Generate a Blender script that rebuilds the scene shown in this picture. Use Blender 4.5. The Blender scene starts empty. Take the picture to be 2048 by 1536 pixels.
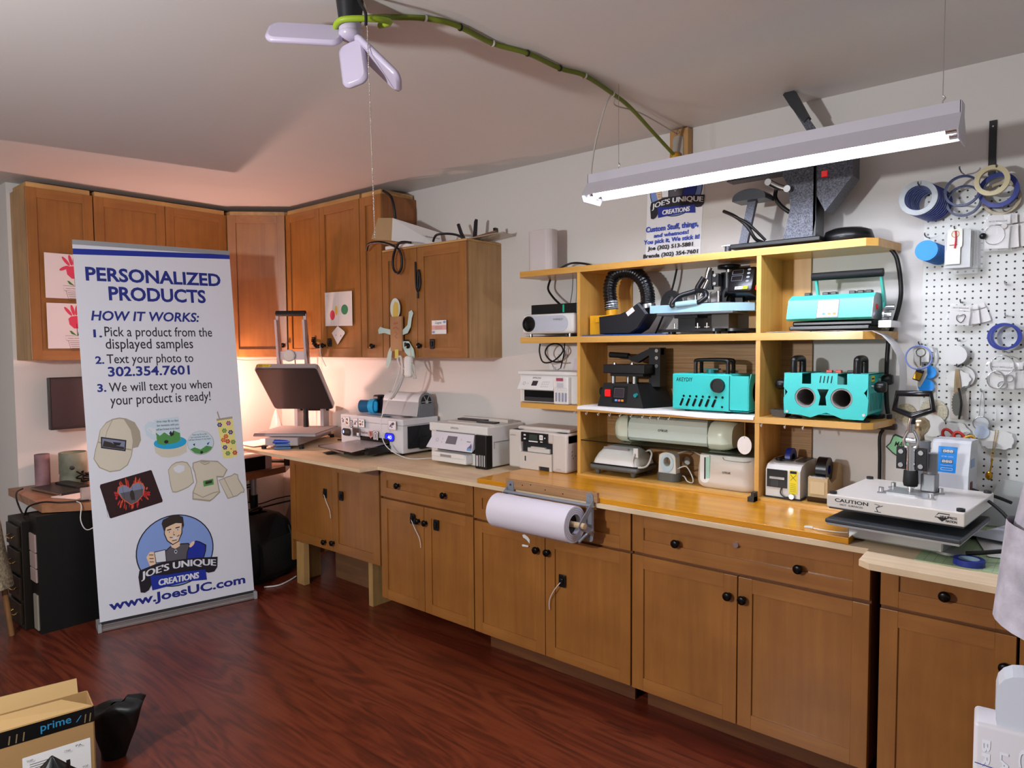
import bpy, bmesh, math, random
from mathutils import Vector as V, Matrix as MX
from mathutils.geometry import tessellate_polygon
random.seed(7)
PI = math.pi
sc = bpy.context.scene
COL = sc.collection

# ---------------------------------------------------------------- camera
def set_camera():
    cd = bpy.data.cameras.new('camera'); co = bpy.data.objects.new('camera', cd); COL.objects.link(co)
    yaw, pitch, roll = [math.radians(a) for a in (-40.4948, -3.0115, -0.3866)]
    f = V((math.sin(yaw)*math.cos(pitch), math.cos(yaw)*math.cos(pitch), math.sin(pitch)))
    r = V((math.cos(yaw), -math.sin(yaw), 0)); u = r.cross(f)
    r2 = math.cos(roll)*r + math.sin(roll)*u; u2 = -math.sin(roll)*r + math.cos(roll)*u
    m = MX.Identity(4)
    for i in range(3): m[i][0] = r2[i]; m[i][1] = u2[i]; m[i][2] = -f[i]
    m.translation = V((5.2344, -3.1513, 1.5767))
    co.matrix_world = m
    cd.sensor_width = 36; cd.sensor_fit = 'HORIZONTAL'; cd.lens = 1384.15/2048*36; cd.clip_start = .02
    sc.camera = co
set_camera()

# ---------------------------------------------------------------- world, light, exposure
w = bpy.data.worlds.new('world'); sc.world = w; w.use_nodes = True
w.node_tree.nodes['Background'].inputs[0].default_value = (.93, .95, 1, 1)
w.node_tree.nodes['Background'].inputs[1].default_value = .26
sc.view_settings.view_transform = 'Standard'; sc.view_settings.look = 'None'
sc.view_settings.gamma = 1; sc.view_settings.use_curve_mapping = False
sc.view_settings.exposure = 0.4
TUBE_POWER = 40.0      # emission strength of the fluorescent tubes
CORNER_POWER = 900.0   # emission strength of the clamp lamp bulb in the corner
def area_light(name, loc, rot, size, size_y, power, color):
    l = bpy.data.lights.new(name, 'AREA'); l.shape = 'RECTANGLE'; l.size = size; l.size_y = size_y
    l.energy = power; l.color = color
    o = bpy.data.objects.new(name, l); o.location = loc; o.rotation_euler = rot; COL.objects.link(o); return o
# bare bulb of the room behind the photographer (out of the frame)
def bulb_light(name, loc, radius, power, color):
    l = bpy.data.lights.new(name, 'POINT'); l.shadow_soft_size = radius; l.energy = power; l.color = color
    o = bpy.data.objects.new(name, l); o.location = loc; COL.objects.link(o); return o
bulb_light('room_bulb_light', (3.4, -4.05, 1.85), .07, 165, (.96, .975, 1))

# ---------------------------------------------------------------- materials
def hx(h):
    h = h.lstrip('#'); o = []
    for i in (0, 2, 4):
        c = int(h[i:i+2], 16)/255; o.append(c/12.92 if c <= .04045 else ((c+.055)/1.055)**2.4)
    return (o[0], o[1], o[2], 1)
MAT = {}
def mat(name, col, rough=.5, metal=0, emit=0, trans=0, alpha=1, coat=0, noise=0, nscale=30, bump=0, spec=None, ior=1.45):
    if name in MAT: return MAT[name]
    m = bpy.data.materials.new(name); m.use_nodes = True; nt = m.node_tree; b = nt.nodes['Principled BSDF']
    c = hx(col) if isinstance(col, str) else col
    b.inputs['Base Color'].default_value = c
    b.inputs['Roughness'].default_value = rough; b.inputs['Metallic'].default_value = metal
    b.inputs['Transmission Weight'].default_value = trans; b.inputs['Alpha'].default_value = alpha
    b.inputs['Coat Weight'].default_value = coat; b.inputs['IOR'].default_value = ior
    if spec is not None: b.inputs['Specular IOR Level'].default_value = spec
    if emit:
        b.inputs['Emission Color'].default_value = c; b.inputs['Emission Strength'].default_value = emit
    if noise or bump:
        tc = nt.nodes.new('ShaderNodeTexCoord'); n = nt.nodes.new('ShaderNodeTexNoise')
        n.inputs['Scale'].default_value = nscale; n.inputs['Detail'].default_value = 4
        nt.links.new(tc.outputs['Object'], n.inputs['Vector'])
        if noise:
            r = nt.nodes.new('ShaderNodeValToRGB')
            r.color_ramp.elements[0].position = .3; r.color_ramp.elements[1].position = .7
            r.color_ramp.elements[0].color = tuple(x*(1-noise) for x in c[:3])+(1,)
            r.color_ramp.elements[1].color = tuple(min(1, x*(1+noise)) for x in c[:3])+(1,)
            nt.links.new(n.outputs['Fac'], r.inputs['Fac']); nt.links.new(r.outputs['Color'], b.inputs['Base Color'])
        if bump:
            bp = nt.nodes.new('ShaderNodeBump'); bp.inputs['Strength'].default_value = bump; bp.inputs['Distance'].default_value = .004
            nt.links.new(n.outputs['Fac'], bp.inputs['Height']); nt.links.new(bp.outputs['Normal'], b.inputs['Normal'])
    MAT[name] = m; return m
def wood(name, c0, c1, axis='z', rough=.4, fine=60, along=2.5, coat=0, dist=.6, blotch=.35, coord='Object'):
    if name in MAT: return MAT[name]
    m = bpy.data.materials.new(name); m.use_nodes = True; nt = m.node_tree; b = nt.nodes['Principled BSDF']; L = nt.links.new
    tc = nt.nodes.new('ShaderNodeTexCoord'); mp = nt.nodes.new('ShaderNodeMapping')
    s = [fine]*3; s['xyz'.index(axis)] = along; mp.inputs['Scale'].default_value = s
    L(tc.outputs[coord], mp.inputs['Vector'])
    n = nt.nodes.new('ShaderNodeTexNoise'); n.inputs['Scale'].default_value = 1; n.inputs['Detail'].default_value = 5; n.inputs['Distortion'].default_value = dist
    L(mp.outputs['Vector'], n.inputs['Vector'])
    r = nt.nodes.new('ShaderNodeValToRGB'); r.color_ramp.elements[0].position = .3; r.color_ramp.elements[1].position = .72
    r.color_ramp.elements[0].color = hx(c0); r.color_ramp.elements[1].color = hx(c1)
    L(n.outputs['Fac'], r.inputs['Fac'])
    n2 = nt.nodes.new('ShaderNodeTexNoise'); n2.inputs['Scale'].default_value = 5; n2.inputs['Detail'].default_value = 3
    L(tc.outputs[coord], n2.inputs['Vector'])
    mx = nt.nodes.new('ShaderNodeMix'); mx.data_type = 'RGBA'; mx.blend_type = 'MULTIPLY'; mx.inputs[0].default_value = blotch
    r2 = nt.nodes.new('ShaderNodeValToRGB'); r2.color_ramp.elements[0].position = .35; r2.color_ramp.elements[1].position = .65
    r2.color_ramp.elements[0].color = (.45, .42, .4, 1); r2.color_ramp.elements[1].color = (1, 1, 1, 1)
    L(n2.outputs['Fac'], r2.inputs['Fac']); L(r.outputs['Color'], mx.inputs[6]); L(r2.outputs['Color'], mx.inputs[7])
    L(mx.outputs[2], b.inputs['Base Color'])
    b.inputs['Roughness'].default_value = rough; b.inputs['Coat Weight'].default_value = coat; b.inputs['Coat Roughness'].default_value = .15
    MAT[name] = m; return m
def floor_mat():
    m = bpy.data.materials.new('cherry_laminate'); m.use_nodes = True; nt = m.node_tree; b = nt.nodes['Principled BSDF']; L = nt.links.new
    tc = nt.nodes.new('ShaderNodeTexCoord')
    mp = nt.nodes.new('ShaderNodeMapping'); mp.inputs['Scale'].default_value = (.9, 5.5, 1); L(tc.outputs['Object'], mp.inputs['Vector'])
    n = nt.nodes.new('ShaderNodeTexNoise'); n.inputs['Scale'].default_value = 1.0; n.inputs['Detail'].default_value = 2; n.inputs['Distortion'].default_value = 1.6
    L(mp.outputs['Vector'], n.inputs['Vector'])
    mm = nt.nodes.new('ShaderNodeMath'); mm.operation = 'MULTIPLY'; mm.inputs[1].default_value = 34; L(n.outputs['Fac'], mm.inputs[0])
    sn = nt.nodes.new('ShaderNodeMath'); sn.operation = 'SINE'; L(mm.outputs[0], sn.inputs[0])
    mp2 = nt.nodes.new('ShaderNodeMapping'); mp2.inputs['Scale'].default_value = (3, 70, 1); L(tc.outputs['Object'], mp2.inputs['Vector'])
    n2 = nt.nodes.new('ShaderNodeTexNoise'); n2.inputs['Scale'].default_value = 1; n2.inputs['Detail'].default_value = 4; L(mp2.outputs['Vector'], n2.inputs['Vector'])
    ad = nt.nodes.new('ShaderNodeMath'); ad.operation = 'MULTIPLY_ADD'; ad.inputs[1].default_value = .13; L(sn.outputs[0], ad.inputs[0])
    ml = nt.nodes.new('ShaderNodeMath'); ml.operation = 'MULTIPLY_ADD'; ml.inputs[1].default_value = .6; ml.inputs[2].default_value = .2; L(n2.outputs['Fac'], ml.inputs[0]); L(ml.outputs[0], ad.inputs[2])
    r = nt.nodes.new('ShaderNodeValToRGB'); e = r.color_ramp.elements; e[0].position = .25; e[1].position = .8
    e[0].color = hx('#421a10'); e[1].color = hx('#753820'); x = e.new(.5); x.color = hx('#652817')
    L(ad.outputs[0], r.inputs['Fac'])
    # plank to plank tone
    br = nt.nodes.new('ShaderNodeTexBrick'); br.inputs['Scale'].default_value = 1; br.inputs['Brick Width'].default_value = 1.2; br.inputs['Row Height'].default_value = .19
    br.inputs['Mortar Size'].default_value = .0012; br.inputs['Color1'].default_value = (.9, .88, .88, 1); br.inputs['Color2'].default_value = (1, 1, 1, 1); br.inputs['Mortar'].default_value = (.55, .5, .5, 1)
    L(tc.outputs['Object'], br.inputs['Vector'])
    mx = nt.nodes.new('ShaderNodeMix'); mx.data_type = 'RGBA'; mx.blend_type = 'MULTIPLY'; mx.inputs[0].default_value = 1
    L(r.outputs['Color'], mx.inputs[6]); L(br.outputs['Color'], mx.inputs[7]); L(mx.outputs[2], b.inputs['Base Color'])
    b.inputs['Roughness'].default_value = .34; b.inputs['Specular IOR Level'].default_value = .45
    return m
def peg_mat():
    m = bpy.data.materials.new('pegboard_white'); m.use_nodes = True; nt = m.node_tree; b = nt.nodes['Principled BSDF']; L = nt.links.new
    tc = nt.nodes.new('ShaderNodeTexCoord'); sp = nt.nodes.new('ShaderNodeSeparateXYZ'); L(tc.outputs['Object'], sp.inputs[0])
    def frac(o, off):
        a = nt.nodes.new('ShaderNodeMath'); a.operation = 'MULTIPLY_ADD'; a.inputs[1].default_value = 1/.0254; a.inputs[2].default_value = off; L(o, a.inputs[0])
        f = nt.nodes.new('ShaderNodeMath'); f.operation = 'FRACT'; L(a.outputs[0], f.inputs[0])
        s = nt.nodes.new('ShaderNodeMath'); s.operation = 'SUBTRACT'; s.inputs[1].default_value = .5; L(f.outputs[0], s.inputs[0])
        q = nt.nodes.new('ShaderNodeMath'); q.operation = 'MULTIPLY'; L(s.outputs[0], q.inputs[0]); L(s.outputs[0], q.inputs[1]); return q.outputs[0]
    ad = nt.nodes.new('ShaderNodeMath'); ad.operation = 'ADD'; L(frac(sp.outputs[0], 0), ad.inputs[0]); L(frac(sp.outputs[2], 0), ad.inputs[1])
    lt = nt.nodes.new('ShaderNodeMath'); lt.operation = 'LESS_THAN'; lt.inputs[1].default_value = .021; L(ad.outputs[0], lt.inputs[0])
    mx = nt.nodes.new('ShaderNodeMix'); mx.data_type = 'RGBA'; mx.inputs[6].default_value = hx('#d3d4cf'); mx.inputs[7].default_value = hx('#17140f')
    L(lt.outputs[0], mx.inputs[0]); L(mx.outputs[2], b.inputs['Base Color']); b.inputs['Roughness'].default_value = .35
    return m

# ---------------------------------------------------------------- mesh helpers
class G:
    """collects shapes; obj() links them as ONE mesh object"""
    def __init__(s): s.v = []; s.f = []; s.m = []; s.s = []; s.M = MX.Identity(4)
    def at(s, loc=(0, 0, 0), rx=0, ry=0, rz=0):
        s.M = MX.Translation(V(loc)) @ MX.Rotation(rz, 4, 'Z') @ MX.Rotation(ry, 4, 'Y') @ MX.Rotation(rx, 4, 'X'); return s
    def add(s, vs, fs, m=0, smooth=False):
        o = len(s.v); s.v += [tuple(s.M @ V(p)) for p in vs]
        for f in fs: s.f.append([i+o for i in f]); s.m.append(m); s.s.append(smooth)
        return s
    def b(s, x0, x1, y0, y1, z0, z1, m=0, bev=0, seg=2):
        if bev <= 0:
            vs = [(x, y, z) for x in (x0, x1) for y in (y0, y1) for z in (z0, z1)]
            return s.add(vs, [(0, 1, 3, 2), (4, 6, 7, 5), (0, 4, 5, 1), (2, 3, 7, 6), (0, 2, 6, 4), (1, 5, 7, 3)], m)
        bm = bmesh.new(); bmesh.ops.create_cube(bm, size=1)
        for v in bm.verts: v.co = V(((x0+x1)/2+v.co.x*(x1-x0), (y0+y1)/2+v.co.y*(y1-y0), (z0+z1)/2+v.co.z*(z1-z0)))
        bmesh.ops.bevel(bm, geom=bm.edges[:], offset=min(bev, .49*min(x1-x0, y1-y0, z1-z0)), segments=seg, profile=.5, affect='EDGES')
        bm.verts.index_update(); s.add([v.co[:] for v in bm.verts], [[v.index for v in f.verts] for f in bm.faces], m, seg > 2); bm.free(); return s
    def cyl(s, p0, p1, r, r2=None, n=20, m=0, cap=True):
        p0 = V(p0); p1 = V(p1); r2 = r if r2 is None else r2; d = (p1-p0).normalized()
        a = d.orthogonal().normalized(); c = d.cross(a); vs = []
        for p, q in ((p0, r), (p1, r2)):
            for i in range(n): t = 2*PI*i/n; vs.append(p+a*math.cos(t)*q+c*math.sin(t)*q)
        s.add(vs, [(i, (i+1) % n, n+(i+1) % n, n+i) for i in range(n)], m, True)
        if cap: s.add(vs, [list(range(n))[::-1], list(range(n, 2*n))], m)
        return s
    def ring(s, c, ax, r0, r1, t, n=32, m=0, m2=None):
        """flat washer / tape roll, axis ax, half thickness t"""
        c = V(c); d = V(ax).normalized(); a = d.orthogonal().normalized(); e = d.cross(a); P = []
        for k, (r, h) in enumerate(((r0, -t), (r1, -t), (r1, t), (r0, t))):
            P.append([c+(a*math.cos(2*PI*i/n)+e*math.sin(2*PI*i/n))*r+d*h for i in range(n)])
        for k in range(4):
            q = P[k]+P[(k+1) % 4]
            s.add(q, [(i, (i+1) % n, n+(i+1) % n, n+i) for i in range(n)], (m2 if (m2 is not None and k == 3) else m), k % 2 == 1)
        return s
    def tube(s, pts, r, n=8, m=0, closed=False, sub=5, rf=None):
        P = spline(pts, sub, closed) if sub > 1 else [V(p) for p in pts]
        N = len(P); vs = []; prev = None
        for i, p in enumerate(P):
            t = (P[(i+1) % N]-P[i-1]) if closed else (P[min(i+1, N-1)]-P[max(i-1, 0)])
            t = t.normalized() if t.length > 1e-9 else V((0, 0, 1))
            a = t.orthogonal().normalized() if prev is None else (prev-t*prev.dot(t)).normalized()
            prev = a; c = t.cross(a); q = r if rf is None else r*rf(i/(N-1))
            for k in range(n): th = 2*PI*k/n; vs.append(p+a*math.cos(th)*q+c*math.sin(th)*q)
        fs = []
        for i in range(N if closed else N-1):
            j = (i+1) % N
            fs += [(i*n+k, i*n+(k+1) % n, j*n+(k+1) % n, j*n+k) for k in range(n)]
        s.add(vs, fs, m, True)
        if not closed: s.add(vs, [list(range(n))[::-1], list(range((N-1)*n, N*n))], m)
        return s
    def lathe(s, prof, o=(0, 0, 0), ax=(0, 0, 1), n=28, m=0):
        o = V(o); d = V(ax).normalized(); a = d.orthogonal().normalized(); c = d.cross(a); vs = []
        for r, h in prof:
            for i in range(n): t = 2*PI*i/n; vs.append(o+d*h+(a*math.cos(t)+c*math.sin(t))*r)
        k = len(prof)
        return s.add(vs, [(j*n+i, j*n+(i+1) % n, (j+1)*n+(i+1) % n, (j+1)*n+i) for j in range(k-1) for i in range(n)], m, True)
    def ball(s, c, r, n=14, m=0):
        rr = (r, r, r) if not hasattr(r, '__len__') else r; vs = []; k = n//2
        for j in range(k+1):
            ph = PI*j/k
            for i in range(n): t = 2*PI*i/n; vs.append((c[0]+rr[0]*math.sin(ph)*math.cos(t), c[1]+rr[1]*math.sin(ph)*math.sin(t), c[2]+rr[2]*math.cos(ph)))
        return s.add(vs, [(j*n+i, j*n+(i+1) % n, (j+1)*n+(i+1) % n, (j+1)*n+i) for j in range(k) for i in range(n)], m, True)
    def plate(s, loops, o, a, b2, t, m=0):
        """polygon (outer loop + holes) in axes a,b at o, extruded by vector t"""
        if not hasattr(loops[0][0], '__len__'): loops = [loops]
        o = V(o); a = V(a); b2 = V(b2); t = V(t)
        flat = [p for l in loops for p in l]
        tri = tessellate_polygon([[V((p[0], p[1], 0)) for p in l] for l in loops])
        base = [o+a*p[0]+b2*p[1] for p in flat]; n = len(base)
        s.add(base, [list(x) for x in tri], m)
        if t.length > 0:
            s.add([p+t for p in base], [list(x)[::-1] for x in tri], m)
            k = 0
            for l in loops:
                q = len(l); ring = base[k:k+q]; k += q
                s.add(ring+[p+t for p in ring], [(i, (i+1) % q, q+(i+1) % q, q+i) for i in range(q)], m)
        return s
    def sheet(s, grid, m=0, smooth=True, t=None):
        """grid of points -> surface, with thickness vector t if given"""
        R = len(grid); K = len(grid[0]); vs = [V(p) for r in grid for p in r]
        fs = [(i*K+j, i*K+j+1, (i+1)*K+j+1, (i+1)*K+j) for i in range(R-1) for j in range(K-1)]
        s.add(vs, fs, m, smooth)
        if t is not None:
            t = V(t); s.add([v+t for v in vs], [f[::-1] for f in fs], m, smooth)
            bd = [(0, j) for j in range(K)]+[(i, K-1) for i in range(1, R)]+[(R-1, j) for j in range(K-2, -1, -1)]+[(i, 0) for i in range(R-2, 0, -1)]
            q = [V(grid[i][j]) for i, j in bd]; n = len(q)
            s.add(q+[p+t for p in q], [(i, (i+1) % n, n+(i+1) % n, n+i) for i in range(n)], m)
        return s
def spline(pts, sub=6, closed=False):
    P = [V(p) for p in pts]; N = len(P); out = []
    for i in range(N if closed else N-1):
        if closed: p0, p1, p2, p3 = P[i-1], P[i], P[(i+1) % N], P[(i+2) % N]
        else: p0, p1, p2, p3 = P[max(i-1, 0)], P[i], P[i+1], P[min(i+2, N-1)]
        for k in range(sub):
            t = k/sub; out.append(.5*((2*p1)+(p2-p0)*t+(2*p0-5*p1+4*p2-p3)*t*t+(3*p1-p0-3*p2+p3)*t**3))
    if not closed: out.append(P[-1])
    return out
def arc(cx, cy, rx, ry, a0, a1, n=12): return [(cx+rx*math.cos(a0+(a1-a0)*i/n), cy+ry*math.sin(a0+(a1-a0)*i/n)) for i in range(n+1)]
def ell(cx, cy, rx, ry=None, n=28, rot=0):
    ry = rx if ry is None else ry; o = []
    for i in range(n):
        t = 2*PI*i/n; x = rx*math.cos(t); y = ry*math.sin(t)
        o.append((cx+x*math.cos(rot)-y*math.sin(rot), cy+x*math.sin(rot)+y*math.cos(rot)))
    return o
def rrect(x0, x1, y0, y1, r, n=4):
    o = []
    for cx, cy, a in ((x1-r, y1-r, 0), (x0+r, y1-r, PI/2), (x0+r, y0+r, PI), (x1-r, y0+r, 1.5*PI)):
        o += [(cx+r*math.cos(a+PI/2*i/n), cy+r*math.sin(a+PI/2*i/n)) for i in range(n+1)]
    return o
_tx = {}
def text_geo(s, bold=0, shear=0):
    k = (s, bold, shear)
    if k not in _tx:
        c = bpy.data.curves.new('t', 'FONT'); c.body = s; c.size = 1; c.offset = bold; c.shear = shear; c.resolution_u = 3
        o = bpy.data.objects.new('t', c); COL.objects.link(o)
        me = bpy.data.meshes.new_from_object(o.evaluated_get(bpy.context.evaluated_depsgraph_get()))
        vs = [v.co.copy() for v in me.vertices]; fs = [list(p.vertices) for p in me.polygons]
        bpy.data.objects.remove(o); bpy.data.curves.remove(c); bpy.data.meshes.remove(me)
        xs = [v.x for v in vs]; ys = [v.y for v in vs]
        if bold > 0 and (max(ys) > 1.2 or min(ys) < -.5): _tx[k] = text_geo(s, round(bold-.004, 4) if bold > .004 else 0, shear)
        else: _tx[k] = (vs, fs, min(xs), max(xs), min(ys), max(ys))
    return _tx[k]
class Print:
    """flat print laid on a surface: map (u,v) -> o + a*u + b*v, each layer a hair above the last"""
    def __init__(s, g, o, a, b2, lift=.0006, step=.00025):
        s.g = g; s.o = V(o); s.a = V(a); s.b = V(b2); s.n = s.a.cross(s.b).normalized(); s.h = lift; s.st = step
    def p(s, u, v): return s.o+s.a*u+s.b*v+s.n*s.h
    def poly(s, pts, m):
        tri = tessellate_polygon([[V((p[0], p[1], 0)) for p in pts]])
        s.g.add([s.p(*q) for q in pts], [list(t) for t in tri], m); s.h += s.st; return s
    def line(s, pts, wd, m, closed=False):
        P = [V((p[0], p[1])) for p in pts]; n = len(P); L = []; R = []
        for i in range(n):
            t = (P[(i+1) % n]-P[i-1]) if closed else (P[min(i+1, n-1)]-P[max(i-1, 0)])
            q = V((-t.y, t.x)).normalized()*wd/2 if t.length > 0 else V((0, 0)); L.append(P[i]+q); R.append(P[i]-q)
        vs = [s.p(*q) for q in L+R]
        s.g.add(vs, [(i, (i+1) % n, n+(i+1) % n, n+i) for i in range(n if closed else n-1)], m); s.h += s.st; return s
    def text(s, t, u0, u1, v0, v1, m, bold=0, shear=0, warp=None):
        """text fitted to the box u0..u1, v0..v1 (v0 bottom of the lowest glyph)"""
        vs, fs, x0, x1, y0, y1 = text_geo(t, bold, shear); q = []
        for v in vs:
            a = u0+(v.x-x0)/(x1-x0)*(u1-u0); b2 = v0+(v.y-y0)/(y1-y0)*(v1-v0)
            if warp: a, b2 = warp(a, b2)
            q.append(s.p(a, b2))
        s.g.add(q, fs, m); s.h += s.st; return s
def setp(o, label=None, cat=None, group=None, kind=None):
    if label: o['label'] = label
    if cat: o['category'] = cat
    if group: o['group'] = group
    if kind: o['kind'] = kind
    return o
def mesh_obj(name, g, mats, parent=None, loc=(0, 0, 0), rz=0):
    me = bpy.data.meshes.new(name); me.from_pydata(g.v, [], g.f)
    for m in (mats if isinstance(mats, (list, tuple)) else [mats]): me.materials.append(m)
    for p, mi, sm in zip(me.polygons, g.m, g.s): p.material_index = mi; p.use_smooth = sm
    me.update()
    bm = bmesh.new(); bm.from_mesh(me); bmesh.ops.recalc_face_normals(bm, faces=bm.faces[:]) if not getattr(g, 'keep', False) else None
    bm.to_mesh(me); bm.free()
    o = bpy.data.objects.new(name, me); COL.objects.link(o); o.location = loc; o.rotation_euler = (0, 0, rz)
    if parent: o.parent = parent
    return o
def thing(name, label, cat, loc=(0, 0, 0), rz=0, group=None):
    o = bpy.data.objects.new(name, None); COL.objects.link(o); o.location = loc; o.rotation_euler = (0, 0, rz); o.empty_display_size = .05
    return setp(o, label, cat, group)
def one(name, g, mats, label, cat, loc=(0, 0, 0), rz=0, group=None): return setp(mesh_obj(name, g, mats, None, loc, rz), label, cat, group)
def part(name, g, mats, parent, label=None):
    o = mesh_obj(name, g, mats, parent)
    if label: o['label'] = label
    return o
def struct(name, g, mats): return setp(mesh_obj(name, g, mats), kind='structure')

# common materials
WHITE = mat('white_plastic', '#dcdad6', .35); OFFW = mat('offwhite_plastic', '#cfcac2', .45); BLACK = mat('black_plastic', '#0d0d0e', .35)
DGREY = mat('dark_grey_plastic', '#2c2d30', .45); GREY = mat('grey_plastic', '#77797c', .45); LGREY = mat('light_grey_metal', '#a6a8ab', .35, .5)
STEEL = mat('steel', '#c3c3c3', .25, 1); CHROME = mat('chrome', '#dddddd', .08, 1); PAPER = mat('white_paper', '#e4e2e0', .8)
INK = mat('black_ink', '#15131a', .6); BLUEINK = mat('blue_ink', '#16248c', .5); RUBBER = mat('black_rubber', '#0a0a0a', .7)
TEAL = mat('teal_paint', '#2fc4bd', .38); KNOB = mat('bronze_knob', '#17120f', .3, .6); RED = mat('red_switch', '#d01a10', .3)
YEL = mat('yellow_label', '#e8d21c', .5); BRIGHTBLUE = mat('bright_blue', '#0a8fe6', .45); NAVY = mat('navy_tape', '#1d2f86', .35)
LCD = mat('lcd_dark', '#3a3138', .15); SCREENB = mat('screen_black', '#050507', .12); CLEAR = mat('clear_plastic', '#f4f6f6', .12, 0, 0, 0, .25)
CABLE = mat('black_cable', '#0b0b0c', .45); WCABLE = mat('white_cable', '#d8d6d2', .45); GOLD = mat('gold_metal', '#c9962e', .25, 1)

# ================================================================ SETTING
WALL = mat('wall_paint', '#d6d2cd', .55, bump=.04, nscale=160); CEIL = mat('ceiling_paint', '#d3d0cd', .5, bump=.03, nscale=90)
ZC = 2.628
g = G(); g.b(-2, 7.2, -6.2, .1, -.06, 0); struct('floor', g, floor_mat())
g = G(); g.b(-2, 7.2, -6.2, .1, ZC, ZC+.06); struct('ceiling', g, CEIL)
g = G(); g.b(-.1, 7.2, 0, .1, 0, ZC); struct('wall_back', g, WALL)
g = G(); g.b(-.1, 0, -1.87, 0, 0, ZC); struct('wall_left', g, WALL)
g = G(); g.b(-2, -.1, -1.87, -1.77, 0, ZC); struct('wall_left_return', g, WALL)
g = G(); g.b(-2.1, -2, -6.2, -1.77, 0, ZC); struct('wall_far_left_light_block', g, WALL)  # unseen wall, added to block world light coming in from the left
g = G(); g.b(-2.1, 2.0, -6.3, -6.2, 0, ZC); struct('wall_front_light_block', g, WALL)  # unseen partial wall, added to cut the fill light on the left return

# ================================================================ CABINETS
CAB = wood('stained_maple', '#925d2a', '#a16a30', 'z', .36, 30, 2, coat=.25, blotch=.3)
CABX = wood('stained_maple_rail', '#955f2c', '#a56e35', 'x', .36, 30, 2, coat=.25, blotch=.3)
CABS = wood('maple_side', '#a98254', '#c09a68', 'z', .5, 40, 2)
CSTRIP = wood('maple_strip', '#b98a50', '#cfa468', 'x', .5, 40, 2)
DARK = mat('dark_gap', '#070504', .9)
def knob(parent, x, y, z):
    g = G(); g.lathe([(0, -.03), (.011, -.03), (.017, -.026), (.0175, -.02), (.012, -.015), (.007, -.012), (.006, -.003), (.011, 0)], (x, y, z), (0, 1, 0), 18)
    return part('knob', g, KNOB, parent)
def latch(parent, x, y, z, strap=None):
    g = G(); g.b(x-.018, x+.018, y-.008, y, z-.03, z+.03, 0, .004); g.b(x-.011, x+.011, y-.016, y-.008, z-.014, z+.014, 0, .004)
    if strap: g.tube([(x, y-.014, z-.004), (x+strap*.35, y-.02, z-.045), (x+strap*.7, y-.016, z-.10), (x+strap*.75, y-.012, z-.15)], .0022, 6, 1)
    return part('child_lock', g, [BLACK, WCABLE], parent)
def shaker(name, parent, x0, x1, z0, z1, y, rail=.058, th=.02):
    g = G()
    g.b(x0, x0+rail, y, y+th, z0, z1, 0, .0018); g.b(x1-rail, x1, y, y+th, z0, z1, 0, .0018)
    g.b(x0+rail, x1-rail, y+.0006, y+th, z1-rail, z1, 1); g.b(x0+rail, x1-rail, y+.0006, y+th, z0, z0+rail, 1)
    g.b(x0+rail, x1-rail, y+.009, y+th-.002, z0+rail, z1-rail, 0)
    return part(name, g, [CAB, CABX], parent)
ZB, ZT, YU = 1.517, 2.593, .302
def upper(label, loc, rz, wd, zt, doors, strip=True, depth=None, side=CABS):
    d = YU if depth is None else depth
    t = thing('upper_cabinet', label, 'cabinet', loc, rz)
    g = G(); g.b(.001, wd-.001, -d+.021, 0, ZB, zt-.002 if not strip else zt-.03); part('body', g, side, t)
    n = len(doors); x = 0
    if strip:
        g = G(); g.b(.012, wd-.012, -d+.012, -.02, zt-.03, zt, 0, .002); part('top_rail', g, CSTRIP, t)
    for wdt, kn in doors:
        dr = shaker('door', t, x+.002, x+wdt-.002, ZB+.003, (zt-.032 if strip else zt-.003), -d)
        x0 = x; x += wdt
        for kx, kz in kn: knob(dr, x0+kx, -d, kz)
        dr['cab_x0'] = x0
        del dr['cab_x0']
    return t
uJ = upper('single-door stained maple upper cabinet at left end, two flower handprint paintings on its door', (0, -1.851, 0), PI/2, .368, ZT, [(.368, [])])
uI = upper('two-door stained maple upper cabinet on the left wall, partly behind the roll-up banner', (0, -1.48, 0), PI/2, .885, ZT, [(.445, []), (.44, [])])
# diagonal corner cabinet
uH = thing('corner_cabinet', 'diagonal corner upper cabinet with a blue handprint painting on its single door', 'cabinet', (0, 0, 0))
g = G(); g.plate([(0.002, -.002), (.596, -.002), (.596, -.288), (.300, -.590), (.002, -.590)], (0, 0, ZB), (1, 0, 0), (0, 1, 0), (0, 0, ZT-.03-ZB)); part('body', g, CABS, uH)
g = G(); g.plate([(0.02, -.02), (.578, -.02), (.578, -.292), (.304, -.57), (.02, -.57)], (0, 0, ZT-.03), (1, 0, 0), (0, 1, 0), (0, 0, .03)); part('top_rail', g, CSTRIP, uH)
dg = bpy.data.objects.new('door_frame', None)
dl = V((.600-.308, -.292+.585, 0)).length
def diag_door():
    th = math.atan2(.293, .292); g = G(); g.at((.3085, -.5865, 0), rz=th); L = dl-.004; r = .058; z0, z1 = ZB+.003, ZT-.032; y = -.02
    g.b(.0, r, y, 0, z0, z1, 0, .0018); g.b(L-r, L, y, 0, z0, z1, 0, .0018); g.b(r, L-r, y, 0, z1-r, z1, 1); g.b(r, L-r, y, 0, z0, z0+r, 1); g.b(r, L-r, y+.009, -.002, z0+r, z1-r, 0)
    d = part('door', g, [CAB, CABX], uH)
    g = G(); g.at((.3085, -.5865, 0), rz=th); g.lathe([(0, -.03), (.011, -.03), (.017, -.026), (.0175, -.02), (.012, -.015), (.007, -.012), (.006, -.003), (.011, 0)], (L-.03, y, 1.605), (0, 1, 0), 18); part('knob', g, KNOB, d)
diag_door()
bpy.data.objects.remove(dg)
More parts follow.
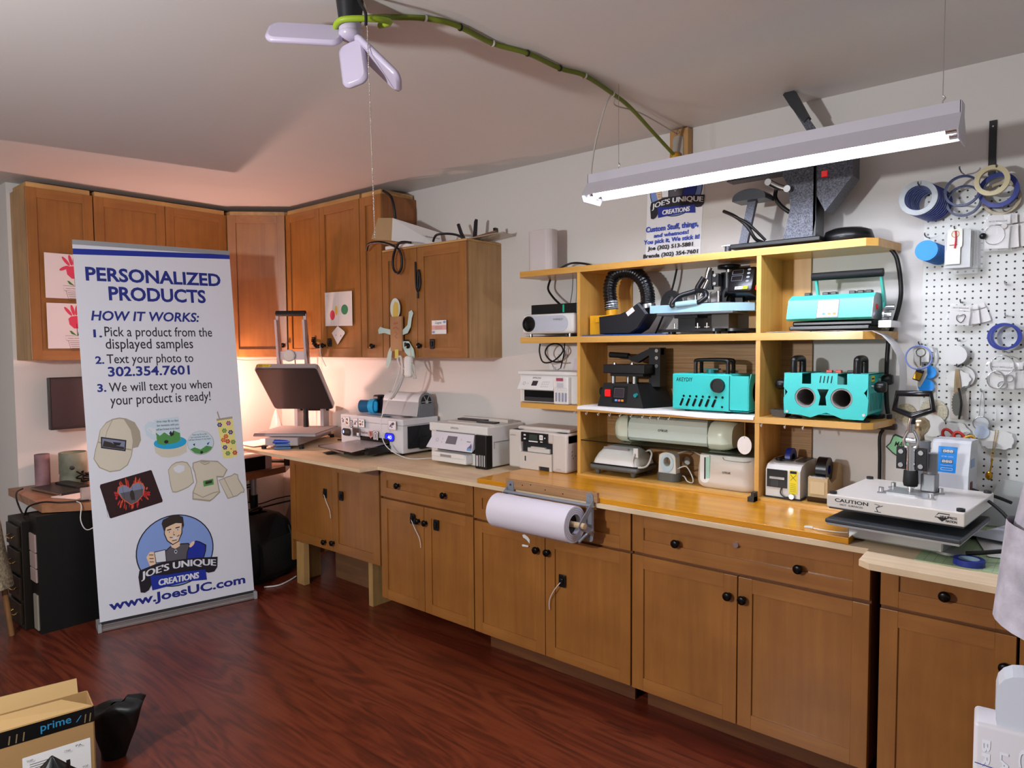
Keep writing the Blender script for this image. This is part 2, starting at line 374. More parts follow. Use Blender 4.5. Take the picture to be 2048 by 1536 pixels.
uG = upper('two-door stained maple upper cabinet right of the corner cabinet, egg painting on its right door', (.606, 0, 0), 0, .884, ZT, [(.432, [(.395, 1.60)]), (.452, [(.04, 1.60)])])
latch(uG, .337, -.302, 1.632); latch(uG, .53, -.302, 1.62)
g = G(); g.tube([(.475, -.345, 1.60), (.48, -.345, 1.54), (.505, -.34, 1.49), (.525, -.335, 1.455)], .0025, 6); part('lock_strap', g, WCABLE, uG)
g = G(); g.tube([(.34, -.315, 1.632), (.39, -.335, 1.60), (.43, -.335, 1.585), (.50, -.325, 1.60)], .006, 8); part('lock_arm', g, BLACK, uG)
uF = upper('tall narrow one-door stained maple upper cabinet between the two-door cabinet and the short cabinet', (1.492, 0, 0), 0, .222, ZT, [(.222, [(.13, 1.592)])], side=wood('stained_side', '#8a5228', '#9c6230', 'z', .5, 40, 2))
ZE = 2.188
uE = upper('short two-door stained maple upper cabinet, a white cardboard box lying on its top', (1.716, 0, 0), 0, .751, ZE, [(.33, [(.262, 1.592)]), (.42, [(.03, 1.592)])], strip=False)
latch(uE, .461, -.302, 1.602); latch(uE, .232, -.302, 1.60)
g = G(); g.b(.0, .751, -.30, 0, ZE-.001, ZE+.012, 0, .002); part('top_rail', g, CSTRIP, uE)

# ---- base cabinets
YB = .594
BST = wood('base_maple', '#7c4823', '#98602f', 'z', .4, 45, 2, coat=.2, blotch=.35)
def base(label, x0, x1, rows, kick=True, top=.872):
    """rows: list of (kind, z0, z1, [(x0,x1,[(kx,kz)],[(lx,lz,strap)])])"""
    t = thing('base_cabinet', label, 'cabinet', (x0, 0, 0)); wd = x1-x0
    g = G(); g.b(.001, wd-.001, -YB+.021, -.01, .105, top+.006); part('body', g, wood('base_body', '#6b3c1c', '#7d4a24', 'z', .5, 40, 2), t)
    if kick:
        g = G(); g.b(.03, wd-.03, -YB+.09, -YB+.105, 0, .105); part('toe_kick', g, wood('kick_wood', '#5b3216', '#70431f', 'x', .6, 40, 2), t)
    for kind, z0, z1, cells in rows:
        for cx0, cx1, kn, lk in cells:
            d = shaker(kind, t, cx0+.002, cx1-.002, z0, z1, -YB, .055)
            for kx, kz in kn: knob(d, kx, -YB, kz)
            for lx, lz, st in lk: latch(d, lx, -YB, lz, st)
    return t
baseB = base('base cabinet with one drawer over two doors, white cable strap on its left door', 2.028, 2.781,
     [('drawer_front', .712, .866, [(0, .753, [(.166, .794), (.545, .79)], [])]), ('door', .108, .70, [(0, .375, [(.336, .617)], [(.285, .622, .10)]), (.375, .753, [(.395, .616)], [(.475, .616, None)])])], kick=False)
baseC = base('base cabinet behind the paper roll, two chipped doors below a drawer', 2.785, 3.716,
     [('drawer_front', .70, .866, [(0, .931, [], [])]), ('door', .106, .688, [(0, .464, [(.42, .612)], []), (.464, .931, [(.486, .612)], [(.566, .492, -.09)])])])
g = G()
pr = Print(g, (.36, -YB, .655), (1, 0, 0), (0, 0, 1))
pr.poly([(-.035, .012), (-.02, .016), (0, .008), (.012, -.004), (.01, -.024), (0, -.014), (-.012, -.006), (-.03, 0)], 0); pr.poly([(-.037, -.037), (-.03, -.034), (.004, -.034), (.002, -.042), (-.034, -.045)], 0)
part('paint_chip', g, PAPER, baseC, 'white chips in the door finish')
baseD = base('widest base cabinet, two knobs and a small lock on its drawer', 3.72, 4.654,
     [('drawer_front', .703, .866, [(0, .934, [(.212, .775), (.698, .77)], [])]), ('door', .104, .69, [(0, .468, [(.434, .609)], []), (.468, .934, [(.492, .607)], [])])])
g = G(); g.cyl((.46, -YB, .813), (.46, -YB-.006, .813), .011); part('drawer_lock', g, STEEL, baseD, 'small round steel drawer lock')
baseR = base('base cabinet at the right end under the overhanging plywood, one knob on its drawer', 4.682, 5.062,
     [('drawer_front', .70, .862, [(0, .38, [(.19, .775)], [])]), ('door', .06, .688, [(0, .38, [(.352, .59)], [])])])
baseS = base('base cabinet beside the hanging grey garment, at the right edge of the photo', 5.066, 5.52,
     [('drawer_front', .70, .862, [(0, .454, [(.227, .775)], [])]), ('door', .06, .688, [(0, .454, [(.04, .59)], [])])])
# wall-type cabinet standing upside down on legs at the left end
tA = thing('base_cabinet', 'shallow two-door cabinet on wooden posts at the left end, knobs at its bottom', 'cabinet', (1.066, 0, 0)); W = .948
g = G(); g.b(.001, W, -YB+.021, -.02, .29, .872); part('body', g, wood('base_body', '#6b3c1c', '#7d4a24'), tA)
dA = shaker('door', tA, .0, .475, .29, .862, -YB, .06); dB = shaker('door', tA, .478, W, .29, .862, -YB, .06)
knob(dA, .40, -YB, .338); knob(dB, .49, -YB, .348); latch(dA, .41, -YB, .655, .09); latch(dB, .578, -YB, .66)
g = G(); g.b(0, .02, -YB-.0, -.02, .145, .29); part('side_panel', g, CAB, tA)
POST = wood('pine_post', '#a9834f', '#c0995f', 'z', .6, 40, 2)
g = G(); g.b(.07, .155, -.60, -.56, 0, .285); part('post', g, POST, tA)
g = G(); g.b(.03, .05, -.55, -.40, .0, .285); part('post', g, POST, tA)
g = G(); g.b(.78, .82, -.55, -.10, 0, .285); part('post', g, POST, tA)
g = G(); g.b(.17, .93, -.36, -.345, .0, .285); part('back_board', g, wood('brown_board', '#6d4a2c', '#7d5635', 'x', .7, 30, 2), tA)

# ---- plywood worktop, yellow board
PLY = wood('plywood', '#d6ba94', '#e6cfac', 'x', .6, 35, 1.6, blotch=.25)
g = G(); g.plate([(.50, -.002), (.50, -.76), (2.075, -.775), (2.085, -.655), (4.66, -.655), (4.665, -.80), (4.70, -.825), (5.54, -.84), (5.54, -.002)], (0, 0, .880), (1, 0, 0), (0, 1, 0), (0, 0, .02))
one('plywood_worktop', g, PLY, 'long unpainted plywood worktop lying across the base cabinets', 'worktop')
YBD = wood('yellow_board', '#ca8410', '#dd9a1a', 'x', .3, 30, 1.2, coat=.3, blotch=.12)
g = G(); g.b(2.862, 4.595, -.648, -.004, .901, .923, 0, .002); one('yellow_board', g, YBD, 'varnished yellow wood board on top of the plywood, under the shelf unit', 'board')

# ================================================================ SHELF UNIT
YP = wood('pine_yellow', '#ca933e', '#deac59', 'x', .38, 28, 1.4, coat=.25, blotch=.15)
YPZ = wood('pine_yellow_upright', '#ca933e', '#deac59', 'z', .38, 28, 1.4, coat=.25, blotch=.15)
OAK = wood('oak_panel', '#8f6435', '#b98d57', 'x', .5, 70, 1.5, dist=1.5, blotch=.25)
hu = thing('shelf_unit', 'yellow pine wall shelf unit with two uprights, standing on the yellow board', 'shelf', (0, 0, 0))
def shelfb(name, x0, x1, z0, z1, ch0=True, ch1=True):
    P = [(x0+(.05 if ch0 else 0), -.002), (x0, -.225 if ch0 else -.27), (x0+(.035 if ch0 else 0), -.27), (x1-(.035 if ch1 else 0), -.27), (x1, -.235 if ch1 else -.27), (x1+(.03 if ch1 else 0), -.002)]
    g = G(); g.plate(P, (0, 0, z0), (1, 0, 0), (0, 1, 0), (0, 0, z1-z0)); part(name, g, YP, hu)
shelfb('top_shelf', 2.80, 4.575, 1.953, 1.983)
shelfb('middle_shelf', 2.80, 4.57, 1.60, 1.631)
shelfb('lower_shelf', 2.80, 4.57, 1.252, 1.278)
for x0, x1 in ((3.208, 3.226), (4.122, 4.141)):
    for z0, z1 in ((1.631, 1.953), (1.278, 1.60), (.935, 1.252)):
        g = G(); g.b(x0, x1, -.268, -.002, z0, z1); part('upright', g, YPZ, hu)
g = G(); g.b(3.205, 4.56, -.27, -.002, .9235, .935); part('base_board', g, YP, hu)
def back(x0, x1, z0, z1, m, hole=False):
    g = G()
    lo = [[(x0, z0), (x1, z0), (x1, z1), (x0, z1)]]
    if hole: lo.append(ell(3.685, 1.013, .021, n=20))
    g.plate(lo, (0, -.002, 0), (1, 0, 0), (0, 0, 1), (0, -.012, 0)); part('back_panel', g, m, hu)
back(3.226, 3.372, 1.631, 1.953, YPZ); back(3.99, 4.122, 1.631, 1.953, YPZ); back(4.141, 4.262, 1.631, 1.953, YPZ)
back(3.226, 4.122, 1.278, 1.60, OAK); back(4.141, 4.272, 1.278, 1.60, OAK)
back(3.226, 4.122, .935, 1.252, OAK, True); back(4.141, 4.275, .935, 1.252, OAK)
g = G(); g.b(3.227, 4.121, -.265, -.016, 1.104, 1.1085); part('glass_shelf', g, mat('shelf_glass', '#cfe6dc', .03, trans=1, ior=1.5), hu, 'clear glass shelf')
for i, (x, z) in enumerate([(3.191, 1.25), (3.262, 1.25), (3.333, 1.25), (3.40, 1.25), (3.459, 1.25), (3.52, 1.25), (3.583, 1.25), (3.624, 1.25), (3.668, 1.25), (3.72, 1.25), (4.149, 1.25), (4.246, 1.25), (4.318, 1.25)]):
    g = G(); g.tube([(0, 0, .002), (0, 0, -.008), (0, -.007, -.013), (0, -.012, -.008), (0, -.012, -.003)], .002, 6, sub=3)
    if i == 0: HK = one('cup_hook', g, WHITE, 'small white cup hook screwed under the front edge of the lower shelf', 'hook', (x, -.26, z), 0, 'cup hooks under the lower shelf')
    else:
        c = HK.copy(); COL.objects.link(c); c.location = (x, -.26, z)

# ================================================================ MACHINES ON THE SHELF UNIT
def lines(pr, x0, x1, zs, m, w=.0015):
    for z in zs: pr.line([(x0, z), (x1, z)], w, m)
# router on the top shelf
t = thing('wifi_router', 'white upright router with rounded edges on the left end of the top shelf', 'router', (2.885, -.13, 1.984))
g = G(); g.plate(rrect(-.082, .082, -.045, .045, .035), (0, 0, .006), (1, 0, 0), (0, 1, 0), (0, 0, .222)); part('body', g, mat('router_white', '#cfc6c4', .4), t)
g = G(); g.plate(rrect(-.07, .07, -.038, .038, .03), (0, 0, 0), (1, 0, 0), (0, 1, 0), (0, 0, .007)); part('foot', g, OFFW, t)
g = G(); g.plate(rrect(-.074, .074, -.038, .038, .032), (0, 0, .228), (1, 0, 0), (0, 1, 0), (0, 0, .002)); part('vent', g, GREY, t)
g = G(); g.tube([(2.965, -.10, 2.0), (3.03, -.07, 2.03), (3.12, -.06, 2.02), (3.2, -.05, 1.99)], .0055, 8); one('router_cable', g, CABLE, 'black cable curving away from the white router over the top shelf', 'cable')
g = G(); g.tube([(2.88, -.06, 1.952), (2.88, -.08, 1.90), (2.93, -.1, 1.85), (2.99, -.12, 1.81)], .006, 8); one('power_cable', g, CABLE, 'thick black cable running down from the top shelf behind the black mini computer', 'cable')
g = G(); g.tube([(3.02, -.04, 1.952), (3.022, -.05, 1.88), (3.015, -.06, 1.812)], .0025, 6); one('thin_cable', g, GREY, 'thin grey cable hanging behind the black mini computer', 'cable')
# projector + mini computer
t = thing('projector', 'white projector with a big black lens on the middle shelf left end', 'projector', (3.0, -.15, 1.632))
g = G(); g.b(-.175, .175, -.095, .11, .016, .122, 0, .018, 3); part('body', g, WHITE, t)
g = G(); P = rrect(-.155, .135, .028, .112, .041, 8); g.plate(P, (0, -.0955, 0), (1, 0, 0), (0, 0, 1), (0, -.002, 0)); fp = part('front_panel', g, mat('projector_panel', '#b9bcc6', .3), t)
g = G(); Print(g, (.075, -.0978, .085), (1, 0, 0), (0, 0, 1)).text('WARMELEY', -.035, .03, 0, .011, 0); part('lettering', g, GREY, fp)
g = G(); g.ring((-.122, -.0985, .07), (0, 1, 0), .034, .042, .004, 36, 0); g.lathe([(0, .004), (.02, .003), (.034, .0)], (-.122, -.099, .07), (0, -1, 0), 30, 1); part('lens', g, [BLACK, SCREENB], t)
g = G()
for i in range(9):
    for j in range(2): g.b(.1751, .1765, -.06+i*.017, -.052+i*.017, .032+j*.042, .068+j*.042)
part('side_vent', g, DGREY, t)
for x, y in ((-.13, -.07), (.13, -.07), (.0, .08)):
    g = G(); g.cyl((x, y, 0), (x, y, .017), .009); part('foot', g, STEEL, t)
g = G(); g.b(-.155, .155, -.085, .10, 0.004, .006); part('base_plate', g, DGREY, t)
t = thing('mini_computer', 'flat black mini computer with a green light strip on top of the white projector', 'computer', (3.01, -.12, 1.7545))
g = G(); g.b(-.155, .15, -.08, .08, 0, .052, 0, .004); part('case', g, BLACK, t)
g = G(); g.b(.058, .068, -.0815, -.08, .006, .046); part('light_strip', g, mat('green_led', '#0f8f6a', .3, emit=.35), t)
# kids drawing on the wall between the shelves, coiled cable
t = thing('wall_drawing', 'tall sheet with faint coloured scribbles on the wall behind the small printer', 'drawing', (2.93, -.003, 1.32))
g = G(); g.b(-.10, .10, -.0015, .001, 0, .278)
pr = Print(g, (-.1, -.0017, 0), (1, 0, 0), (0, 0, 1)); random.seed(3)
for i, m in enumerate([1, 2, 3, 1, 2, 3, 1]):
    x = .02+random.random()*.12; z = .03+random.random()*.2
    pr.line([(x+random.uniform(-.03, .03), z+random.uniform(-.03, .03)) for k in range(7)], .0025, m)
part('sheet', g, [PAPER, mat('crayon_blue', '#39407f', .8), mat('crayon_yellow', '#c9a93a', .8), mat('crayon_brown', '#8a7058', .8)], t)
g = G(); g.plate([(0, 0), (.19, 0), (.19, .10), (.02, .085)], (2.985, -.004, 1.43), (1, 0, 0), (0, 0, 1), (0, -.002, 0)); one('paper_sheet', g, mat('pinkish_paper', '#ddd0da', .8), 'plain pinkish sheet leaning on the wall behind the small printer', 'paper', (0, 0, 0))
g = G(); g.tube([(2.83, -.09, 1.598), (2.825, -.09, 1.55), (2.85, -.09, 1.495), (2.92, -.09, 1.50), (2.985, -.09, 1.55), (2.975, -.09, 1.585), (2.93, -.09, 1.597), (2.89, -.1, 1.58), (2.875, -.1, 1.54), (2.92, -.1, 1.50), (2.99, -.1, 1.497)], .0045, 8); one('coiled_cable', g, CABLE, 'black cable looped in a coil under the middle shelf left end', 'cable')
g = G(); g.tube([(2.97, -.05, 1.598), (2.965, -.05, 1.54), (2.935, -.04, 1.46)], .0035, 6); one('thin_cable', g, CABLE, 'thin black cable hanging down behind the small printer', 'cable')
# small printer on the lower shelf
t = thing('printer', 'small white ink-tank printer on the lower shelf left end', 'printer', (2.985, -.15, 1.279))
g = G(); g.b(-.19, .20, -.075, .14, .0, .165, 0, .007); part('body', g, WHITE, t)
g = G(); g.b(-.195, .20, -.088, .14, .150, .170, 0, .005); part('lid', g, WHITE, t)
g = G(); g.add([(-.185, -.0755, .068), (.06, -.0755, .068), (.06, -.108, .072), (-.185, -.108, .072), (-.17, -.078, .146), (.06, -.078, .146)], [(0, 1, 2, 3), (3, 2, 5, 4), (0, 3, 4), (1, 5, 2), (0, 4, 5, 1)]); cp = part('control_panel', g, WHITE, t)
g = G(); o = V((-.185, -.108, .072)); b2 = (V((-.17, -.078, .146))-o)/.08
pr = Print(g, o, (1, 0, 0), b2); pr.text('EPSON', .08, .135, .062, .071, 1, .01); pr.poly(rrect(.088, .125, .022, .05, .001), 0); pr.line(ell(.035, .034, .008, n=16), .0012, 1, True); pr.line([(.058, .034), (.066, .034)], .0015, 1)
for i in range(4):
    for j in range(3): pr.line(ell(.16+i*.014, .018+j*.013, .003, n=8), .0007, 1, True)
part('screen', g, [LCD, INK], cp)
g = G(); g.b(-.16, .06, -.0765, -.05, .008, .066); part('output_slot', g, SCREENB, t)
g = G(); g.b(-.15, .055, -.085, -.07, .008, .03); part('paper_tray', g, DGREY, t)
g = G(); g.b(.062, .155, -.105, -.07, -.0, .142, 0, .006); ik = part('ink_tank', g, WHITE, t)
g = G(); pr = Print(g, (.062, -.1055, 0), (1, 0, 0), (0, 0, 1))
for i in range(4): pr.poly(rrect(.012+i*.021, .024+i*.021, .014, .062, .005), 0); pr.line(rrect(.011+i*.021, .025+i*.021, .072, .086, .002), .0006, 3, True)
pr.poly(rrect(.024, .064, .09, .112, .001), 2); pr.poly(rrect(.02, .064, .122, .142-.004, .001), 1)
part('ink_windows', g, [mat('ink_window', '#8f93a6', .3), mat('tank_label', '#a0415a', .5), mat('grey_label', '#b9bac0', .5), GREY], ik)
g = G(); g.b(.2, .2015, -.05, -.005, .025, .05, 0, .0005); part('side_window', g, mat('pale_blue_window', '#aab6c4', .3), t)

# yellow blower with hose, on blue mat
g = G(); g.b(3.232, 3.70, -.262, -.06, 1.632, 1.637); one('blue_mat', g, mat('blue_mat', '#1c4fa0', .6), 'thin blue mat on the middle shelf under the yellow blower', 'mat')
t = thing('blower', 'yellow blower box with a ribbed black hose bending into a black nozzle', 'blower', (3.29, -.17, 1.638))
YB2 = mat('blower_yellow', '#e0a216', .4)
g = G(); g.b(-.053, .12, -.03, .12, 0, .098, 0, .004); g.b(-.01, .05, -.045, -.03, .06, .085, 0, .003); part('box', g, YB2, t)
g = G(); g.cyl((.055, .01, .098), (.055, .01, .135), .028); part('outlet', g, YB2, t)
hp = [(.053, .01, .125), (.048, .01, .17), (.042, .01, .235), (.068, .01, .295), (.13, .01, .312), (.19, .01, .298), (.24, .0, .255), (.268, -.01, .195), (.275, -.02, .15), (.27, -.02, .125)]
g = G(); g.tube(hp, .033, 16, 0, sub=16, rf=lambda u: 1+.09*math.sin(u*2*PI*38)); part('hose', g, mat('hose_black', '#0b0c10', .28), t)
g = G(); g.lathe([(.031, 0), (.033, .004), (.031, .045), (.028, .048)], (.054, .01, .128), (-.06, 0, 1), 20); part('tape_wrap', g, mat('clear_tape', '#aab0b4', .25, .3), t)
g = G(); PN = [(.030, .088), (.034, .002), (.21, .002), (.255, .025), (.305, .095), (.255, .150), (.205, .118), (.15, .098)]
cxn, czn = .16, .06
R = [[(cxn+(x-cxn)*k, yy, czn+(z-czn)*k) for x, z in PN+PN[:1]] for yy, k in ((-.075, .93), (-.068, 1), (.03, 1), (.038, .93))]
g.sheet(R, smooth=False); g.plate([(p[0], p[2]) for p in R[0][:-1]], (0, -.075, 0), (1, 0, 0), (0, 0, 1), (0, 0, 0)); g.plate([(p[0], p[2]) for p in R[-1][:-1]], (0, .038, 0), (1, 0, 0), (0, 0, 1), (0, 0, 0)); part('nozzle', g, mat('nozzle_black', '#12141b', .4), t)
g = G(); g.lathe([(.037, 0), (.038, .01), (.037, .02)], (.278, -.02, .122), (-.1, 0, .95), 20); part('hose_clamp', g, STEEL, t)
g = G(); Print(g, (.20, -.075, .085), V((.75, 0, .5)), V((-.5, 0, .75))).poly([(0, 0), (.05, 0), (.05, .025), (0, .025)], 0); part('white_label', g, PAPER, t)
# black cable hanging behind
g = G(); g.tube([(3.645, -.05, 1.952), (3.63, -.06, 1.87), (3.59, -.05, 1.77), (3.55, -.05, 1.68), (3.53, -.05, 1.64)], .005, 8); one('hanging_cable', g, CABLE, 'black cable hanging down between the yellow blower and the blue heat press', 'cable')

# blue swing-away heat press
t = thing('heat_press', 'small heat press with pale blue plate and black control box on the middle shelf', 'heat press', (3.83, -.13, 1.632))
PB = mat('press_blue', '#9cc3d2', .35); BM = mat('press_black', '#141518', .3)
g = G(); g.plate(rrect(-.20, .12, -.105, -.02, .035, 6), (0, 0, .012), (1, 0, 0), (0, 1, 0), (0, 0, .012)); g.ring((.13, .06, .018), (0, 0, 1), .0, .10, .006, 30); g.cyl((-.13, -.07, 0), (-.13, -.07, .013), .018); g.cyl((.09, -.07, 0), (.09, -.07, .013), .018); g.cyl((.1, .07, 0), (.1, .07, .013), .018); part('base', g, BM, t)
g = G(); g.b(-.105, -.02, -.06, .03, .024, .085); g.b(-.12, -.005, -.07, .04, .075, .088); part('lower_block', g, BM, t)
g = G(); g.b(.055, .135, -.05, .05, .024, .088); part('lower_block', g, mat('block_grey', '#55524e', .5, .3), t)
for x in (-.115, -.0, .045):
    g = G(); g.cyl((x, -.075, .028), (x, -.075, .05), .004); g.b(x-.012, x+.012, -.078, -.072, .03, .034); part('wing_nut', g, STEEL, t)
g = G(); g.b(-.19, .18, -.11, .06, .088, .10, 0, .003); part('platen', g, mat('platen_grey', '#5a5c60', .4, .4), t)
g = G(); g.plate([(-.225, -.11), (.115, -.11), (.24, -.02), (.24, .09), (-.225, .09)], (0, 0, .10), (1, 0, 0), (0, 1, 0), (0, 0, .036)); part('top_plate', g, PB, t)
g = G(); g.b(-.16, .15, -.07, .05, .136, .142); part('mount_plate', g, BM, t)
for x in (-.075, -.025, .04, .085):
    g = G(); g.cyl((x, -.045, .142), (x, -.045, .185), .0075); g.cyl((x, -.045, .185), (x, -.045, .19), .011); part('bolt', g, STEEL, t)
g = G(); g.cyl((.10, .03, .142), (.10, .03, .278), .036); part('post', g, BM, t)
g = G(); g.cyl((.10, .03, .278), (.10, .03, .292), .014, m=1); g.lathe([(0, .02), (.05, .02), (.052, .012), (.05, .002), (.02, 0)], (.10, .03, .292), (0, 0, 1), 12); part('knob', g, [BM, STEEL], t)
g = G(); g.b(.03, .055, -.05, -.03, .20, .285); g.b(.052, .085, -.05, .0, .215, .27, 0); g.tube([(.025, -.04, .235), (.03, -.04, .27), (.04, -.04, .30)], .012, 8, 1); g.tube([(.0, -.045, .175), (.02, -.045, .215), (.035, -.045, .245)], .011, 8, 1)
for z in (.225, .262): g.cyl((.07, -.05, z), (.07, -.058, z), .007, m=1)
part('toggle_clamp', g, [BM, STEEL], t)
g = G(); g.tube([(.025, -.07, .255), (.0, -.075, .215), (-.01, -.08, .195), (-.075, -.1, .175), (-.105, -.12, .14), (-.10, -.12, .128)], .012, 8); g.tube([(-.01, -.08, .198), (.04, -.09, .19), (.05, -.1, .165), (.03, -.11, .145), (.01, -.11, .14)], .011, 8); part('handle_arm', g, BM, t)
g = G(); g.cyl((-.085, -.12, .135), (.015, -.11, .142), .013); part('handle_grip', g, PB, t)
for x in (-.16, .135):
    g = G(); g.plate([arc(0, 0, .05, .075, PI, 0, 12), arc(0, 0, .02, .045, PI, 0, 8)[::-1][::-1]] if False else arc(0, 0, .055, .075, PI, 0, 12)+arc(0, 0, .022, .05, 0, PI, 10), (x, -.03, .136), (1, 0, 0), (0, 0, 1), (0, .022, 0)); part('carry_handle', g, BM, t)
g = G(); g.at((.195, -.03, .205), rx=-.35, rz=-.1); g.b(-.055, .065, -.045, .06, -.045, .075, 0, .012, 3); ctrl = part('control_box', g, mat('ctrl_black', '#101012', .25), t)
g = G(); pr = Print(g, MX.Translation((.195, -.03, .205)) @ MX.Rotation(-.1, 4, 'Z') @ MX.Rotation(-.35, 4, 'X') @ V((-.055, -.0455, -.045)), MX.Rotation(-.1, 4, 'Z') @ V((1, 0, 0)), (MX.Rotation(-.1, 4, 'Z') @ MX.Rotation(-.35, 4, 'X')) @ V((0, 0, 1)))
pr.line(rrect(.015, .065, .085, .105, .001), .001, 0, True); pr.line(rrect(.015, .065, .055, .078, .001), .001, 0, True)
for i in range(4): pr.poly(ell(.092, .05+i*.018, .008, .005, 12), 0)
pr.poly(rrect(.04, .075, .012, .026, .001), 1); pr.poly(rrect(.075, .10, .012, .026, .001), 2); pr.text('AKEY', .044, .073, .015, .023, 3, .01, .2); pr.text('DIY', .078, .097, .015, .023, 3, .01, .2)
part('buttons', g, [mat('button_grey', '#8c8f94', .4), PAPER, mat('lime_label', '#c6d92a', .5), INK], ctrl)
g = G(); g.at((.195, -.03, .205), rx=-.35, rz=-.1); g.b(.0655, .069, -.02, .0, -.025, -.005); part('power_switch', g, mat('red_lit', '#e0220f', .3, emit=.6), ctrl)
g = G(); g.tube([(.15, -.055, .175), (.125, -.05, .185), (.105, -.02, .16), (.10, -.01, .14)], .006, 8); part('lead', g, CABLE, t)

# white paper on lower centre shelf
LP = []
for i in range(12):
    x = 3.214+(4.119-3.214)*i/11; LP.append([(x, -.02, 1.2795), (x, -.15, 1.2795), (x, -.262, 1.28+.001*math.sin(i*2)), (x, -.276, 1.275), (x, -.279, 1.262+.003*math.sin(i*1.3))])
g = G(); g.sheet(LP, t=(0, 0, .0012)); one('shelf_paper', g, PAPER, 'white paper sheet lining the centre of the lower shelf, drooping over its edge', 'paper')
# black small heat press (lower shelf)
t = thing('heat_press', 'small black heat press with red switch and little screen on the lower shelf', 'heat press', (3.455, -.14, 1.282))
BK = mat('press_matt_black', '#131314', .42)
g = G(); a = [(-.14, -.105, 0), (.12, -.105, 0), (.18, .09, 0), (-.12, .09, 0), (-.115, -.085, .115), (.075, -.085, .115), (.13, .08, .115), (-.10, .08, .115)]
g.add(a, [(0, 3, 2, 1), (4, 5, 6, 7), (0, 1, 5, 4), (1, 2, 6, 5), (2, 3, 7, 6), (3, 0, 4, 7)]); body = part('base', g, BK, t)
o = V(a[0]); u = (V(a[1])-o).normalized(); v = (V(a[4])+V((.01, 0, 0))-o); v = V((0, .02, .115)).normalized()
g = G(); pr = Print(g, o, u, v); pr.poly(rrect(.08, .165, .02, .105, .006), 1); pr.poly(rrect(.092, .145, .05, .092, .002), 2); pr.line(rrect(.091, .146, .049, .093, .002), .001, 3, True)
for i, c in enumerate((4, 5, 6)): pr.poly(rrect(.098+i*.018, .112+i*.018, .028, .038, .001), c)
part('display', g, [BK, mat('panel_black', '#09090a', .3), LCD, GREY, mat('sq_blue', '#5b8fd0', .5), mat('sq_pink', '#d06a70', .5), mat('sq_orange', '#d0903a', .5)], body)
g = G(); g.b(-.095, -.065, -.109, -.098, .05, .085, 0, .002); part('power_switch', g, mat('switch_red', '#d8171a', .3, emit=.3), body)
g = G(); g.cyl((.075, -.108, .06), (.075, -.09, .063), .009); part('indicator', g, mat('teal_indicator', '#1f8f92', .3), body)
for x, y in ((-.075, -.06), (.045, -.06), (.085, .04), (-.05, .04)):
    g = G(); g.cyl((x, y, .115), (x, y, .155), .011); part('spring_post', g, STEEL, t)
g = G(); g.b(-.085, .10, -.075, .07, .150, .165, 0, .002); g.b(-.11, .12, -.10, .08, .165, .208, 0, .003); part('press_plate', g, BK, t)
for x in (-.07, .03):
    g = G(); g.cyl((x, -.06, .208), (x, -.06, .216), .012, .009, 6); part('bolt', g, STEEL, t)
g = G(); g.b(.09, .15, .0, .06, .10, .29); g.plate([(-.02, .225), (.02, .215), (.10, .262), (.15, .255), (.15, .285), (.085, .285), (-.02, .24)], (0, .01, 0), (1, 0, 0), (0, 0, 1), (0, .03, 0))
for z in (.20, .24, .275): g.cyl((.135, -.0, z), (.135, -.008, z), .009, m=1)
part('hinge', g, [BK, STEEL], t)
g = G(); g.plate([(-.11, .245), (-.035, .232), (-.015, .225), (.02, .217), (.02, .23), (-.03, .25), (-.11, .262)], (0, .015, 0), (1, 0, 0), (0, 0, 1), (0, .015, 0)); part('lever', g, BK, t)
g = G(); g.cyl((-.145, .02, .255), (-.035, .02, .249), .0145); part('grip', g, RUBBER, t)
g = G(); g.cyl((-.14, -.03, .07), (-.165, -.03, .068), .022, n=12); part('side_knob', g, RUBBER, t)

# teal mug press box
t = thing('mug_press', 'teal box-shaped tumbler press with slotted side and round black dial', 'heat press', (3.90, -.15, 1.282))
g = G(); g.b(-.172, .11, -.10, .10, .008, .172, 0, .007); part('case', g, TEAL, t)
g = G(); g.plate([[(-.10, .01), (.10, .01), (.10, .10), (.075, .165), (-.075, .165), (-.10, .12)], ell(0, .085, .062, n=28)], (.185, 0, .008), (0, 1, 0), (0, 0, 1), (.003, 0, 0)); g.b(.10, .186, -.10, -.095, .012, .165); g.b(.10, .186, .095, .10, .012, .165); g.b(.10, .186, -.10, .10, .01, .016); part('end_panel', g, TEAL, t)
g = G(); g.ring((.14, 0, .093), (1, 0, 0), .05, .058, .045, 28, 0, 1); part('heating_ring', g, [LGREY, RUBBER], t)
g = G(); pr = Print(g, (-.172, -.1, .008), (1, 0, 0), (0, 0, 1)); pr.text('AKEYDIY', .02, .10, .128, .146, 0, .006)
for i in range(7):
    x = .05+i*.031; pr.poly(ell(x+.008, .062, .0055, n=10), 0)
    if i < 6: pr.poly([(x-.012, .018), (x-.004, .016), (x+.009, .048), (x+.007, .052), (x, .052), (x-.013, .022)], 0)
    else: pr.poly(ell(x+.006, .02, .005, n=10), 0)
part('slots', g, SCREENB, t)
g = G(); g.cyl((.05, -.10, .122), (.05, -.112, .122), .031, n=30); g.ring((.05, -.112, .122), (0, 1, 0), .024, .031, .004, 30); part('dial', g, BLACK, t)
for y in (-.05, .01):
    g = G(); g.tube([(-.08, y, .17), (-.08, y, .215), (-.07, y, .232), (.06, y, .232), (.072, y, .215), (.072, y, .17)], .009, 8, sub=4); part('handle', g, BLACK, t)
g = G(); g.cyl((-.02, -.02, .172), (-.02, -.02, .19), .02); g.b(-.05, .02, -.035, -.005, .188, .194); part('latch', g, mat('dark_teal', '#145f5e', .4), t)
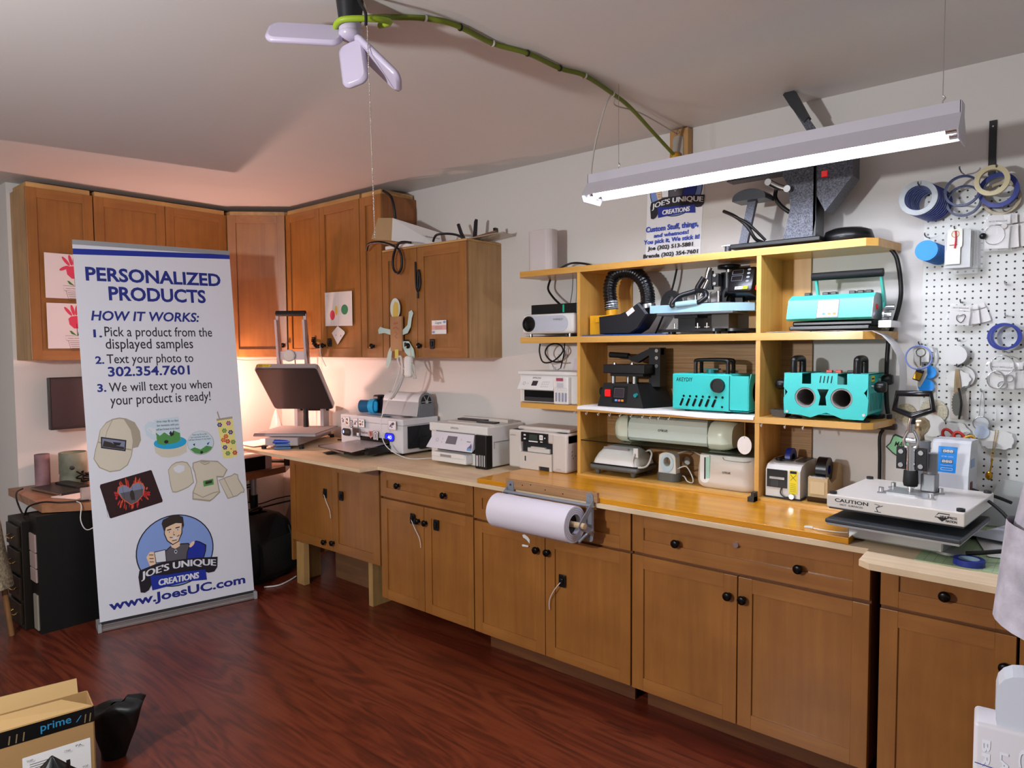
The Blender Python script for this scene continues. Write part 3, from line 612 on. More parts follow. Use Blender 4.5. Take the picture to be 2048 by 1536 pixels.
for x, y in ((-.11, -.07), (.08, -.07), (-.11, .07), (.08, .07)):
    g = G(); g.cyl((x, y, 0), (x, y, .009), .012); part('foot', g, RUBBER, t)

# white paper under the teal handled press, hanging over the shelf end
S = []
for i in range(14):
    k = i/13
    if k < .55: x = 4.16+(4.57-4.16)*k/.55; z = 1.6325+(.002*math.sin(i*1.7)); dy = 0
    else: q = (k-.55)/.45; x = 4.57+.085*q+.035*math.sin(q*PI); z = 1.632-.235*q**1.3; dy = 0
    S.append([(x, y+(.03*max(0, k-.55) if y < -.2 else 0), z) for y in (-.255, -.19, -.12)])
g = G(); g.sheet(S, t=(.0, 0, .001)); one('paper_sheet', g, PAPER, 'white paper under the handled teal press, hanging over the right end of the middle shelf', 'paper')
# teal tumbler press with long handle
t = thing('tumbler_press', 'teal tumbler press with long black-padded handle and small lit screen', 'heat press', (4.405, -.165, 1.6345))
g = G(); g.b(-.15, .15, -.095, .10, .004, .02, 0, .004); g.b(-.14, .16, -.085, .10, .02, .04, 0, .006); part('base', g, BM, t)
TL2 = mat('teal_gloss', '#4fc6b4', .3)
g = G(); P = [(-.10, .042), (-.115, .05), (-.09, .125), (-.05, .145), (.08, .145), (.10, .12), (.10, .045)]
g.plate(P, (-.155, 0, 0), (0, 1, 0), (0, 0, 1), (.315, 0, 0)); part('cover', g, TL2, t)
g = G(); g.plate(P, (.1605, 0, 0), (0, 1, 0), (0, 0, 1), (.0015, 0, 0)); part('end_cap', g, LGREY, t)
o = V((-.155, -.1155, .0505)); vv = V((0, .025, .075)).normalized()
g = G(); pr = Print(g, o, (1, 0, 0), vv, .001); pr.poly(rrect(.115, .198, -.0, .076, .002), 0); pr.poly(rrect(.118, .195, .003, .073, .002), 1); pr.poly(rrect(.128, .185, .03, .066, .001), 2)
for i, m in enumerate((3, 4, 4)): pr.poly(rrect(.138+i*.02, .149+i*.02, .012, .02, .001), m)
part('display', g, [GREY, mat('panel_silver', '#b9c0c4', .4), mat('lit_screen', '#eef6ff', .4, emit=1.6), mat('sq_blue', '#5b8fd0', .5), mat('sq_orange', '#d0903a', .5)], t)
for i, x in enumerate((-.10, -.03, -.0, .07, .10, .13)):
    g = G(); g.b(x-.012, x+.012, -.03, .0, .145, .158, 0, .003); part('clip', g, BM, t)
g = G(); g.at((-.075, 0, 0)); g.plate([(.02, .05), (.045, .05), (.03, .14), (.0, .21), (-.015, .235), (-.03, .225), (-.012, .19), (.01, .13)], (0, 0, 0), (0, 1, 0), (0, 0, 1), (.008, 0, 0)); g.at((.165, 0, 0)); g.plate([(.05, .01), (.085, .01), (.06, .12), (.0, .21), (-.02, .238), (-.034, .225), (-.012, .19), (.03, .11)], (0, 0, 0), (0, 1, 0), (0, 0, 1), (.008, 0, 0)); part('handle_arms', g, TL2, t)
g = G(); g.cyl((-.085, -.02, .222), (.178, -.02, .222), .016, n=20); part('handle_grip', g, RUBBER, t)
g = G(); g.b(.178, .22, -.08, .08, .01, .035); g.plate(ell(0, .05, .045), (.177, .02, .0), (0, 1, 0), (0, 0, 1), (.006, 0, 0))
for y, z in ((.0, .06), (.05, .09), (-.04, .03)): g.cyl((.175, y, z), (.205, y, z), .011, n=10)
part('hinge_bracket', g, STEEL, t)
g = G(); g.b(.162, .166, -.05, -.035, .08, .1); part('side_switch', g, RED, t)

# dual teal tumbler press
t = thing('tumbler_press', 'teal double tumbler press with two round openings and two black handles', 'heat press', (4.405, -.14, 1.280))
def dual():
    # front plate (goggle shaped) with two holes
    xs = .165
    P = [(-.165, .012), (-.06, .0), (-.03, .0), (0, .012), (.03, .0), (.06, .0), (.135, .004), (.148, .02), (.150, .07), (.135, .09), (.148, .115), (.15, .185), (.085, .185), (.082, .135), (.05, .12), (.045, .185), (-.07, .185), (-.075, .12), (-.10, .135), (-.105, .185), (-.165, .185), (-.168, .125), (-.155, .105), (-.168, .07)]
    P = [(-.165, .012), (-.10, .008), (-.06, .0), (-.03, .012), (0, .022), (.03, .012), (.06, .0), (.135, .0), (.148, .02), (.152, .08), (.136, .105), (.15, .125), (.15, .178), (.075, .178), (.075, .135), (.04, .135), (.04, .178), (-.06, .178), (-.06, .135), (-.095, .135), (-.095, .178), (-.165, .178), (-.168, .12), (-.152, .10), (-.168, .075)]
    H1 = ell(-.082, .08, .041, n=28); H2 = ell(.055, .08, .041, n=28); H3 = [(-.03, .05), (.0, .05), (-.004, .085), (.008, .115), (-.036, .115), (-.024, .085)]
    g = G(); g.plate([P, H1, H2, H3], (0, -.12, .008), (1, 0, 0), (0, 0, 1), (0, .004, 0)); part('front_plate', g, TEAL, t)
    g = G(); g.plate([P, H1, H2], (0, .12, .008), (1, 0, 0), (0, 0, 1), (0, .004, 0)); part('rear_plate', g, TEAL, t)
    g = G(); g.b(.146, .150, -.116, .12, .03, .185); g.b(-.167, -.163, -.116, .12, .03, .185); g.b(.078, .15, -.116, .12, .182, .186); g.b(-.165, -.098, -.116, .12, .182, .186); g.b(-.058, .038, -.116, .12, .182, .186); g.b(-.1, .1, -.116, .12, .02, .024); part('housing', g, TEAL, t)
    g = G(); pr = Print(g, (-.06, -.12, .008), (1, 0, 0), (0, 0, 1))
    for i in range(4): pr.poly([(.032+i*.014, .14), (.036+i*.014, .14), (.04+i*.014, .168), (.036+i*.014, .168)], 0)
    part('slots', g, mat('slot_dark', '#0c2a2b', .6), t)
    g = G()
    for i in range(8): pr2 = Print(g, (.15, -.09+i*.024, .04), (0, 1, 0), (0, 0, 1)); pr2.poly([(0, .0), (.008, .0), (.014, .07), (.006, .07)], 0)
    part('side_slots', g, mat('slot_dark', '#0c2a2b', .6), t)
    for cx in (-.082, .055):
        g = G(); g.ring((cx, 0, .088), (0, 1, 0), .034, .040, .118, 32, 0, 0); part('heating_sleeve', g, mat('sleeve_grey', '#8d8683', .5), t)
        g = G(); g.cyl((cx, .10, .088), (cx, .115, .088), .034); part('sleeve_back', g, mat('sleeve_dark', '#4a4240', .6), t)
    for x in (-.125, .115):
        g = G(); g.tube([(x-.01, -.10, .186), (x-.01, -.10, .225), (x-.01, -.088, .242), (x-.01, .0, .242), (x-.01, .012, .225), (x-.01, .012, .186)], .0135, 10, sub=4); part('handle', g, BLACK, t)
    for s, x in ((-1, -.168), (1, .15)):
        for y, z in ((-.06, .135), (.05, .16)):
            if s < 0 and y > 0: continue
            g = G(); g.cyl((x, y, z), (x+s*.012, y, z), .008, m=1); g.lathe([(.0, .04), (.018, .04), (.022, .03), (.022, .01), (.015, .0)], (x+s*.01, y, z), (s, 0, 0), 10); part('side_knob', g, [BLACK, STEEL], t)
    g = G(); pr = Print(g, (.15, -.075, .155), (0, 1, 0), (0, 0, 1)); pr.poly(rrect(0, .05, 0, .022, .001), 0); pr.line([(.008, .011), (.042, .011)], .006, 1); part('warning_label', g, [YEL, INK], t)
    for x, m in ((-.015, RED), (.02, RED), (.065, BLACK)):
        g = G(); g.b(x-.012, x+.012, -.04, -.02, .186, .197, 0, .002); part('switch', g, m, t)
    for x in (-.13, .125):
        for y in (-.09, .09):
            g = G(); g.lathe([(0, 0), (.028, 0), (.026, .005), (.012, .01), (0, .012)], (x, y, 0), (0, 0, 1), 16); part('suction_foot', g, RUBBER, t)
    for x in (-.152, .137):
        g = G(); g.cyl((x, -.12, .028), (x, -.124, .028), .006, n=12); part('screw', g, STEEL, t)
dual()
t = thing('small_tray', 'small dark tray-shaped part lying left of the double teal press', 'tray', (4.205, -.20, 1.279))
g = G(); g.plate([(-.038, .03), (.038, .03), (.028, 0), (-.022, 0)], (0, -.03, 0), (1, 0, 0), (0, 0, 1), (0, .07, 0)); part('body', g, mat('tray_dark', '#3a322a', .5), t)

# big black speckled heat press on the top shelf
SPK = mat('speckled_black', '#4a4b54', .4, .3, noise=.85, nscale=210)
t = thing('heat_press', 'tall speckled black heat press with long raised lever on the top shelf', 'heat press', (4.17, -.15, 1.984))
g = G(); g.b(-.17, .20, -.11, .10, .008, .028, 0, .004); part('base', g, BM, t)
g = G(); g.plate([(.035, .028), (.155, .028), (.165, .10), (.165, .43), (.075, .43), (.03, .30), (.055, .25), (.065, .16)], (0, -.055, 0), (1, 0, 0), (0, 0, 1), (0, .004, 0)); g.plate([(.035, .028), (.155, .028), (.165, .10), (.165, .43), (.075, .43), (.03, .30), (.055, .25), (.065, .16)], (0, .05, 0), (1, 0, 0), (0, 0, 1), (0, .004, 0)); g.b(.155, .166, -.055, .054, .028, .43, 1); part('column', g, [SPK, BM], t)
g = G(); g.plate([(.165, .20), (.20, .13), (.30, .255), (.30, .42), (.165, .42)], (0, -.05, 0), (1, 0, 0), (0, 0, 1), (0, .10, 0)); bx = part('control_housing', g, SPK, t)
g = G(); g.b(.185, .208, -.056, -.049, .265, .29, 0, .002); part('power_switch', g, mat('switch_red', '#d8171a', .3), bx)
g = G(); g.plate([(.115, .40), (.155, .40), (.150, .47), (.085, .575), (.055, .645), (.03, .652), (.022, .632), (.06, .565), (.115, .47)], (0, -.02, 0), (1, 0, 0), (0, 0, 1), (0, .028, 0)); lv = part('lever', g, SPK, t)
g = G(); g.plate([(.105, .505), (.122, .525), (.062, .645), (.035, .658), (.018, .636), (.05, .58)], (0, -.026, 0), (1, 0, 0), (0, 0, 1), (0, .04, 0)); part('lever_grip', g, mat('grip_black', '#191b20', .35), lv)
g = G(); g.tube([(-.02, -.065, .275), (.02, -.065, .25), (.055, -.065, .235)], .013, 8); g.cyl((-.02, -.05, .275), (-.02, -.08, .275), .014); g.cyl((.06, -.05, .235), (.06, -.085, .235), .014); part('linkage', g, STEEL, t)
g = G(); g.b(-.22, .06, -.03, .04, .315, .335); g.plate([(-.12, .385), (.05, .36), (.05, .33), (-.10, .355), (-.125, .365)], (0, -.03, 0), (1, 0, 0), (0, 0, 1), (0, .05, 0)); part('upper_arm', g, SPK, t)
g = G(); g.cyl((-.055, -.01, .37), (-.055, -.01, .43), .01, m=1); g.lathe([(0, .022), (.035, .022), (.036, .015), (.034, .0), (0, 0)], (-.055, -.01, .428), (0, 0, 1), 12); part('pressure_knob', g, [BLACK, STEEL], t)
g = G(); g.b(-.155, -.09, -.03, .04, .335, .385, 0, .006); g.cyl((-.12, 0, .385), (-.12, 0, .397), .012, m=1); part('cap', g, [mat('purple_cap', '#7a5a96', .4), BLACK], t)
g = G(); g.tube([(.0, -.03, .26), (-.01, -.02, .22), (.015, -.02, .18), (.05, -.02, .15)], .009, 8); part('lead', g, CABLE, t)
t = thing('press_stand', 'black metal stand arm with cylindrical head left of the tall black press', 'stand', (4.03, -.235, 1.984))
g = G(); g.b(-.06, .18, .0, .012, .022, .03); g.plate([(.0, .022), (.035, .022), (.075, .205), (.04, .205)], (0, -.005, 0), (1, 0, 0), (0, 0, 1), (0, .022, 0)); g.cyl((-.05, .006, 0), (-.05, .006, .026), .014); part('arm', g, SPK, t)
g = G(); g.plate(arc(0, 0, .07, .035, PI, 0, 14)+[(.07, -.01), (-.07, -.01)], (.06, -.05, .212), (1, 0, 0), (0, 0, 1), (0, .10, 0)); part('head', g, mat('head_grey', '#3b3d42', .35, .3), t)
g = G(); g.cyl((.035, -.006, .11), (.035, -.016, .11), .009); g.b(-.075, -.03, -.004, .016, .026, .031); part('hardware', g, STEEL, t)
g = G(); g.tube([(3.955, -.22, 2.165), (4.02, -.25, 2.13), (4.07, -.25, 2.085), (4.10, -.23, 2.03), (4.12, -.2, 2.016)], .0075, 8); g.tube([(4.02, -.262, 2.13), (4.08, -.255, 2.09), (4.14, -.22, 2.02)], .006, 8); one('press_cable', g, CABLE, 'twin black cable hanging across the stand arm on the top shelf', 'cable')
g = G(); g.lathe([(.075, 0), (.10, .004), (.085, .05), (.06, .06), (.075, .02), (.075, 0)], (0, 0, 0), (0, 0, 1), 32); one('black_ring', g, BLACK, 'low black ring-shaped part at the right end of the top shelf', 'ring', (4.44, -.13, 1.984))

# ---- behind the glass shelf
MINT = mat('pale_mint', '#c7d0bd', .28); MINT2 = mat('pale_mint_front', '#bcc9bf', .25)
t = thing('cutting_machine', 'long pale mint craft cutting machine lying on the glass shelf', 'cutting machine', (3.70, -.13, 1.1095))
g = G(); P = [(-.10, .022), (-.095, .0), (-.07, .0), (.09, .0), (.09, .135), (.02, .138), (-.075, .125), (-.10, .09)]
g.plate([(-.105, .03), (-.108, .07), (-.10, .10), (-.08, .122), (-.03, .134), (.09, .136), (.09, .012), (-.09, .014)], (-.215, 0, 0), (0, 1, 0), (0, 0, 1), (.41, 0, 0)); part('center_lid', g, MINT2, t)
for x0, x1, s in ((-.30, -.215, -1), (.195, .30, 1)):
    g = G(); Q = [(-.104, .03), (-.107, .07), (-.099, .10), (-.079, .121), (-.03, .133), (.089, .135), (.089, .0), (-.07, .0), (-.094, .01)]
    R = []
    for k in range(6):
        q = k/5; x = (x1 if s > 0 else x0)-s*(x1-x0)*(1-q); sc2 = 1-.22*max(0, (q-.5)*2)**2
        R.append([(x, -.008+(y+.008)*sc2, .068+(z-.068)*(1-.2*max(0, (q-.5)*2)**2)) for y, z in Q+Q[:1]])
    g.sheet(R); g.plate([(p[1], p[2]) for p in R[-1][:-1]], (R[-1][0][0], 0, 0), (0, 1, 0), (0, 0, 1), (0, 0, 0)); g.plate([(p[1], p[2]) for p in R[0][:-1]], (R[0][0][0], 0, 0), (0, 1, 0), (0, 0, 1), (0, 0, 0)); part('end_cap', g, MINT, t)
g = G(); pr = Print(g, (-.215, -.109, .0), (1, 0, 0), (0, 0, 1), .0015); pr.text('cricut', .165, .215, .068, .082, 0, .008); part('lettering', g, INK, t)
g = G(); g.b(-.217, -.2145, -.1075, .09, .015, .135); g.b(.194, .1965, -.1075, .09, .015, .135); part('seam', g, mat('seam', '#6d756c', .6), t)
for x in (-.25, .25):
    for y in (-.06, .06):
        g = G(); g.cyl((x, y, 0), (x, y, .002), .012); part('foot', g, RUBBER, t)
# easy press iron
t = thing('heat_press_iron', 'white iron-like hand press with grey safety base, below the glass shelf left', 'iron', (3.40, -.135, .936))
g = G(); g.b(-.14, .135, -.105, .105, .022, .050, 0, .02, 3)
for x in (-.105, .10):
    for y in (-.075, .075): g.cyl((x, y, 0), (x, y, .03), .01, .018, 10)
part('base', g, mat('base_grey', '#5b5c59', .5), t)
g = G(); g.b(-.135, .13, -.10, .10, .050, .056, 1, .002); R = []
for z, sx, sy, r in ((.056, .13, .097, .03), (.075, .126, .094, .035), (.10, .115, .085, .04), (.125, .095, .07, .04), (.138, .078, .05, .035), (.142, .06, .035, .03)):
    q = rrect(-sx, sx, -sy, sy, r, 5); R.append([(a, b, z) for a, b in q+q[:1]])
g.sheet(R); g.plate(rrect(-.06, .06, -.035, .035, .03, 5), (0, 0, .142), (1, 0, 0), (0, 1, 0), (0, 0, 0)); part('body', g, [WHITE, BLACK], t)
g = G(); g.at((0, -.072, .127), rx=-.9); g.plate(rrect(-.075, .07, -.012, .012, .011), (0, -0.0, .004), (1, 0, 0), (0, 1, 0), (0, 0, .003)); part('handle_slot', g, mat('slot_grey', '#9a95a0', .5), t)
g = G(); g.tube([(.115, .02, .12), (.15, .0, .13), (.17, -.02, .11), (.16, -.05, .06), (.12, -.085, .055), (.105, -.09, .08), (.11, -.08, .12)], .005, 8); part('power_lead', g, WCABLE, t)
g = G(); g.b(.10, .125, -.075, -.065, .10, .145); part('tag', g, PAPER, t)
# mini press
t = thing('mini_press', 'tiny white hand press with pale blue ring handle on a grey stand', 'iron', (3.668, -.16, .936))
g = G(); g.plate(rrect(-.058, .058, -.035, .035, .033, 6), (0, 0, 0), (1, 0, 0), (0, 1, 0), (0, 0, .038)); part('stand', g, mat('base_grey', '#5b5c59', .5), t)
g = G(); P = [(-.046, .036), (.046, .036), (.044, .08), (.042, .115)]+arc(0, .115, .042, .022, 0, PI, 10)+[(-.044, .08)]
g.plate([P, ell(0, .092, .018, .022, 20)], (0, -.022, 0), (1, 0, 0), (0, 0, 1), (0, .044, 0)); part('body', g, WHITE, t)
g = G(); g.plate([ell(0, .085, .034, .042, 28), ell(0, .092, .019, .023, 20)], (0, -.0225, 0), (1, 0, 0), (0, 0, 1), (0, -.003, 0)); part('ring', g, mat('pale_blue', '#bcd3e0', .4), t)
g = G(); Print(g, (0, -.0222, .042), (1, 0, 0), (0, 0, 1)).text('cricut', -.012, .012, 0, .005, 0); part('lettering', g, GREY, t)
g = G(); g.tube([(.045, .0, .06), (.075, -.0, .075), (.095, -.0, .07), (.125, -.01, .03), (.13, -.02, .008), (.11, -.03, .012), (.09, -.02, .03), (.06, .02, .025), (.05, .04, .02)], .003, 6); g.tube([(.03, .03, .13), (.07, .08, .14), (.12, .09, .12), (.16, .09, .115)], .003, 6); part('power_lead', g, WCABLE, t)
# mug press
t = thing('mug_press', 'cream rounded mug press with mint-lined slot, below the glass shelf right', 'heat press', (3.965, -.13, .936))
CR = mat('cream_plastic', '#d6cdc3', .38)
g = G(); R = []
for z, sx, sy, r in ((.0, .125, .075, .05), (.012, .138, .088, .055), (.03, .142, .092, .06), (.09, .14, .09, .06), (.145, .134, .085, .06), (.152, .126, .078, .055)):
    q = rrect(-sx, sx, -sy, sy, r, 6); R.append([(a, b, z) for a, b in q+q[:1]])
g.sheet(R); g.plate(rrect(-.126, .126, -.078, .078, .055, 6), (0, 0, .152), (1, 0, 0), (0, 1, 0), (0, 0, 0)); g.plate(rrect(-.125, .125, -.075, .075, .05, 6), (0, 0, 0), (1, 0, 0), (0, 1, 0), (0, 0, 0)); part('body', g, CR, t)
g = G(); g.plate(arc(-.088, .045, .022, .022, PI, 2*PI, 10)+[(-.066, .15), (-.11, .15)], (0, -.0925, 0), (1, 0, 0), (0, 0, 1), (0, .003, 0)); part('slot', g, mat('slot_white', '#e2e4e2', .4), t)
g = G(); g.plate(rrect(-.082, -.064, .045, .145, .008), (0, -.0935, 0), (1, 0, 0), (0, 0, 1), (0, .003, 0)); part('mint_lining', g, mat('mint_lining', '#a4d0c2', .4), t)
g = G(); g.plate(rrect(-.09, -.083, .04, .14, .003), (0, -.0937, 0), (1, 0, 0), (0, 0, 1), (0, .003, 0)); part('slot_gap', g, DGREY, t)
g = G(); Print(g, (.02, -.0925, .075), (1, 0, 0), (0, 0, 1)).text('cricut', -.025, .013, 0, .012, 0, .008); part('lettering', g, INK, t)
g = G(); g.tube([(-.005, -.088, .148), (.0, -.089, .138), (.02, -.09, .134), (.09, -.09, .134), (.12, -.08, .14)], .0013, 5); part('lid_seam', g, GREY, t)
# hanging oval ornament
t = thing('hanging_ornament', 'blank white oval ornament hanging on twine from the lower shelf edge', 'ornament', (4.08, -.272, 1.248))
g = G(); g.plate([ell(0, -.095, .031, .039, 32), ell(0, -.062, .002, n=8)], (0, -.002, 0), (1, 0, 0), (0, 0, 1), (0, .003, 0)); part('disc', g, mat('ornament_white', '#e6dfd9', .35), t)
g = G(); g.tube([(0, 0, 0), (.001, -.001, -.03), (0, -.001, -.063)], .0011, 5); part('twine', g, mat('twine', '#8a5a2a', .8), t)

# electric tape dispenser
t = thing('tape_dispenser', 'white electric tape dispenser with black slot and yellow warning label on the yellow board', 'tape dispenser', (4.225, -.155, .9365))
g = G(); P = [(-.075, .0), (.115, .0), (.115, .15), (.02, .15), (-.055, .135), (-.075, .115)]
g.plate(P, (-.068, 0, .003), (0, 1, 0), (0, 0, 1), (.142, 0, 0)); part('body', g, mat('dispenser_white', '#d3d0ca', .4), t)
g = G(); g.b(-.075, .08, -.08, .118, 0, .006, 0, .002); part('base_plate', g, BLACK, t)
g = G(); g.b(-.062, .022, -.079, -.07, .045, .12); ft = part('tape_slot', g, BLACK, t)
g = G(); g.b(-.05, .012, -.082, -.079, .08, .09, 0); g.b(-.045, -.012, -.081, -.079, .05, .075, 1); part('cutter', g, [STEEL, DGREY], ft)
g = G(); pr = Print(g, (.03, -.0752, .025), (1, 0, 0), (0, 0, 1)); pr.poly(rrect(0, .033, 0, .098, .001), 0); pr.poly(rrect(.003, .03, .084, .095, .001), 1); pr.line([(.005, .055), (.028, .08)], .0015, 1); pr.line([(.028, .055), (.005, .08)], .0015, 1)
for i in range(5): pr.line([(.005, .01+i*.008), (.028, .01+i*.008)], .001, 1)
part('warning_label', g, [YEL, INK], t)
g = G(); g.tube([(.0, -.08, .045), (.0, -.09, .025), (.02, -.095, .012), (.045, -.09, .015)], .003, 6); g.cyl((.045, -.095, .016), (.045, -.078, .016), .011, m=1); part('sensor_lead', g, [DGREY, STEEL], t)
g = G(); g.b(-.05, .02, -.02, .08, .152, .157); g.b(.035, .07, -.02, .11, .152, .156); g.cyl((-.03, -.03, .152), (-.03, -.03, .165), .01); part('top_panel', g, BLACK, t)
g = G(); g.ring((-.005, .045, .155), (1, 0, 0), .022, .045, .011, 28, 0, 1); part('tape_roll', g, [NAVY, mat('tape_core', '#0e1734', .5)], t)
# black bracket next to upright
g = G(); g.b(-.006, .006, -.02, .02, 0, .04); g.b(-.02, .006, -.022, .022, 0, .02); one('plastic_clip', g, BLACK, 'small black clip standing at the foot of the right shelf upright', 'clip', (4.135, -.30, .924))
# desk tape dispenser
t = thing('tape_dispenser', 'beige desk tape dispenser with brown base and a dark tape roll', 'tape dispenser', (4.365, -.12, .9365))
BE = mat('beige_plastic', '#b9a179', .45)
g = G(); P = [(-.10, .022), (.13, .022), (.135, .06), (.10, .14), (.05, .15), (.02, .085), (-.045, .075), (-.085, .105), (-.10, .10)]
g.plate(P, (-.038, 0, 0), (0, 1, 0), (0, 0, 1), (.076, 0, 0)); part('body', g, BE, t)
g = G(); g.plate([(-.105, .022), (.135, .022), (.12, 0), (-.09, 0)], (-.042, 0, 0), (0, 1, 0), (0, 0, 1), (.084, 0, 0)); part('base', g, mat('base_brown', '#3c2c20', .5), t)
g = G(); g.b(-.028, .028, -.103, -.099, .035, .085); part('front_panel', g, mat('beige_light', '#c9b48b', .5), t)
g = G(); g.ring((0, -.015, .125), (1, 0, 0), .02, .052, .02, 30, 0, 1); part('tape_roll', g, [mat('tape_brown', '#0f1016', .3), NAVY], t)
g = G(); g.b(-.03, .03, -.10, -.075, .1, .106); part('cutter', g, STEEL, t)

# ================================================================ ROLL-UP BANNER
ban = thing('roll_up_banner', 'tall white roll-up banner with blue PERSONALIZED PRODUCTS print standing on the floor', 'banner', (1.085, -1.35, 0))
BL = V((.992, -1.761, .05))-ban.location; BA = V((.186, .825, .001)); BB = V((-.18366, -.00589, 2.1276)); BN = BA.cross(BB).normalized()
if BN.x < 0: BN = -BN
PW = mat('banner_white', '#d9dbe4', .45); BBL = mat('banner_blue', '#1a2f97', .4); BTX = mat('banner_navy_text', '#17277f', .5); BKT = mat('banner_black_text', '#1b1620', .5)
SKIN = mat('print_skin', '#e6c6a8', .5); HAIR = mat('print_hair', '#2e2620', .5); SKY = mat('print_sky', '#7f9bd6', .5); SHIRT = mat('print_grey', '#57545c', .5); CRM = mat('print_cream', '#cdc6b4', .5); CRD = mat('print_cream_dark', '#a39a88', .5)
GRN = mat('print_green', '#4e8f4a', .5); AQUA = mat('print_aqua', '#1d9fd0', .5); PALE = mat('print_pale', '#c4d6e2', .5); PYEL = mat('print_yellow', '#e6dc8a', .5); PRED = mat('print_red', '#b8262a', .5); MAR = mat('print_maroon', '#2a0d10', .4)
HEART = mat('print_heart', '#7a7f99', .5); ORG = mat('print_orange', '#d2552f', .5); PPUR = mat('print_purple', '#8b3f9c', .5)
BMATS = [PW, BBL, BTX, BKT, SKIN, HAIR, SKY, SHIRT, CRM, CRD, GRN, AQUA, PALE, PYEL, PRED, MAR, HEART, ORG, PPUR]
I_ = {m.name: i for i, m in enumerate(BMATS)}
def logo(pr, f, X):
    """caricature logo; f maps banner-logo coordinates to the print, X material indices"""
    P = lambda pts, m: pr.poly([f(*p) for p in pts], X[m])
    Lw = lambda pts, w_, m, c=False: pr.line([f(*p) for p in pts], w_, X[m], c)
    P(ell(.488, .155, .2515, .1, 40), 'k'); P(ell(.488, .155, .244, .097, 40), 'sky')
    P([(.416, .10), (.418, .158), (.45, .168), (.485, .172), (.53, .172), (.575, .17), (.60, .15), (.585, .10)], 'k'); P([(.424, .10), (.424, .157), (.455, .166), (.485, .169), (.53, .169), (.57, .167), (.592, .15), (.578, .10)], 'shirt')
    P([(.46, .175), (.52, .178), (.515, .165), (.485, .16), (.462, .166)], 'skin')
    P([(.428, .235), (.42, .205), (.435, .185), (.47, .171), (.51, .178), (.538, .20), (.545, .235), (.49, .245)], 'k'); P([(.433, .232), (.426, .206), (.44, .187), (.472, .174), (.508, .18), (.532, .202), (.54, .233), (.49, .243)], 'skin')
    P([(.42, .215), (.41, .235), (.42, .245), (.44, .248), (.47, .2525), (.52, .252), (.55, .245), (.553, .222), (.545, .213), (.54, .228), (.50, .231), (.46, .226), (.435, .222), (.43, .214)], 'hair')
    for x in (.455, .51): Lw([(x-.014, .2145+(x-.455)*.05), (x+.014, .216+(x-.455)*.05)], .003, 'k'); P(ell(x, .209+(x-.455)*.05, .008, .002, 10), 'w'); P(ell(x, .209+(x-.455)*.05, .003, .002, 8), 'k')
    Lw([(.484, .208), (.478, .2), (.49, .1985)], .0025, 'k'); Lw([(.455, .194), (.49, .19), (.518, .1965)], .0022, 'k'); P([(.465, .1915), (.51, .193), (.49, .1865)], 'w'); Lw([(.468, .1835), (.50, .184)], .002, 'k')
    P([(.547, .12), (.558, .145), (.578, .165), (.597, .170), (.625, .1735), (.65, .169), (.69, .157), (.685, .14), (.66, .112)], 'k'); P([(.553, .12), (.564, .145), (.582, .163), (.60, .168), (.625, .171), (.648, .1665), (.682, .155), (.678, .14), (.655, .114)], 'blue')
    P(ell(.595, .165, .02, .006, 10, .3), 'skin')
    P([(.30, .15), (.325, .163), (.36, .16), (.36, .13), (.34, .125), (.345, .112), (.40, .105), (.33, .108)], 'skin')
    P([(.35, .161), (.423, .163), (.424, .128), (.356, .129)], 'k'); P([(.354, .159), (.419, .161), (.42, .130), (.36, .131)], 'w')
    for z in (.155, .145, .136): Lw([(.318, z), (.345, z-.002)], .002, 'k')
    P(ell(.487, .152, .009, .0055, 12), 'w'); P(ell(.487, .152, .006, .0035, 12), 'k')
    # lettering plates
    P([(.25, .058), (.243, .10), (.252, .117), (.33, .125), (.36, .1275), (.42, .129), (.52, .128), (.62, .125), (.76, .1175), (.752, .088), (.73, .077), (.69, .0765), (.66, .083), (.50, .088), (.42, .088), (.33, .08), (.30, .06), (.275, .055)], 'k')
    P([(.315, .099), (.42, .0925), (.55, .0915), (.672, .088), (.676, .058), (.55, .0635), (.42, .0605), (.322, .0575)], 'blue')
    wj = lambda a, b: f(a, b+.0135*(1-((a-.5)/.25)**2)*1)
    for dx in (-.003, 0, .003): pr.text("JOE'S UNIQUE", .262+dx, .745+dx, .086, .111, X['w'], .016, .05, wj)
    for dx in (-.002, .002): pr.text('CREATIONS', .365+dx, .625+dx, .0635, .081, X['w'], .02, .1, lambda a, b: f(a, b+.003))
g = G(); th = BN*-.0015
g.add([BL, BL+BA, BL+BA+BB, BL+BB], [(0, 1, 2, 3)], 0); g.add([p+th for p in (BL, BL+BA, BL+BA+BB, BL+BB)], [(3, 2, 1, 0)], 0)
g.keep = True
pr = Print(g, BL, BA, BB, .0006, .0001)
def bt(t, u0, u1, v0, v1, m, bold=.012, shear=0):
    if shear == 0: pr.h = .0006
    pr.text(t, u0, u1, v0, v1, m, bold, shear)
pr.poly([(0, .9715), (1, .9865), (1, 1), (0, .987)], 1)
bt('PERSONALIZED', .063, .923, .903, .941, 2, .03); bt('PRODUCTS', .19, .81, .852, .891, 2, .03); bt('HOW IT WORKS:', .076, .755, .797, .824, 2, .025, .18)
bt('1.', .083, .134, .752, .7735, 2, .03); bt('Pick a product from the', .149, .836, .7465, .7815, 3, .006); bt('displayed samples', .15, .70, .7125, .749, 3, .006)
bt('2.', .083, .135, .681, .702, 2, .03); bt('Text your photo to', .151, .695, .674, .7065, 3, .006); bt('302.354.7601', .152, .665, .646, .6735, 2, .025)
bt('3.', .083, .135, .606, .628, 2, .03); bt('We will text you when', .151, .808, .597, .63, 3, .006); bt('your product is ready!', .153, .793, .561, .5965, 3, .006)
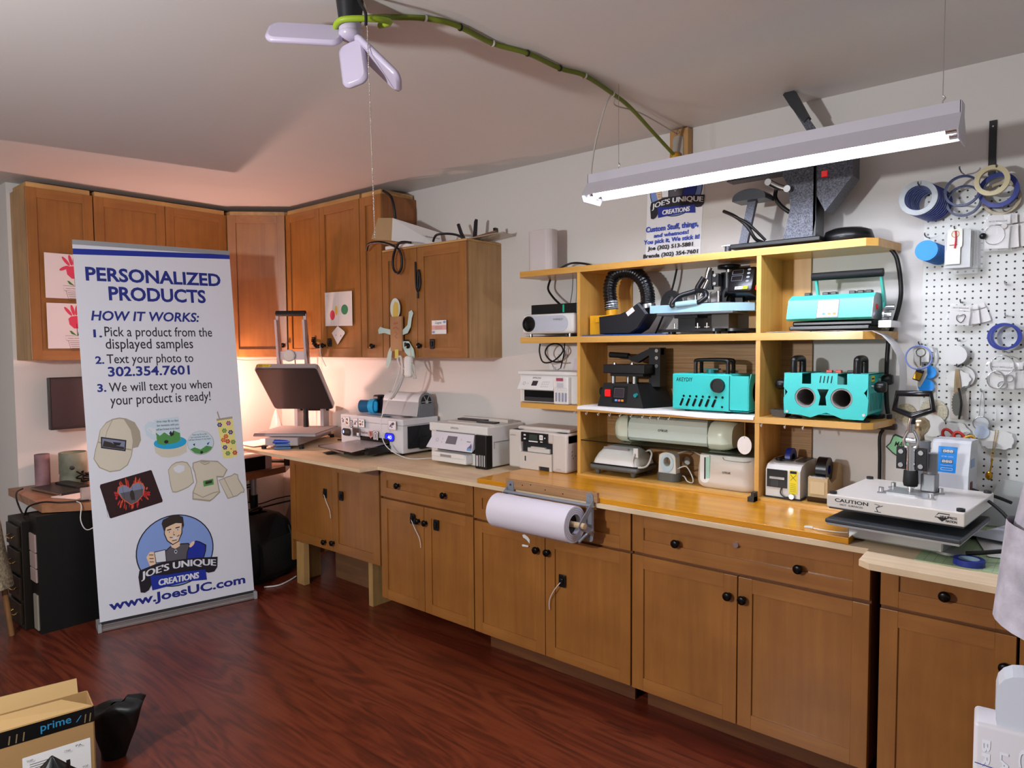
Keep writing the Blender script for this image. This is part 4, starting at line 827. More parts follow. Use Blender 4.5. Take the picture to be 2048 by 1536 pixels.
# cap
pr.h = .0006
pr.poly([(.031, .43), (.045, .455), (.064, .478), (.08, .505), (.12, .525), (.158, .533), (.2, .5355), (.24, .532), (.29, .52), (.318, .495), (.321, .47), (.30, .452), (.268, .450), (.258, .43), (.23, .405), (.18, .392), (.12, .391), (.06, .405)], 9)
pr.poly([(.036, .43), (.05, .455), (.069, .478), (.084, .505), (.12, .522), (.158, .53), (.2, .532), (.225, .53), (.262, .5), (.27, .47), (.262, .45), (.253, .43), (.225, .407), (.18, .395), (.12, .394), (.066, .407)], 8)
pr.line([(.064, .474), (.13, .463), (.20, .452), (.258, .446)], .004, 9); pr.line([(.16, .532), (.12, .50), (.10, .47)], .003, 9)
pr.poly([(.083, .487), (.232, .473), (.222, .443), (.079, .457)], 3); pr.poly([(.09, .483), (.224, .470), (.215, .447), (.086, .460)], 16); pr.poly([(.10, .476), (.14, .47), (.17, .46), (.214, .455), (.214, .448), (.088, .461)], 5); pr.poly([(.15, .471), (.2, .467), (.19, .46), (.16, .461)], 3)
# mug on its stand
pr.h = .0006
pr.poly([(.399, .453), (.61, .459), (.606, .427), (.56, .418), (.49, .415), (.44, .419), (.405, .432)], 8); pr.poly(ell(.504, .457, .106, .018, 28), 11)
pr.poly([(.41, .523), (.569, .5285), (.573, .462), (.54, .455), (.46, .452), (.422, .457)], 12); pr.poly([(.415, .488), (.44, .478), (.47, .487), (.5, .477), (.53, .49), (.57, .482), (.572, .462), (.54, .455), (.46, .452), (.422, .457)], 10)
pr.line([(.415, .508), (.375, .512), (.352, .503), (.36, .488), (.39, .478), (.418, .472)], .016, 12); pr.line([(.372, .499), (.39, .49)], .005, 12)
for z, s, a, b2 in ((.515, 'time may fly so fast', .425, .566), (.504, 'but moments with you', .425, .566), (.493, 'will last forever in my heart', .42, .57)): bt(s, a, b2, z-.002, z+.006, 3, .004, .2)
pr.poly([(.5, .483), (.512, .49), (.52, .482), (.532, .492), (.53, .478), (.512, .474)], 3); pr.poly(ell(.478, .46, .014, .005, 10), 3)
# coaster
pr.h = .0006
pr.poly(ell(.704, .449, .09, .0345, 36), 9); pr.poly(ell(.703, .4495, .087, .0335, 36), 12); pr.poly([(.63, .433), (.66, .438), (.70, .43), (.74, .44), (.78, .435), (.768, .427), (.74, .42), (.70, .4165), (.66, .421)], 10)
for z, s, a, b2 in ((.471, 'Time may fly so fast', .65, .75), (.464, 'but moments with you', .64, .76), (.457, 'will last forever in my heart', .625, .775)): bt(s, a, b2, z-.001, z+.005, 3, .004, .2)
pr.poly([(.745, .446), (.765, .45), (.75, .44)], 1); pr.poly([(.65, .447), (.665, .449), (.66, .441)], 3); pr.poly(ell(.705, .422, .01, .004, 10), 3)
# tumbler
pr.h = .0006
pr.line([(.832, .536), (.846, .512)], .008, 9); pr.poly([(.823, .512), (.936, .5165), (.952, .402), (.90, .397), (.852, .398)], 13); pr.line([(.823, .512), (.936, .516)], .006, 9)
random.seed(5)
for x, z, c in ((.842, .497, 1), (.905, .50, 18), (.872, .479, 10), (.915, .473, 1), (.86, .452, 17), (.89, .447, 14), (.928, .444, 10), (.868, .43, 1), (.91, .424, 13), (.935, .412, 14), (.885, .412, 10), (.88, .462, 17)):
    pr.h = .0009
    for k in range(6): a = k*PI/3; pr.poly(ell(x+.012*math.cos(a), z+.0047*math.sin(a), .006, .0025, 8), c)
    pr.poly(ell(x, z, .005, .002, 8), 17)
# bib, bodysuit, hat
pr.h = .0006
pr.poly([(.475, .381), (.50, .394), (.53, .401), (.57, .402), (.605, .3975), (.627, .38), (.64, .338), (.60, .326), (.56, .32), (.52, .3155), (.494, .317), (.484, .335)], 9); pr.poly([(.479, .38), (.503, .392), (.53, .398), (.57, .399), (.60, .395), (.622, .38), (.634, .34), (.60, .329), (.56, .323), (.52, .3185), (.497, .32), (.489, .336)], 8); pr.poly([(.51, .385), (.545, .393), (.585, .388), (.58, .375), (.545, .369), (.52, .375)], 0)
pr.poly([(.64, .395), (.70, .4), (.74, .397), (.81, .393), (.874, .364), (.842, .3425), (.80, .345), (.805, .32), (.812, .301), (.76, .2835), (.735, .278), (.62, .290), (.624, .311), (.654, .338), (.646, .366), (.635, .38)], 9)
pr.poly([(.646, .392), (.69, .396), (.72, .391), (.76, .393), (.81, .389), (.865, .365), (.84, .347), (.792, .35), (.798, .32), (.803, .303), (.757, .287), (.735, .283), (.628, .294), (.632, .311), (.66, .338), (.653, .366), (.643, .38)], 8)
pr.poly([(.70, .3395), (.77, .343), (.772, .326), (.702, .323)], 10); pr.poly([(.715, .337), (.76, .339), (.76, .331), (.715, .329)], 5); pr.line([(.628, .31), (.69, .293), (.76, .302), (.80, .304)], .003, 9); pr.line([(.69, .394), (.72, .386), (.755, .39)], .003, 9)
pr.poly([(.806, .337), (.87, .345), (.90, .347), (.92, .352), (.945, .347), (.947, .335), (.975, .31), (.985, .30), (.978, .291), (.96, .292), (.93, .284), (.86, .279)], 9); pr.poly([(.812, .335), (.87, .342), (.90, .344), (.92, .349), (.94, .345), (.941, .334), (.967, .31), (.978, .30), (.973, .294), (.958, .295), (.93, .287), (.864, .282)], 8); pr.line([(.845, .34), (.90, .284)], .004, 9)
# puzzle print with a heart
pr.h = .0006
pr.poly([(.06, .361), (.367, .386), (.373, .384), (.428, .299), (.425, .294), (.107, .268), (.10, .27), (.056, .355)], 15)
for k in range(46):
    pr.h = .0008
    a = random.random()*2*PI; r = .5+.5*random.random(); x = .24+.105*math.cos(a)*r; z = .325+.036*math.sin(a)*r; pr.poly(ell(x, z, .006+.012*random.random(), .002+.003*random.random(), 8, a), 14 if k % 3 else 17)
HR = [(.2315, .299), (.185, .317), (.16, .335), (.166, .347), (.188, .352), (.215, .349), (.232, .341), (.25, .351), (.28, .3545), (.308, .350), (.318, .338), (.305, .32), (.27, .305)]
pr.poly([(.238+(x-.238)*1.08, .327+(z-.327)*1.1) for x, z in HR], 17); pr.poly(HR, 16); pr.poly([(.172, .332), (.312, .337), (.305, .32), (.27, .305), (.2315, .299), (.185, .317)], 7); pr.poly([(.235, .31), (.228, .325), (.235, .335), (.247, .337), (.256, .328), (.258, .31)], 5)
for k in range(6): pr.line([(.09+k*.06, .272+.006*k), (.085+k*.057, .30), (.078+k*.055, .35)], .0012, 3)
pr.h = .0006
logo(pr, lambda a, b: (a, b), dict(k=3, w=0, sky=6, skin=4, hair=5, shirt=7, blue=1))
bt('www.JoesUC.com', .058, .942, .018, .0505, 2, .03)
part('printed_panel', g, BMATS, ban, 'white printed banner sheet')
g = G(); d = BA.normalized(); e = V((.975, -.222, 0)).normalized()
def ubox(g, c0, L, z0, z1, t0, t1, m=0):
    vs = []
    for s in (0, L):
        for t in (t0, t1):
            for z in (z0, z1): vs.append(V(c0)+d*s+e*t+V((0, 0, z)))
    g.add(vs, [(0, 1, 3, 2), (4, 6, 7, 5), (0, 4, 5, 1), (2, 3, 7, 6), (0, 2, 6, 4), (1, 5, 7, 3)], m)
c0 = V((BL.x, BL.y, 0))-d*.008
ubox(g, c0, .862, .012, .030, -.07, .018); ubox(g, c0, .862, .003, .012, -.075, .026); ubox(g, c0, .862, .030, .044, -.05, .0); part('base', g, mat('alu_base', '#b9b7b5', .3, .8), ban)
g = G(); ubox(g, c0, .862, .036, .046, .0, .006); part('slot', g, DGREY, ban)
for s in (.0, .852):
    g = G(); ubox(g, c0+d*s-d*.005, .018, .0, .045, -.08, .028); part('end_cap', g, mat('cap_grey', '#9a9a9c', .4), ban)
g = G(); T0 = BL+BB; g.add([T0+BN*.004+V((0, 0, -.004)), T0+BA+BN*.004+V((0, 0, -.004)), T0+BA+BN*.004+V((0, 0, .022)), T0+BN*.004+V((0, 0, .022)), T0-BN*.012+V((0, 0, -.004)), T0+BA-BN*.012+V((0, 0, -.004)), T0+BA-BN*.012+V((0, 0, .022)), T0-BN*.012+V((0, 0, .022))], [(0, 1, 2, 3), (7, 6, 5, 4), (3, 2, 6, 7), (0, 4, 5, 1), (0, 3, 7, 4), (1, 5, 6, 2)]); part('top_rail', g, LGREY, ban)
g = G(); m0 = BL+BA*.5-BN*.03; g.cyl(V((m0.x, m0.y, .03)), m0+BB*.99, .011); part('pole', g, LGREY, ban)

# ---- poster on the wall
po = thing('poster', 'white poster with the same cartoon logo taped to the wall above the shelf unit', 'poster', (3.43, -.002, 2.0))
g = G(); g.keep = True; g.add([(.015, 0, .0), (.312, 0, .0), (.336, 0, .477), (.03, 0, .475)], [(0, 1, 2, 3)], 0)
pr = Print(g, (0, 0, 0), (1, 0, 0), (0, 0, 1), .0006, .00012)
logo(pr, lambda a, b: (.182+(a-.488)*.565, .350+(b-.155)*1.33), dict(k=3, w=0, sky=6, skin=4, hair=5, shirt=7, blue=1))
PB3 = len(BMATS)
for s, a, b2, z0, z1, m in (('Custom Stuff, things,', .02, .305, .146, .182, 20-1), ('and whatnots!', .065, .255, .1235, .144, 19), ('You pick it, We stick it!', .008, .312, .088, .117, 19), ('Joe (302) 513-5881', .03, .278, .057, .083, 3), ('Brenda (302) 354-7601', .005, .305, .02, .046, 3)):
    pr.text(s, a, b2, z0, z1, m, .035, .06)
part('sheet', g, [mat('poster_white', '#f0f1f4', .5)]+BMATS[1:]+[mat('poster_blue', '#2746b8', .5)], po)

# ---- wooden outlet block with yellow plug, green cord, hanging lamp
t = thing('outlet_block', 'short wooden board with an outlet screwed to the wall just below the ceiling', 'board', (3.65, -.002, 2.36))
g = G(); g.b(-.048, .048, -.045, 0, 0, .262, 0, .002); part('board', g, wood('block_pine', '#a9763f', '#c89a5e', 'z', .5, 30, 2), t)
g = G(); g.plate(rrect(-.03, .025, .02, .23, .02), (0, -.046, 0), (1, 0, 0), (0, 0, 1), (0, -.003, 0)); part('outlet_plate', g, mat('old_metal', '#a8a29a', .4, .4), t)
g = G(); g.plate(rrect(-.018, .013, .07, .115, .01), (0, -.0495, 0), (1, 0, 0), (0, 0, 1), (0, -.006, 0)); part('socket', g, mat('socket_grey', '#c9c5bd', .5), t)
for z in (.04, .125, .245):
    g = G(); g.cyl((0, -.045, z), (0, -.051, z), .006); part('screw', g, STEEL, t)
t = thing('extension_cord', 'green extension cord running along the ceiling to a yellow plug in the outlet block', 'cord', (3.6, -.9, 2.6))
pts = [(3.44, -1.80, 2.555), (3.50, -1.83, 2.56), (3.53, -1.76, 2.585), (3.51, -1.69, 2.615), (3.574, -1.618, 2.617), (3.614, -1.524, 2.617), (3.614, -1.344, 2.617), (3.653, -1.202, 2.617), (3.66, -1.02, 2.617), (3.69, -.90, 2.617), (3.671, -.672, 2.615), (3.664, -.523, 2.60), (3.65, -.30, 2.55), (3.647, -.12, 2.50), (3.645, -.075, 2.49)]
L0 = V((3.6, -.9, 2.6))
g = G(); g.tube([V(p)-L0 for p in pts], .0085, 8); part('cable', g, mat('olive_cord', '#6d7a1f', .5), t)
g = G(); g.ball(V((3.645, -.075, 2.487))-L0, (.024, .025, .022), 12); g.cyl(V((3.645, -.075, 2.487))-L0, V((3.645, -.055, 2.487))-L0, .022); part('plug', g, mat('plug_yellow', '#c9901c', .5), t)
for i, (p, m) in enumerate((((3.574, -1.618, 2.617), WHITE), ((3.614, -1.50, 2.617), BLACK), ((3.614, -1.344, 2.617), WHITE), ((3.653, -1.202, 2.617), BLACK), ((3.66, -1.02, 2.617), BLACK), ((3.69, -.90, 2.617), WHITE), ((3.671, -.672, 2.615), WHITE))):
    g = G(); g.lathe([(.0105, -.004), (.0115, 0), (.0105, .004)], V(p)-L0, (.2, 1, 0), 12); part('zip_tie', g, m, t)
g = G(); g.tube([V(p)-L0 for p in ((3.42, -1.82, 2.57), (3.44, -1.86, 2.545), (3.50, -1.88, 2.545), (3.56, -1.82, 2.55), (3.56, -1.75, 2.565), (3.50, -1.74, 2.575))], .009, 8); part('wrapped_end', g, mat('lime_cord', '#93ad25', .5), t)
# white cord of the tube light
g = G(); g.tube([(3.672, -.68, 2.61), (3.655, -.69, 2.58), (3.63, -.70, 2.5), (3.60, -.70, 2.40), (3.585, -.70, 2.30), (3.60, -.70, 2.235)], .0035, 6); g.tube([(3.675, -.66, 2.60), (3.66, -.63, 2.58), (3.645, -.4, 2.61), (3.64, -.05, 2.60)], .003, 6); one('lamp_cord', g, mat('grey_cord', '#b8b2ab', .6), 'thin whitish cord dropping from the green cord to the left end of the tube light', 'cord')

# tube light fixture
FX0, FX1, FY = 3.60, 4.90, -.72
t = thing('tube_light', 'hanging two-tube fluorescent shop light over the worktop', 'lamp', (4.25, FY, 2.20))
HW = mat('fixture_white', '#c3bfc8', .4)
g = G(); P = [(-.03, .085), (.03, .085), (.03, .05), (.075, -.005), (.072, -.008), (.028, .035), (-.028, .035), (-.072, -.008), (-.075, -.005), (-.03, .05)]
g.plate(P, (FX0-4.25, 0, 0), (0, 1, 0), (0, 0, 1), (FX1-FX0, 0, 0)); part('housing', g, HW, t)
for x in (FX0-4.25-.002, FX1-4.25-.002):
    g = G(); g.plate([(-.03, .086), (.03, .086), (.03, .05), (.076, -.006), (.06, -.03), (-.06, -.03), (-.076, -.006), (-.03, .05)], (x, 0, 0), (0, 1, 0), (0, 0, 1), (.004, 0, 0)); part('end_plate', g, HW, t)
for y in (-.033, .033):
    g = G(); g.cyl((FX0-4.25+.035, y, .005), (FX1-4.25-.035, y, .005), .0135, n=14); tb = part('tube', g, mat('tube_glow', '#eaf0ff', .4, emit=TUBE_POWER), t)
    for x0, x1 in ((FX0-4.25, FX0-4.25+.036), (FX1-4.25-.036, FX1-4.25)):
        g = G(); g.cyl((x0, y, .005), (x1, y, .005), .0142, n=14); part('tube_cap', g, STEEL, tb)
for x in (-.52, .60):
    g = G(); g.tube([(x, 0, .085), (x, 0, .10), (x+.006, 0, .108), (x, 0, .115)], .002, 6); g.tube([(x, 0, .115), (x, .0, ZC-2.20-.002)], .0012, 5, sub=1); part('hanger', g, STEEL, t)

# three panel lamp and pull chain
t = thing('panel_lamp', 'switched-off lamp with three folding white panels in a dark socket at the ceiling', 'lamp', (3.485, -1.84, 2.50))
g = G(); g.cyl((0, 0, .06), (0, 0, .128), .034, .042); g.cyl((0, 0, .045), (0, 0, .06), .03); part('socket', g, mat('socket_dark', '#17191c', .4), t)
LM = mat('lamp_panel', '#bdb3c8', .25); rr = V((.7604, .6494, 0)); ff = V((-.6494, .7604, 0)); up = V((0, 0, 1))
g = G(); g.cyl((0, 0, .015), (0, 0, .05), .034); g.ball((0, 0, .02), (.036, .036, .022)); part('hub', g, LM, t)
def lpanel(c, a, b2, n, L, wd):
    a = a.normalized(); n = (n-a*n.dot(a)).normalized(); b3 = n.cross(a); g = G()
    for k, (s, h) in enumerate(((1, 0), (.93, .012))): pass
    q = rrect(.02, L, -wd/2, wd/2, wd*.3, 6); q2 = rrect(.028, L-.01, -wd/2+.008, wd/2-.008, wd*.25, 6)
    R = [[c+a*x+b3*y-n*.008 for x, y in q2+q2[:1]], [c+a*x+b3*y-n*.002 for x, y in q+q[:1]], [c+a*x+b3*y+n*.006 for x, y in q+q[:1]], [c+a*x+b3*y+n*.012 for x, y in q2+q2[:1]]]
    g.sheet(R); g.plate(q2, c-n*.008, a, b3, (0, 0, 0)); g.plate(q2, c+n*.012, a, b3, (0, 0, 0)); part('panel', g, LM, t)
c = V((0, 0, .012))
lpanel(c, -rr+up*.06, ff, up*.45-ff*.6, .25, .095); lpanel(c, rr*.16-up*1.0-ff*.25, rr, -ff+up*.2-rr*.35, .165, .085); lpanel(c, rr*.72-up*.72-ff*.1, ff, rr*.8+up*.8+ff*.35, .215, .085)
g = G()
x0 = V((3.565, -1.84, 2.56)); x1 = V((3.585, -1.84, 1.905))
for i in range(150): p = x0.lerp(x1, i/149); g.ball(p, .0022, 6)
g.tube([(3.52, -1.84, 2.62), (3.55, -1.84, 2.60), x0], .001, 5)
one('pull_chain', g, mat('chain_metal', '#d8cfc4', .2, 1), 'thin beaded metal pull chain hanging from the panel lamp socket', 'chain')
g = G(); g.tube([(3.53, -1.85, 2.62), (3.56, -1.86, 2.58), (3.585, -1.86, 2.545), (3.585, -1.86, 2.51)], .0045, 6); one('black_wire', g, CABLE, 'short black wire dangling beside the panel lamp socket', 'wire')

# ================================================================ PRINTERS ON THE WORKTOP
random.seed(11)
t = thing('film_printer', 'large white boxy printer covered in small stickers, black output tray pulled out', 'printer', (1.605, -.18, .901))
g = G(); g.b(-.32, .32, -.15, .15, .016, .19, 0, .006); g.b(-.32, .325, -.152, .15, .19, .232, 0, .006); bdy = part('body', g, mat('printer_white', '#d5d5d9', .35), t)
g = G(); g.b(.3205, .326, -.11, .10, .045, .185); g.plate([(-.11, .045), (.10, .045), (.10, .185), (-.01, .185), (-.03, .12)], (.326, 0, 0), (0, 1, 0), (0, 0, 1), (.006, 0, 0)); g.b(.326, .345, -.02, .08, .035, .11); part('side_compartment', g, mat('side_black', '#1c1f24', .35), t)
g = G(); g.b(-.10, .195, -.156, -.10, .06, .10); part('output_slot', g, SCREENB, t)
g = G(); g.add([(-.13, -.155, .072), (.185, -.155, .072), (.20, -.45, .05), (-.20, -.41, .05)], [(0, 1, 2, 3)]); part('ramp', g, LGREY, t)
g = G(); vs = [(-.28, -.36, .045), (.13, -.455, .045), (.205, -.18, .058), (-.16, -.15, .058)]
g.add(vs+[(x, y, z-.012) for x, y, z in vs], [(0, 1, 2, 3), (7, 6, 5, 4), (0, 4, 5, 1), (1, 5, 6, 2), (2, 6, 7, 3), (3, 7, 4, 0)]); g.b(.17, .21, -.33, -.16, .02, .062); part('output_tray', g, mat('tray_black', '#15161a', .3), t)
g = G(); g.add([(-.12, -.25, .03), (-.02, -.30, .03), (-.12, -.40, .002), (-.22, -.37, .002)], [(0, 1, 2, 3)]); g.add([(-.12, -.25, .026), (-.02, -.30, .026), (-.12, -.40, .0), (-.22, -.37, .0)], [(3, 2, 1, 0)]); part('tray_support', g, mat('tray_black', '#15161a'), t)
SM = [INK, mat('sticker_white', '#e8e8ea', .5), mat('sticker_orange', '#e07b2c', .5), mat('sticker_pink', '#c98a92', .5), mat('sticker_brown', '#7a4a30', .5), mat('sticker_purple', '#6d5a86', .5), mat('sticker_blue', '#5d9fc9', .5), GREY]
g = G(); pr = Print(g, (-.32, -.1525, 0), (1, 0, 0), (0, 0, 1), .0008)
def stk(x0, x1, z0, z1, c, fm=7):
    pr.poly(rrect(x0, x1, z0, z1, .004), 0); pr.poly(rrect(x0+.001, x1-.001, z0+.001, z1-.001, .004), 1)
    w_, h_ = x1-x0, z1-z0
    for k in range(7): pr.poly(ell(x0+w_*(.25+.5*random.random()), z0+h_*(.25+.5*random.random()), w_*(.06+.12*random.random()), h_*(.04+.1*random.random()), 9, random.random()), c if k % 2 else fm)
def wheelst(cx, cz, r):
    pr.poly(ell(cx, cz, r, r*1.25, 24), 0); pr.poly(ell(cx, cz, r*.82, r*1.03, 24), 1); pr.poly(ell(cx, cz, r*.55, r*.7, 20), 7); pr.poly(ell(cx, cz, r*.45, r*.55, 20), 1)
    for a in range(4): pr.line([(cx+r*.8*math.cos(a*PI/4), cz+r*math.sin(a*PI/4)), (cx-r*.8*math.cos(a*PI/4), cz-r*math.sin(a*PI/4))], .003, 7)
stk(.012, .055, .165, .216, 5, 0); stk(.06, .105, .155, .216, 2, 0); wheelst(.125, .172, .021); stk(.15, .20, .155, .212, 4, 5); stk(.21, .275, .158, .212, 4, 7)
pr.poly(rrect(.145, .225, .09, .152, .002), 7); pr.poly(rrect(.15, .22, .12, .148, .002), 0); pr.poly(rrect(.155, .19, .098, .12, .002), 0); pr.poly(rrect(.195, .215, .10, .118, .002), 1)
pr.text('Freedom', .232, .312, .118, .135, 4, .03); pr.poly([(.322, .14), (.36, .142), (.362, .11), (.342, .092), (.322, .108)], 3); pr.poly([(.33, .135), (.352, .136), (.354, .115), (.342, .103)], 4)
pr.poly(rrect(.368, .42, .085, .145, .008), 0); pr.poly(rrect(.37, .418, .087, .143, .008), 1); wheelst(.394, .112, .022); stk(.525, .60, .165, .222, 5, 0)
pr.h = .0012; pt = Print(g, (-.32, -.15, .2325), (1, 0, 0), (0, 1, 0), .0005)
for x0, x1, y0, y1, c in ((.10, .19, .19, .25, 4), (.28, .37, .17, .24, 0), (.17, .42, .07, .13, 6), (.27, .32, .06, .08, 7), (.38, .50, .03, .07, 0), (.52, .60, .08, .15, 0)):
    pt.poly([(x0, y0+.01), (x0+.02, y1-.01), (x0+.05, y1), (x1-.01, y1-.02), (x1, y0+.02), (x1-.03, y0)], c)
    pt.poly([(x0+.03, y0+.02), (x0+.035, y1-.02), (x1-.03, y0+.03)], 7)
part('stickers', g, SM, bdy)
g = G(); pr = Print(g, (-.32, -.153, 0), (1, 0, 0), (0, 0, 1), .002); DM = [BLACK, mat('blue_glow', '#1218d8', .3, emit=1.2), mat('blue_white_glow', '#7f8cff', .3, emit=2.5), GREY]
pr.poly(rrect(.47, .565, .085, .14, .024, 6), 0); pr.poly(rrect(.474, .561, .089, .136, .022, 6), 1); pr.text('40', .50, .54, .10, .125, 2, .02); part('lit_display', g, DM, t)
g = G(); pr = Print(g, (-.32, -.153, 0), (1, 0, 0), (0, 0, 1), .002); pr.poly(rrect(.018, .115, .088, .138, .024, 6), 0); pr.poly(ell(.034, .113, .007, .011, 12), 2)
for k in range(3): pr.line([(.055+k*.018, .105), (.055+k*.018, .12)], .003, 3)
part('button_display', g, DM, t)
for x in (-.29, .28):
    for y in (-.12, .12):
        g = G(); g.cyl((x, y, 0), (x, y, .017), .014); part('foot', g, RUBBER, t)
# film roll on holder
t = thing('film_roll', 'wide white film roll in a grey holder on top of the stickered printer', 'roll', (1.74, -.115, 1.1345))
g = G(); g.cyl((-.19, 0, .095), (.165, 0, .095), .058, n=32); g.add([(-.19, -.058, .095), (.165, -.058, .095), (.165, -.075, .004), (-.19, -.075, .004)], [(0, 1, 2, 3), (3, 2, 1, 0)]); part('film', g, mat('film_white', '#d8dcdf', .3), t)
g = G(); g.ring((.167, 0, .095), (1, 0, 0), .045, .06, .004, 30); part('roll_end', g, mat('film_edge', '#7b7e82', .4), t)
g = G(); g.cyl((.16, 0, .095), (.172, 0, .095), .044, n=24); g.cyl((.172, 0, .095), (.18, 0, .095), .012, m=1)
for k in range(6): a = k*PI/3; g.cyl((.173, 0, .095), (.173, .042*math.cos(a), .095+.042*math.sin(a)), .003, n=6, m=1)
part('hub', g, [BLACK, LGREY], t)
g = G(); g.b(.174, .182, -.055, .055, 0, .085); g.b(.12, .175, -.062, -.055, 0, .07); part('holder', g, mat('holder_grey', '#6e7177', .4), t)
g = G(); g.b(-.20, -.192, -.055, .055, 0, .10); part('holder', g, mat('holder_grey', '#6e7177', .4), t)
# black and blue device
t = thing('handheld_device', 'black handheld device with a bright blue round front, left of the film roll', 'device', (1.44, -.11, 1.134))
g = G(); g.b(-.035, .075, -.03, .04, .0, .10, 0, .01); g.b(-.03, .035, -.045, .02, .085, .125, 0, .012); g.b(.05, .11, -.03, .03, .03, .115, 0, .012); part('body', g, mat('device_black', '#15141c', .4), t)
g = G(); g.cyl((-.02, -.05, .047), (-.105, -.085, .045), .042, .044, 24); part('barrel', g, mat('barrel_blue', '#1b5f8c', .35), t)
g = G(); g.cyl((.01, -.045, .047), (-.03, -.06, .047), .055, .05, 9); g.b(-.02, .035, -.075, -.04, .01, .085, 0, .02); part('wrap', g, mat('sky_blue_plastic', '#27a9e0', .4), t)

# wide office printer
t = thing('printer', 'white office printer with document feeder, touch screen and black ink tank', 'printer', (2.42, -.19, .901))
g = G(); g.b(-.235, .235, -.14, .16, .006, .20, 0, .008); g.b(-.235, .235, -.155, .16, .185, .237, 0, .008); part('body', g, WHITE, t)
g = G(); g.add([(-.235, -.141, .115), (.14, -.141, .115), (.145, -.185, .09), (-.232, -.185, .09), (-.18, -.157, .19), (.14, -.157, .19)], [(0, 1, 2, 3), (3, 2, 5, 4), (0, 3, 4), (1, 5, 2)]); cp = part('control_panel', g, mat('panel_lilac', '#d3d0d8', .35), t)
o = V((-.232, -.185, .09)); v = (V((-.19, -.157, .19))-o); v = V((0, .028, .10)).normalized()
g = G(); pr = Print(g, o, (1, 0, 0), v, .001); pr.poly([(.155, .034), (.24, .034), (.245, .08), (.168, .08)], 0); part('touch_screen', g, [mat('touch_grey', '#6f6a72', .15), GREY], cp)
g = G(); pr = Print(g, o, (1, 0, 0), v, .001); pr.line(ell(.085, .05, .01, n=16), .0015, 1, True)
for x, z in ((.13, .055), (.125, .035), (.28, .06)): pr.line([(x, z), (x, z+.01)], .002, 1)
pr.poly(rrect(.325, .355, .055, .06, .001), 1); part('panel_marks', g, [mat('touch_grey', '#6f6a72', .15), GREY], cp)
g = G(); pr = Print(g, o, (1, 0, 0), v, .001); pr.poly([(.335, .008), (.37, .008), (.37, .022), (.368, .036), (.36, .05), (.352, .036), (.335, .022)], 1); pr.poly(rrect(.335, .37, .008, .022, .003), 0); part('sticker', g, [mat('sticker_blue', '#5d9fc9'), mat('sticker_purple', '#6d5a86')], cp)
g = G(); Print(g, (0, -.1555, .2), (1, 0, 0), (0, 0, 1)).text('EPSON', -.05, .01, .008, .02, 0, .01); part('lettering', g, GREY, t); g = G(); g.b(-.17, .14, -.16, -.154, .186, .192); part('panel_gap', g, GREY, t)
g = G(); g.b(-.18, .135, -.1405, -.06, .075, .108); part('output_slot', g, SCREENB, t)
g = G(); g.b(-.17, .11, -.20, -.05, .018, .07, 0, .006); g.b(-.165, .105, -.205, -.1, .045, .074, 0, .006); tr = part('paper_tray', g, WHITE, t)
g = G(); g.b(-.09, .0, -.2055, -.20, .05, .064); part('tray_grip', g, LGREY, tr)
g = G(); g.b(.148, .236, -.165, -.11, .0, .19, 0, .006); ik = part('ink_tank', g, BLACK, t)
g = G(); pr = Print(g, (.148, -.1655, 0), (1, 0, 0), (0, 0, 1)); pr.poly(rrect(.01, .028, .015, .075, .001), 0)
for k in range(3): pr.poly(rrect(.036+k*.017, .045+k*.017, .015, .078, .001), 0)
part('ink_windows', g, mat('ink_window_grey', '#b3aeb0', .3), ik)
g = G(); g.b(-.15, .22, -.08, .13, .2372, .241); g.b(-.15, .06, .0, .05, .24, .252, 1); g.b(.05, .19, -.045, .0, .24, .250, 1); g.b(-.17, .21, .05, .10, .24, .258); part('document_feeder', g, [OFFW, DGREY], t)
g = G(); g.b(.2352, .237, -.10, .14, .145, .148); g.b(.2352, .239, .03, .09, .15, .158); g.b(.2352, .2365, -.1, -.097, .11, .145); part('side_seam', g, GREY, t)

# white printer on the yellow board
t = thing('printer', 'off-white sublimation printer with black button panel, standing on the yellow board', 'printer', (2.957, -.16, .9245))
BD = mat('printer_cream', '#cdc5bd', .45)
g = G(); g.b(-.197, -.11, -.125, .11, .0, .205, 0, .01); g.b(.10, .197, -.125, .11, .0, .205, 0, .012); g.b(-.12, .11, -.10, .11, .0, .20); g.b(-.197, .197, -.12, .11, .145, .205, 0, .01); g.b(-.17, .18, -.08, .11, .20, .222, 0, .01); part('body', g, BD, t)
g = G(); g.plate([(-.115, .0), (.015, .0), (.015, .022), (.085, .022), (.085, .0), (.10, .0), (.10, .09), (-.115, .09)], (0, -.128, 0), (1, 0, 0), (0, 0, 1), (0, .02, 0)); cs = part('cassette', g, BD, t)
g = G(); g.plate(rrect(-.088, -.07, .035, .072, .004), (0, -.129, 0), (1, 0, 0), (0, 0, 1), (0, .001, 0)); g.plate(rrect(-.08, -.072, .042, .07, .003), (0, -.1295, 0), (1, 0, 0), (0, 0, 1), (0, .001, 0), 1); g.b(.02, .08, -.12, -.11, .002, .02, 1); part('window', g, [OFFW, DGREY], cs)
g = G(); g.b(-.118, .10, -.105, -.099, .09, .148); part('output_slot', g, mat('slot_dark_grey', '#23262a', .4), t)
g = G(); g.b(-.07, .08, -.118, -.02, .092, .115, 0, .003); g.b(-.045, .05, -.12, -.03, .115, .122); part('output_guide', g, OFFW, t)
g = G(); g.b(-.105, .075, -.130, -.12, .145, .198, 0, .002); pn = part('button_panel', g, mat('panel_ink', '#17181b', .3), t)
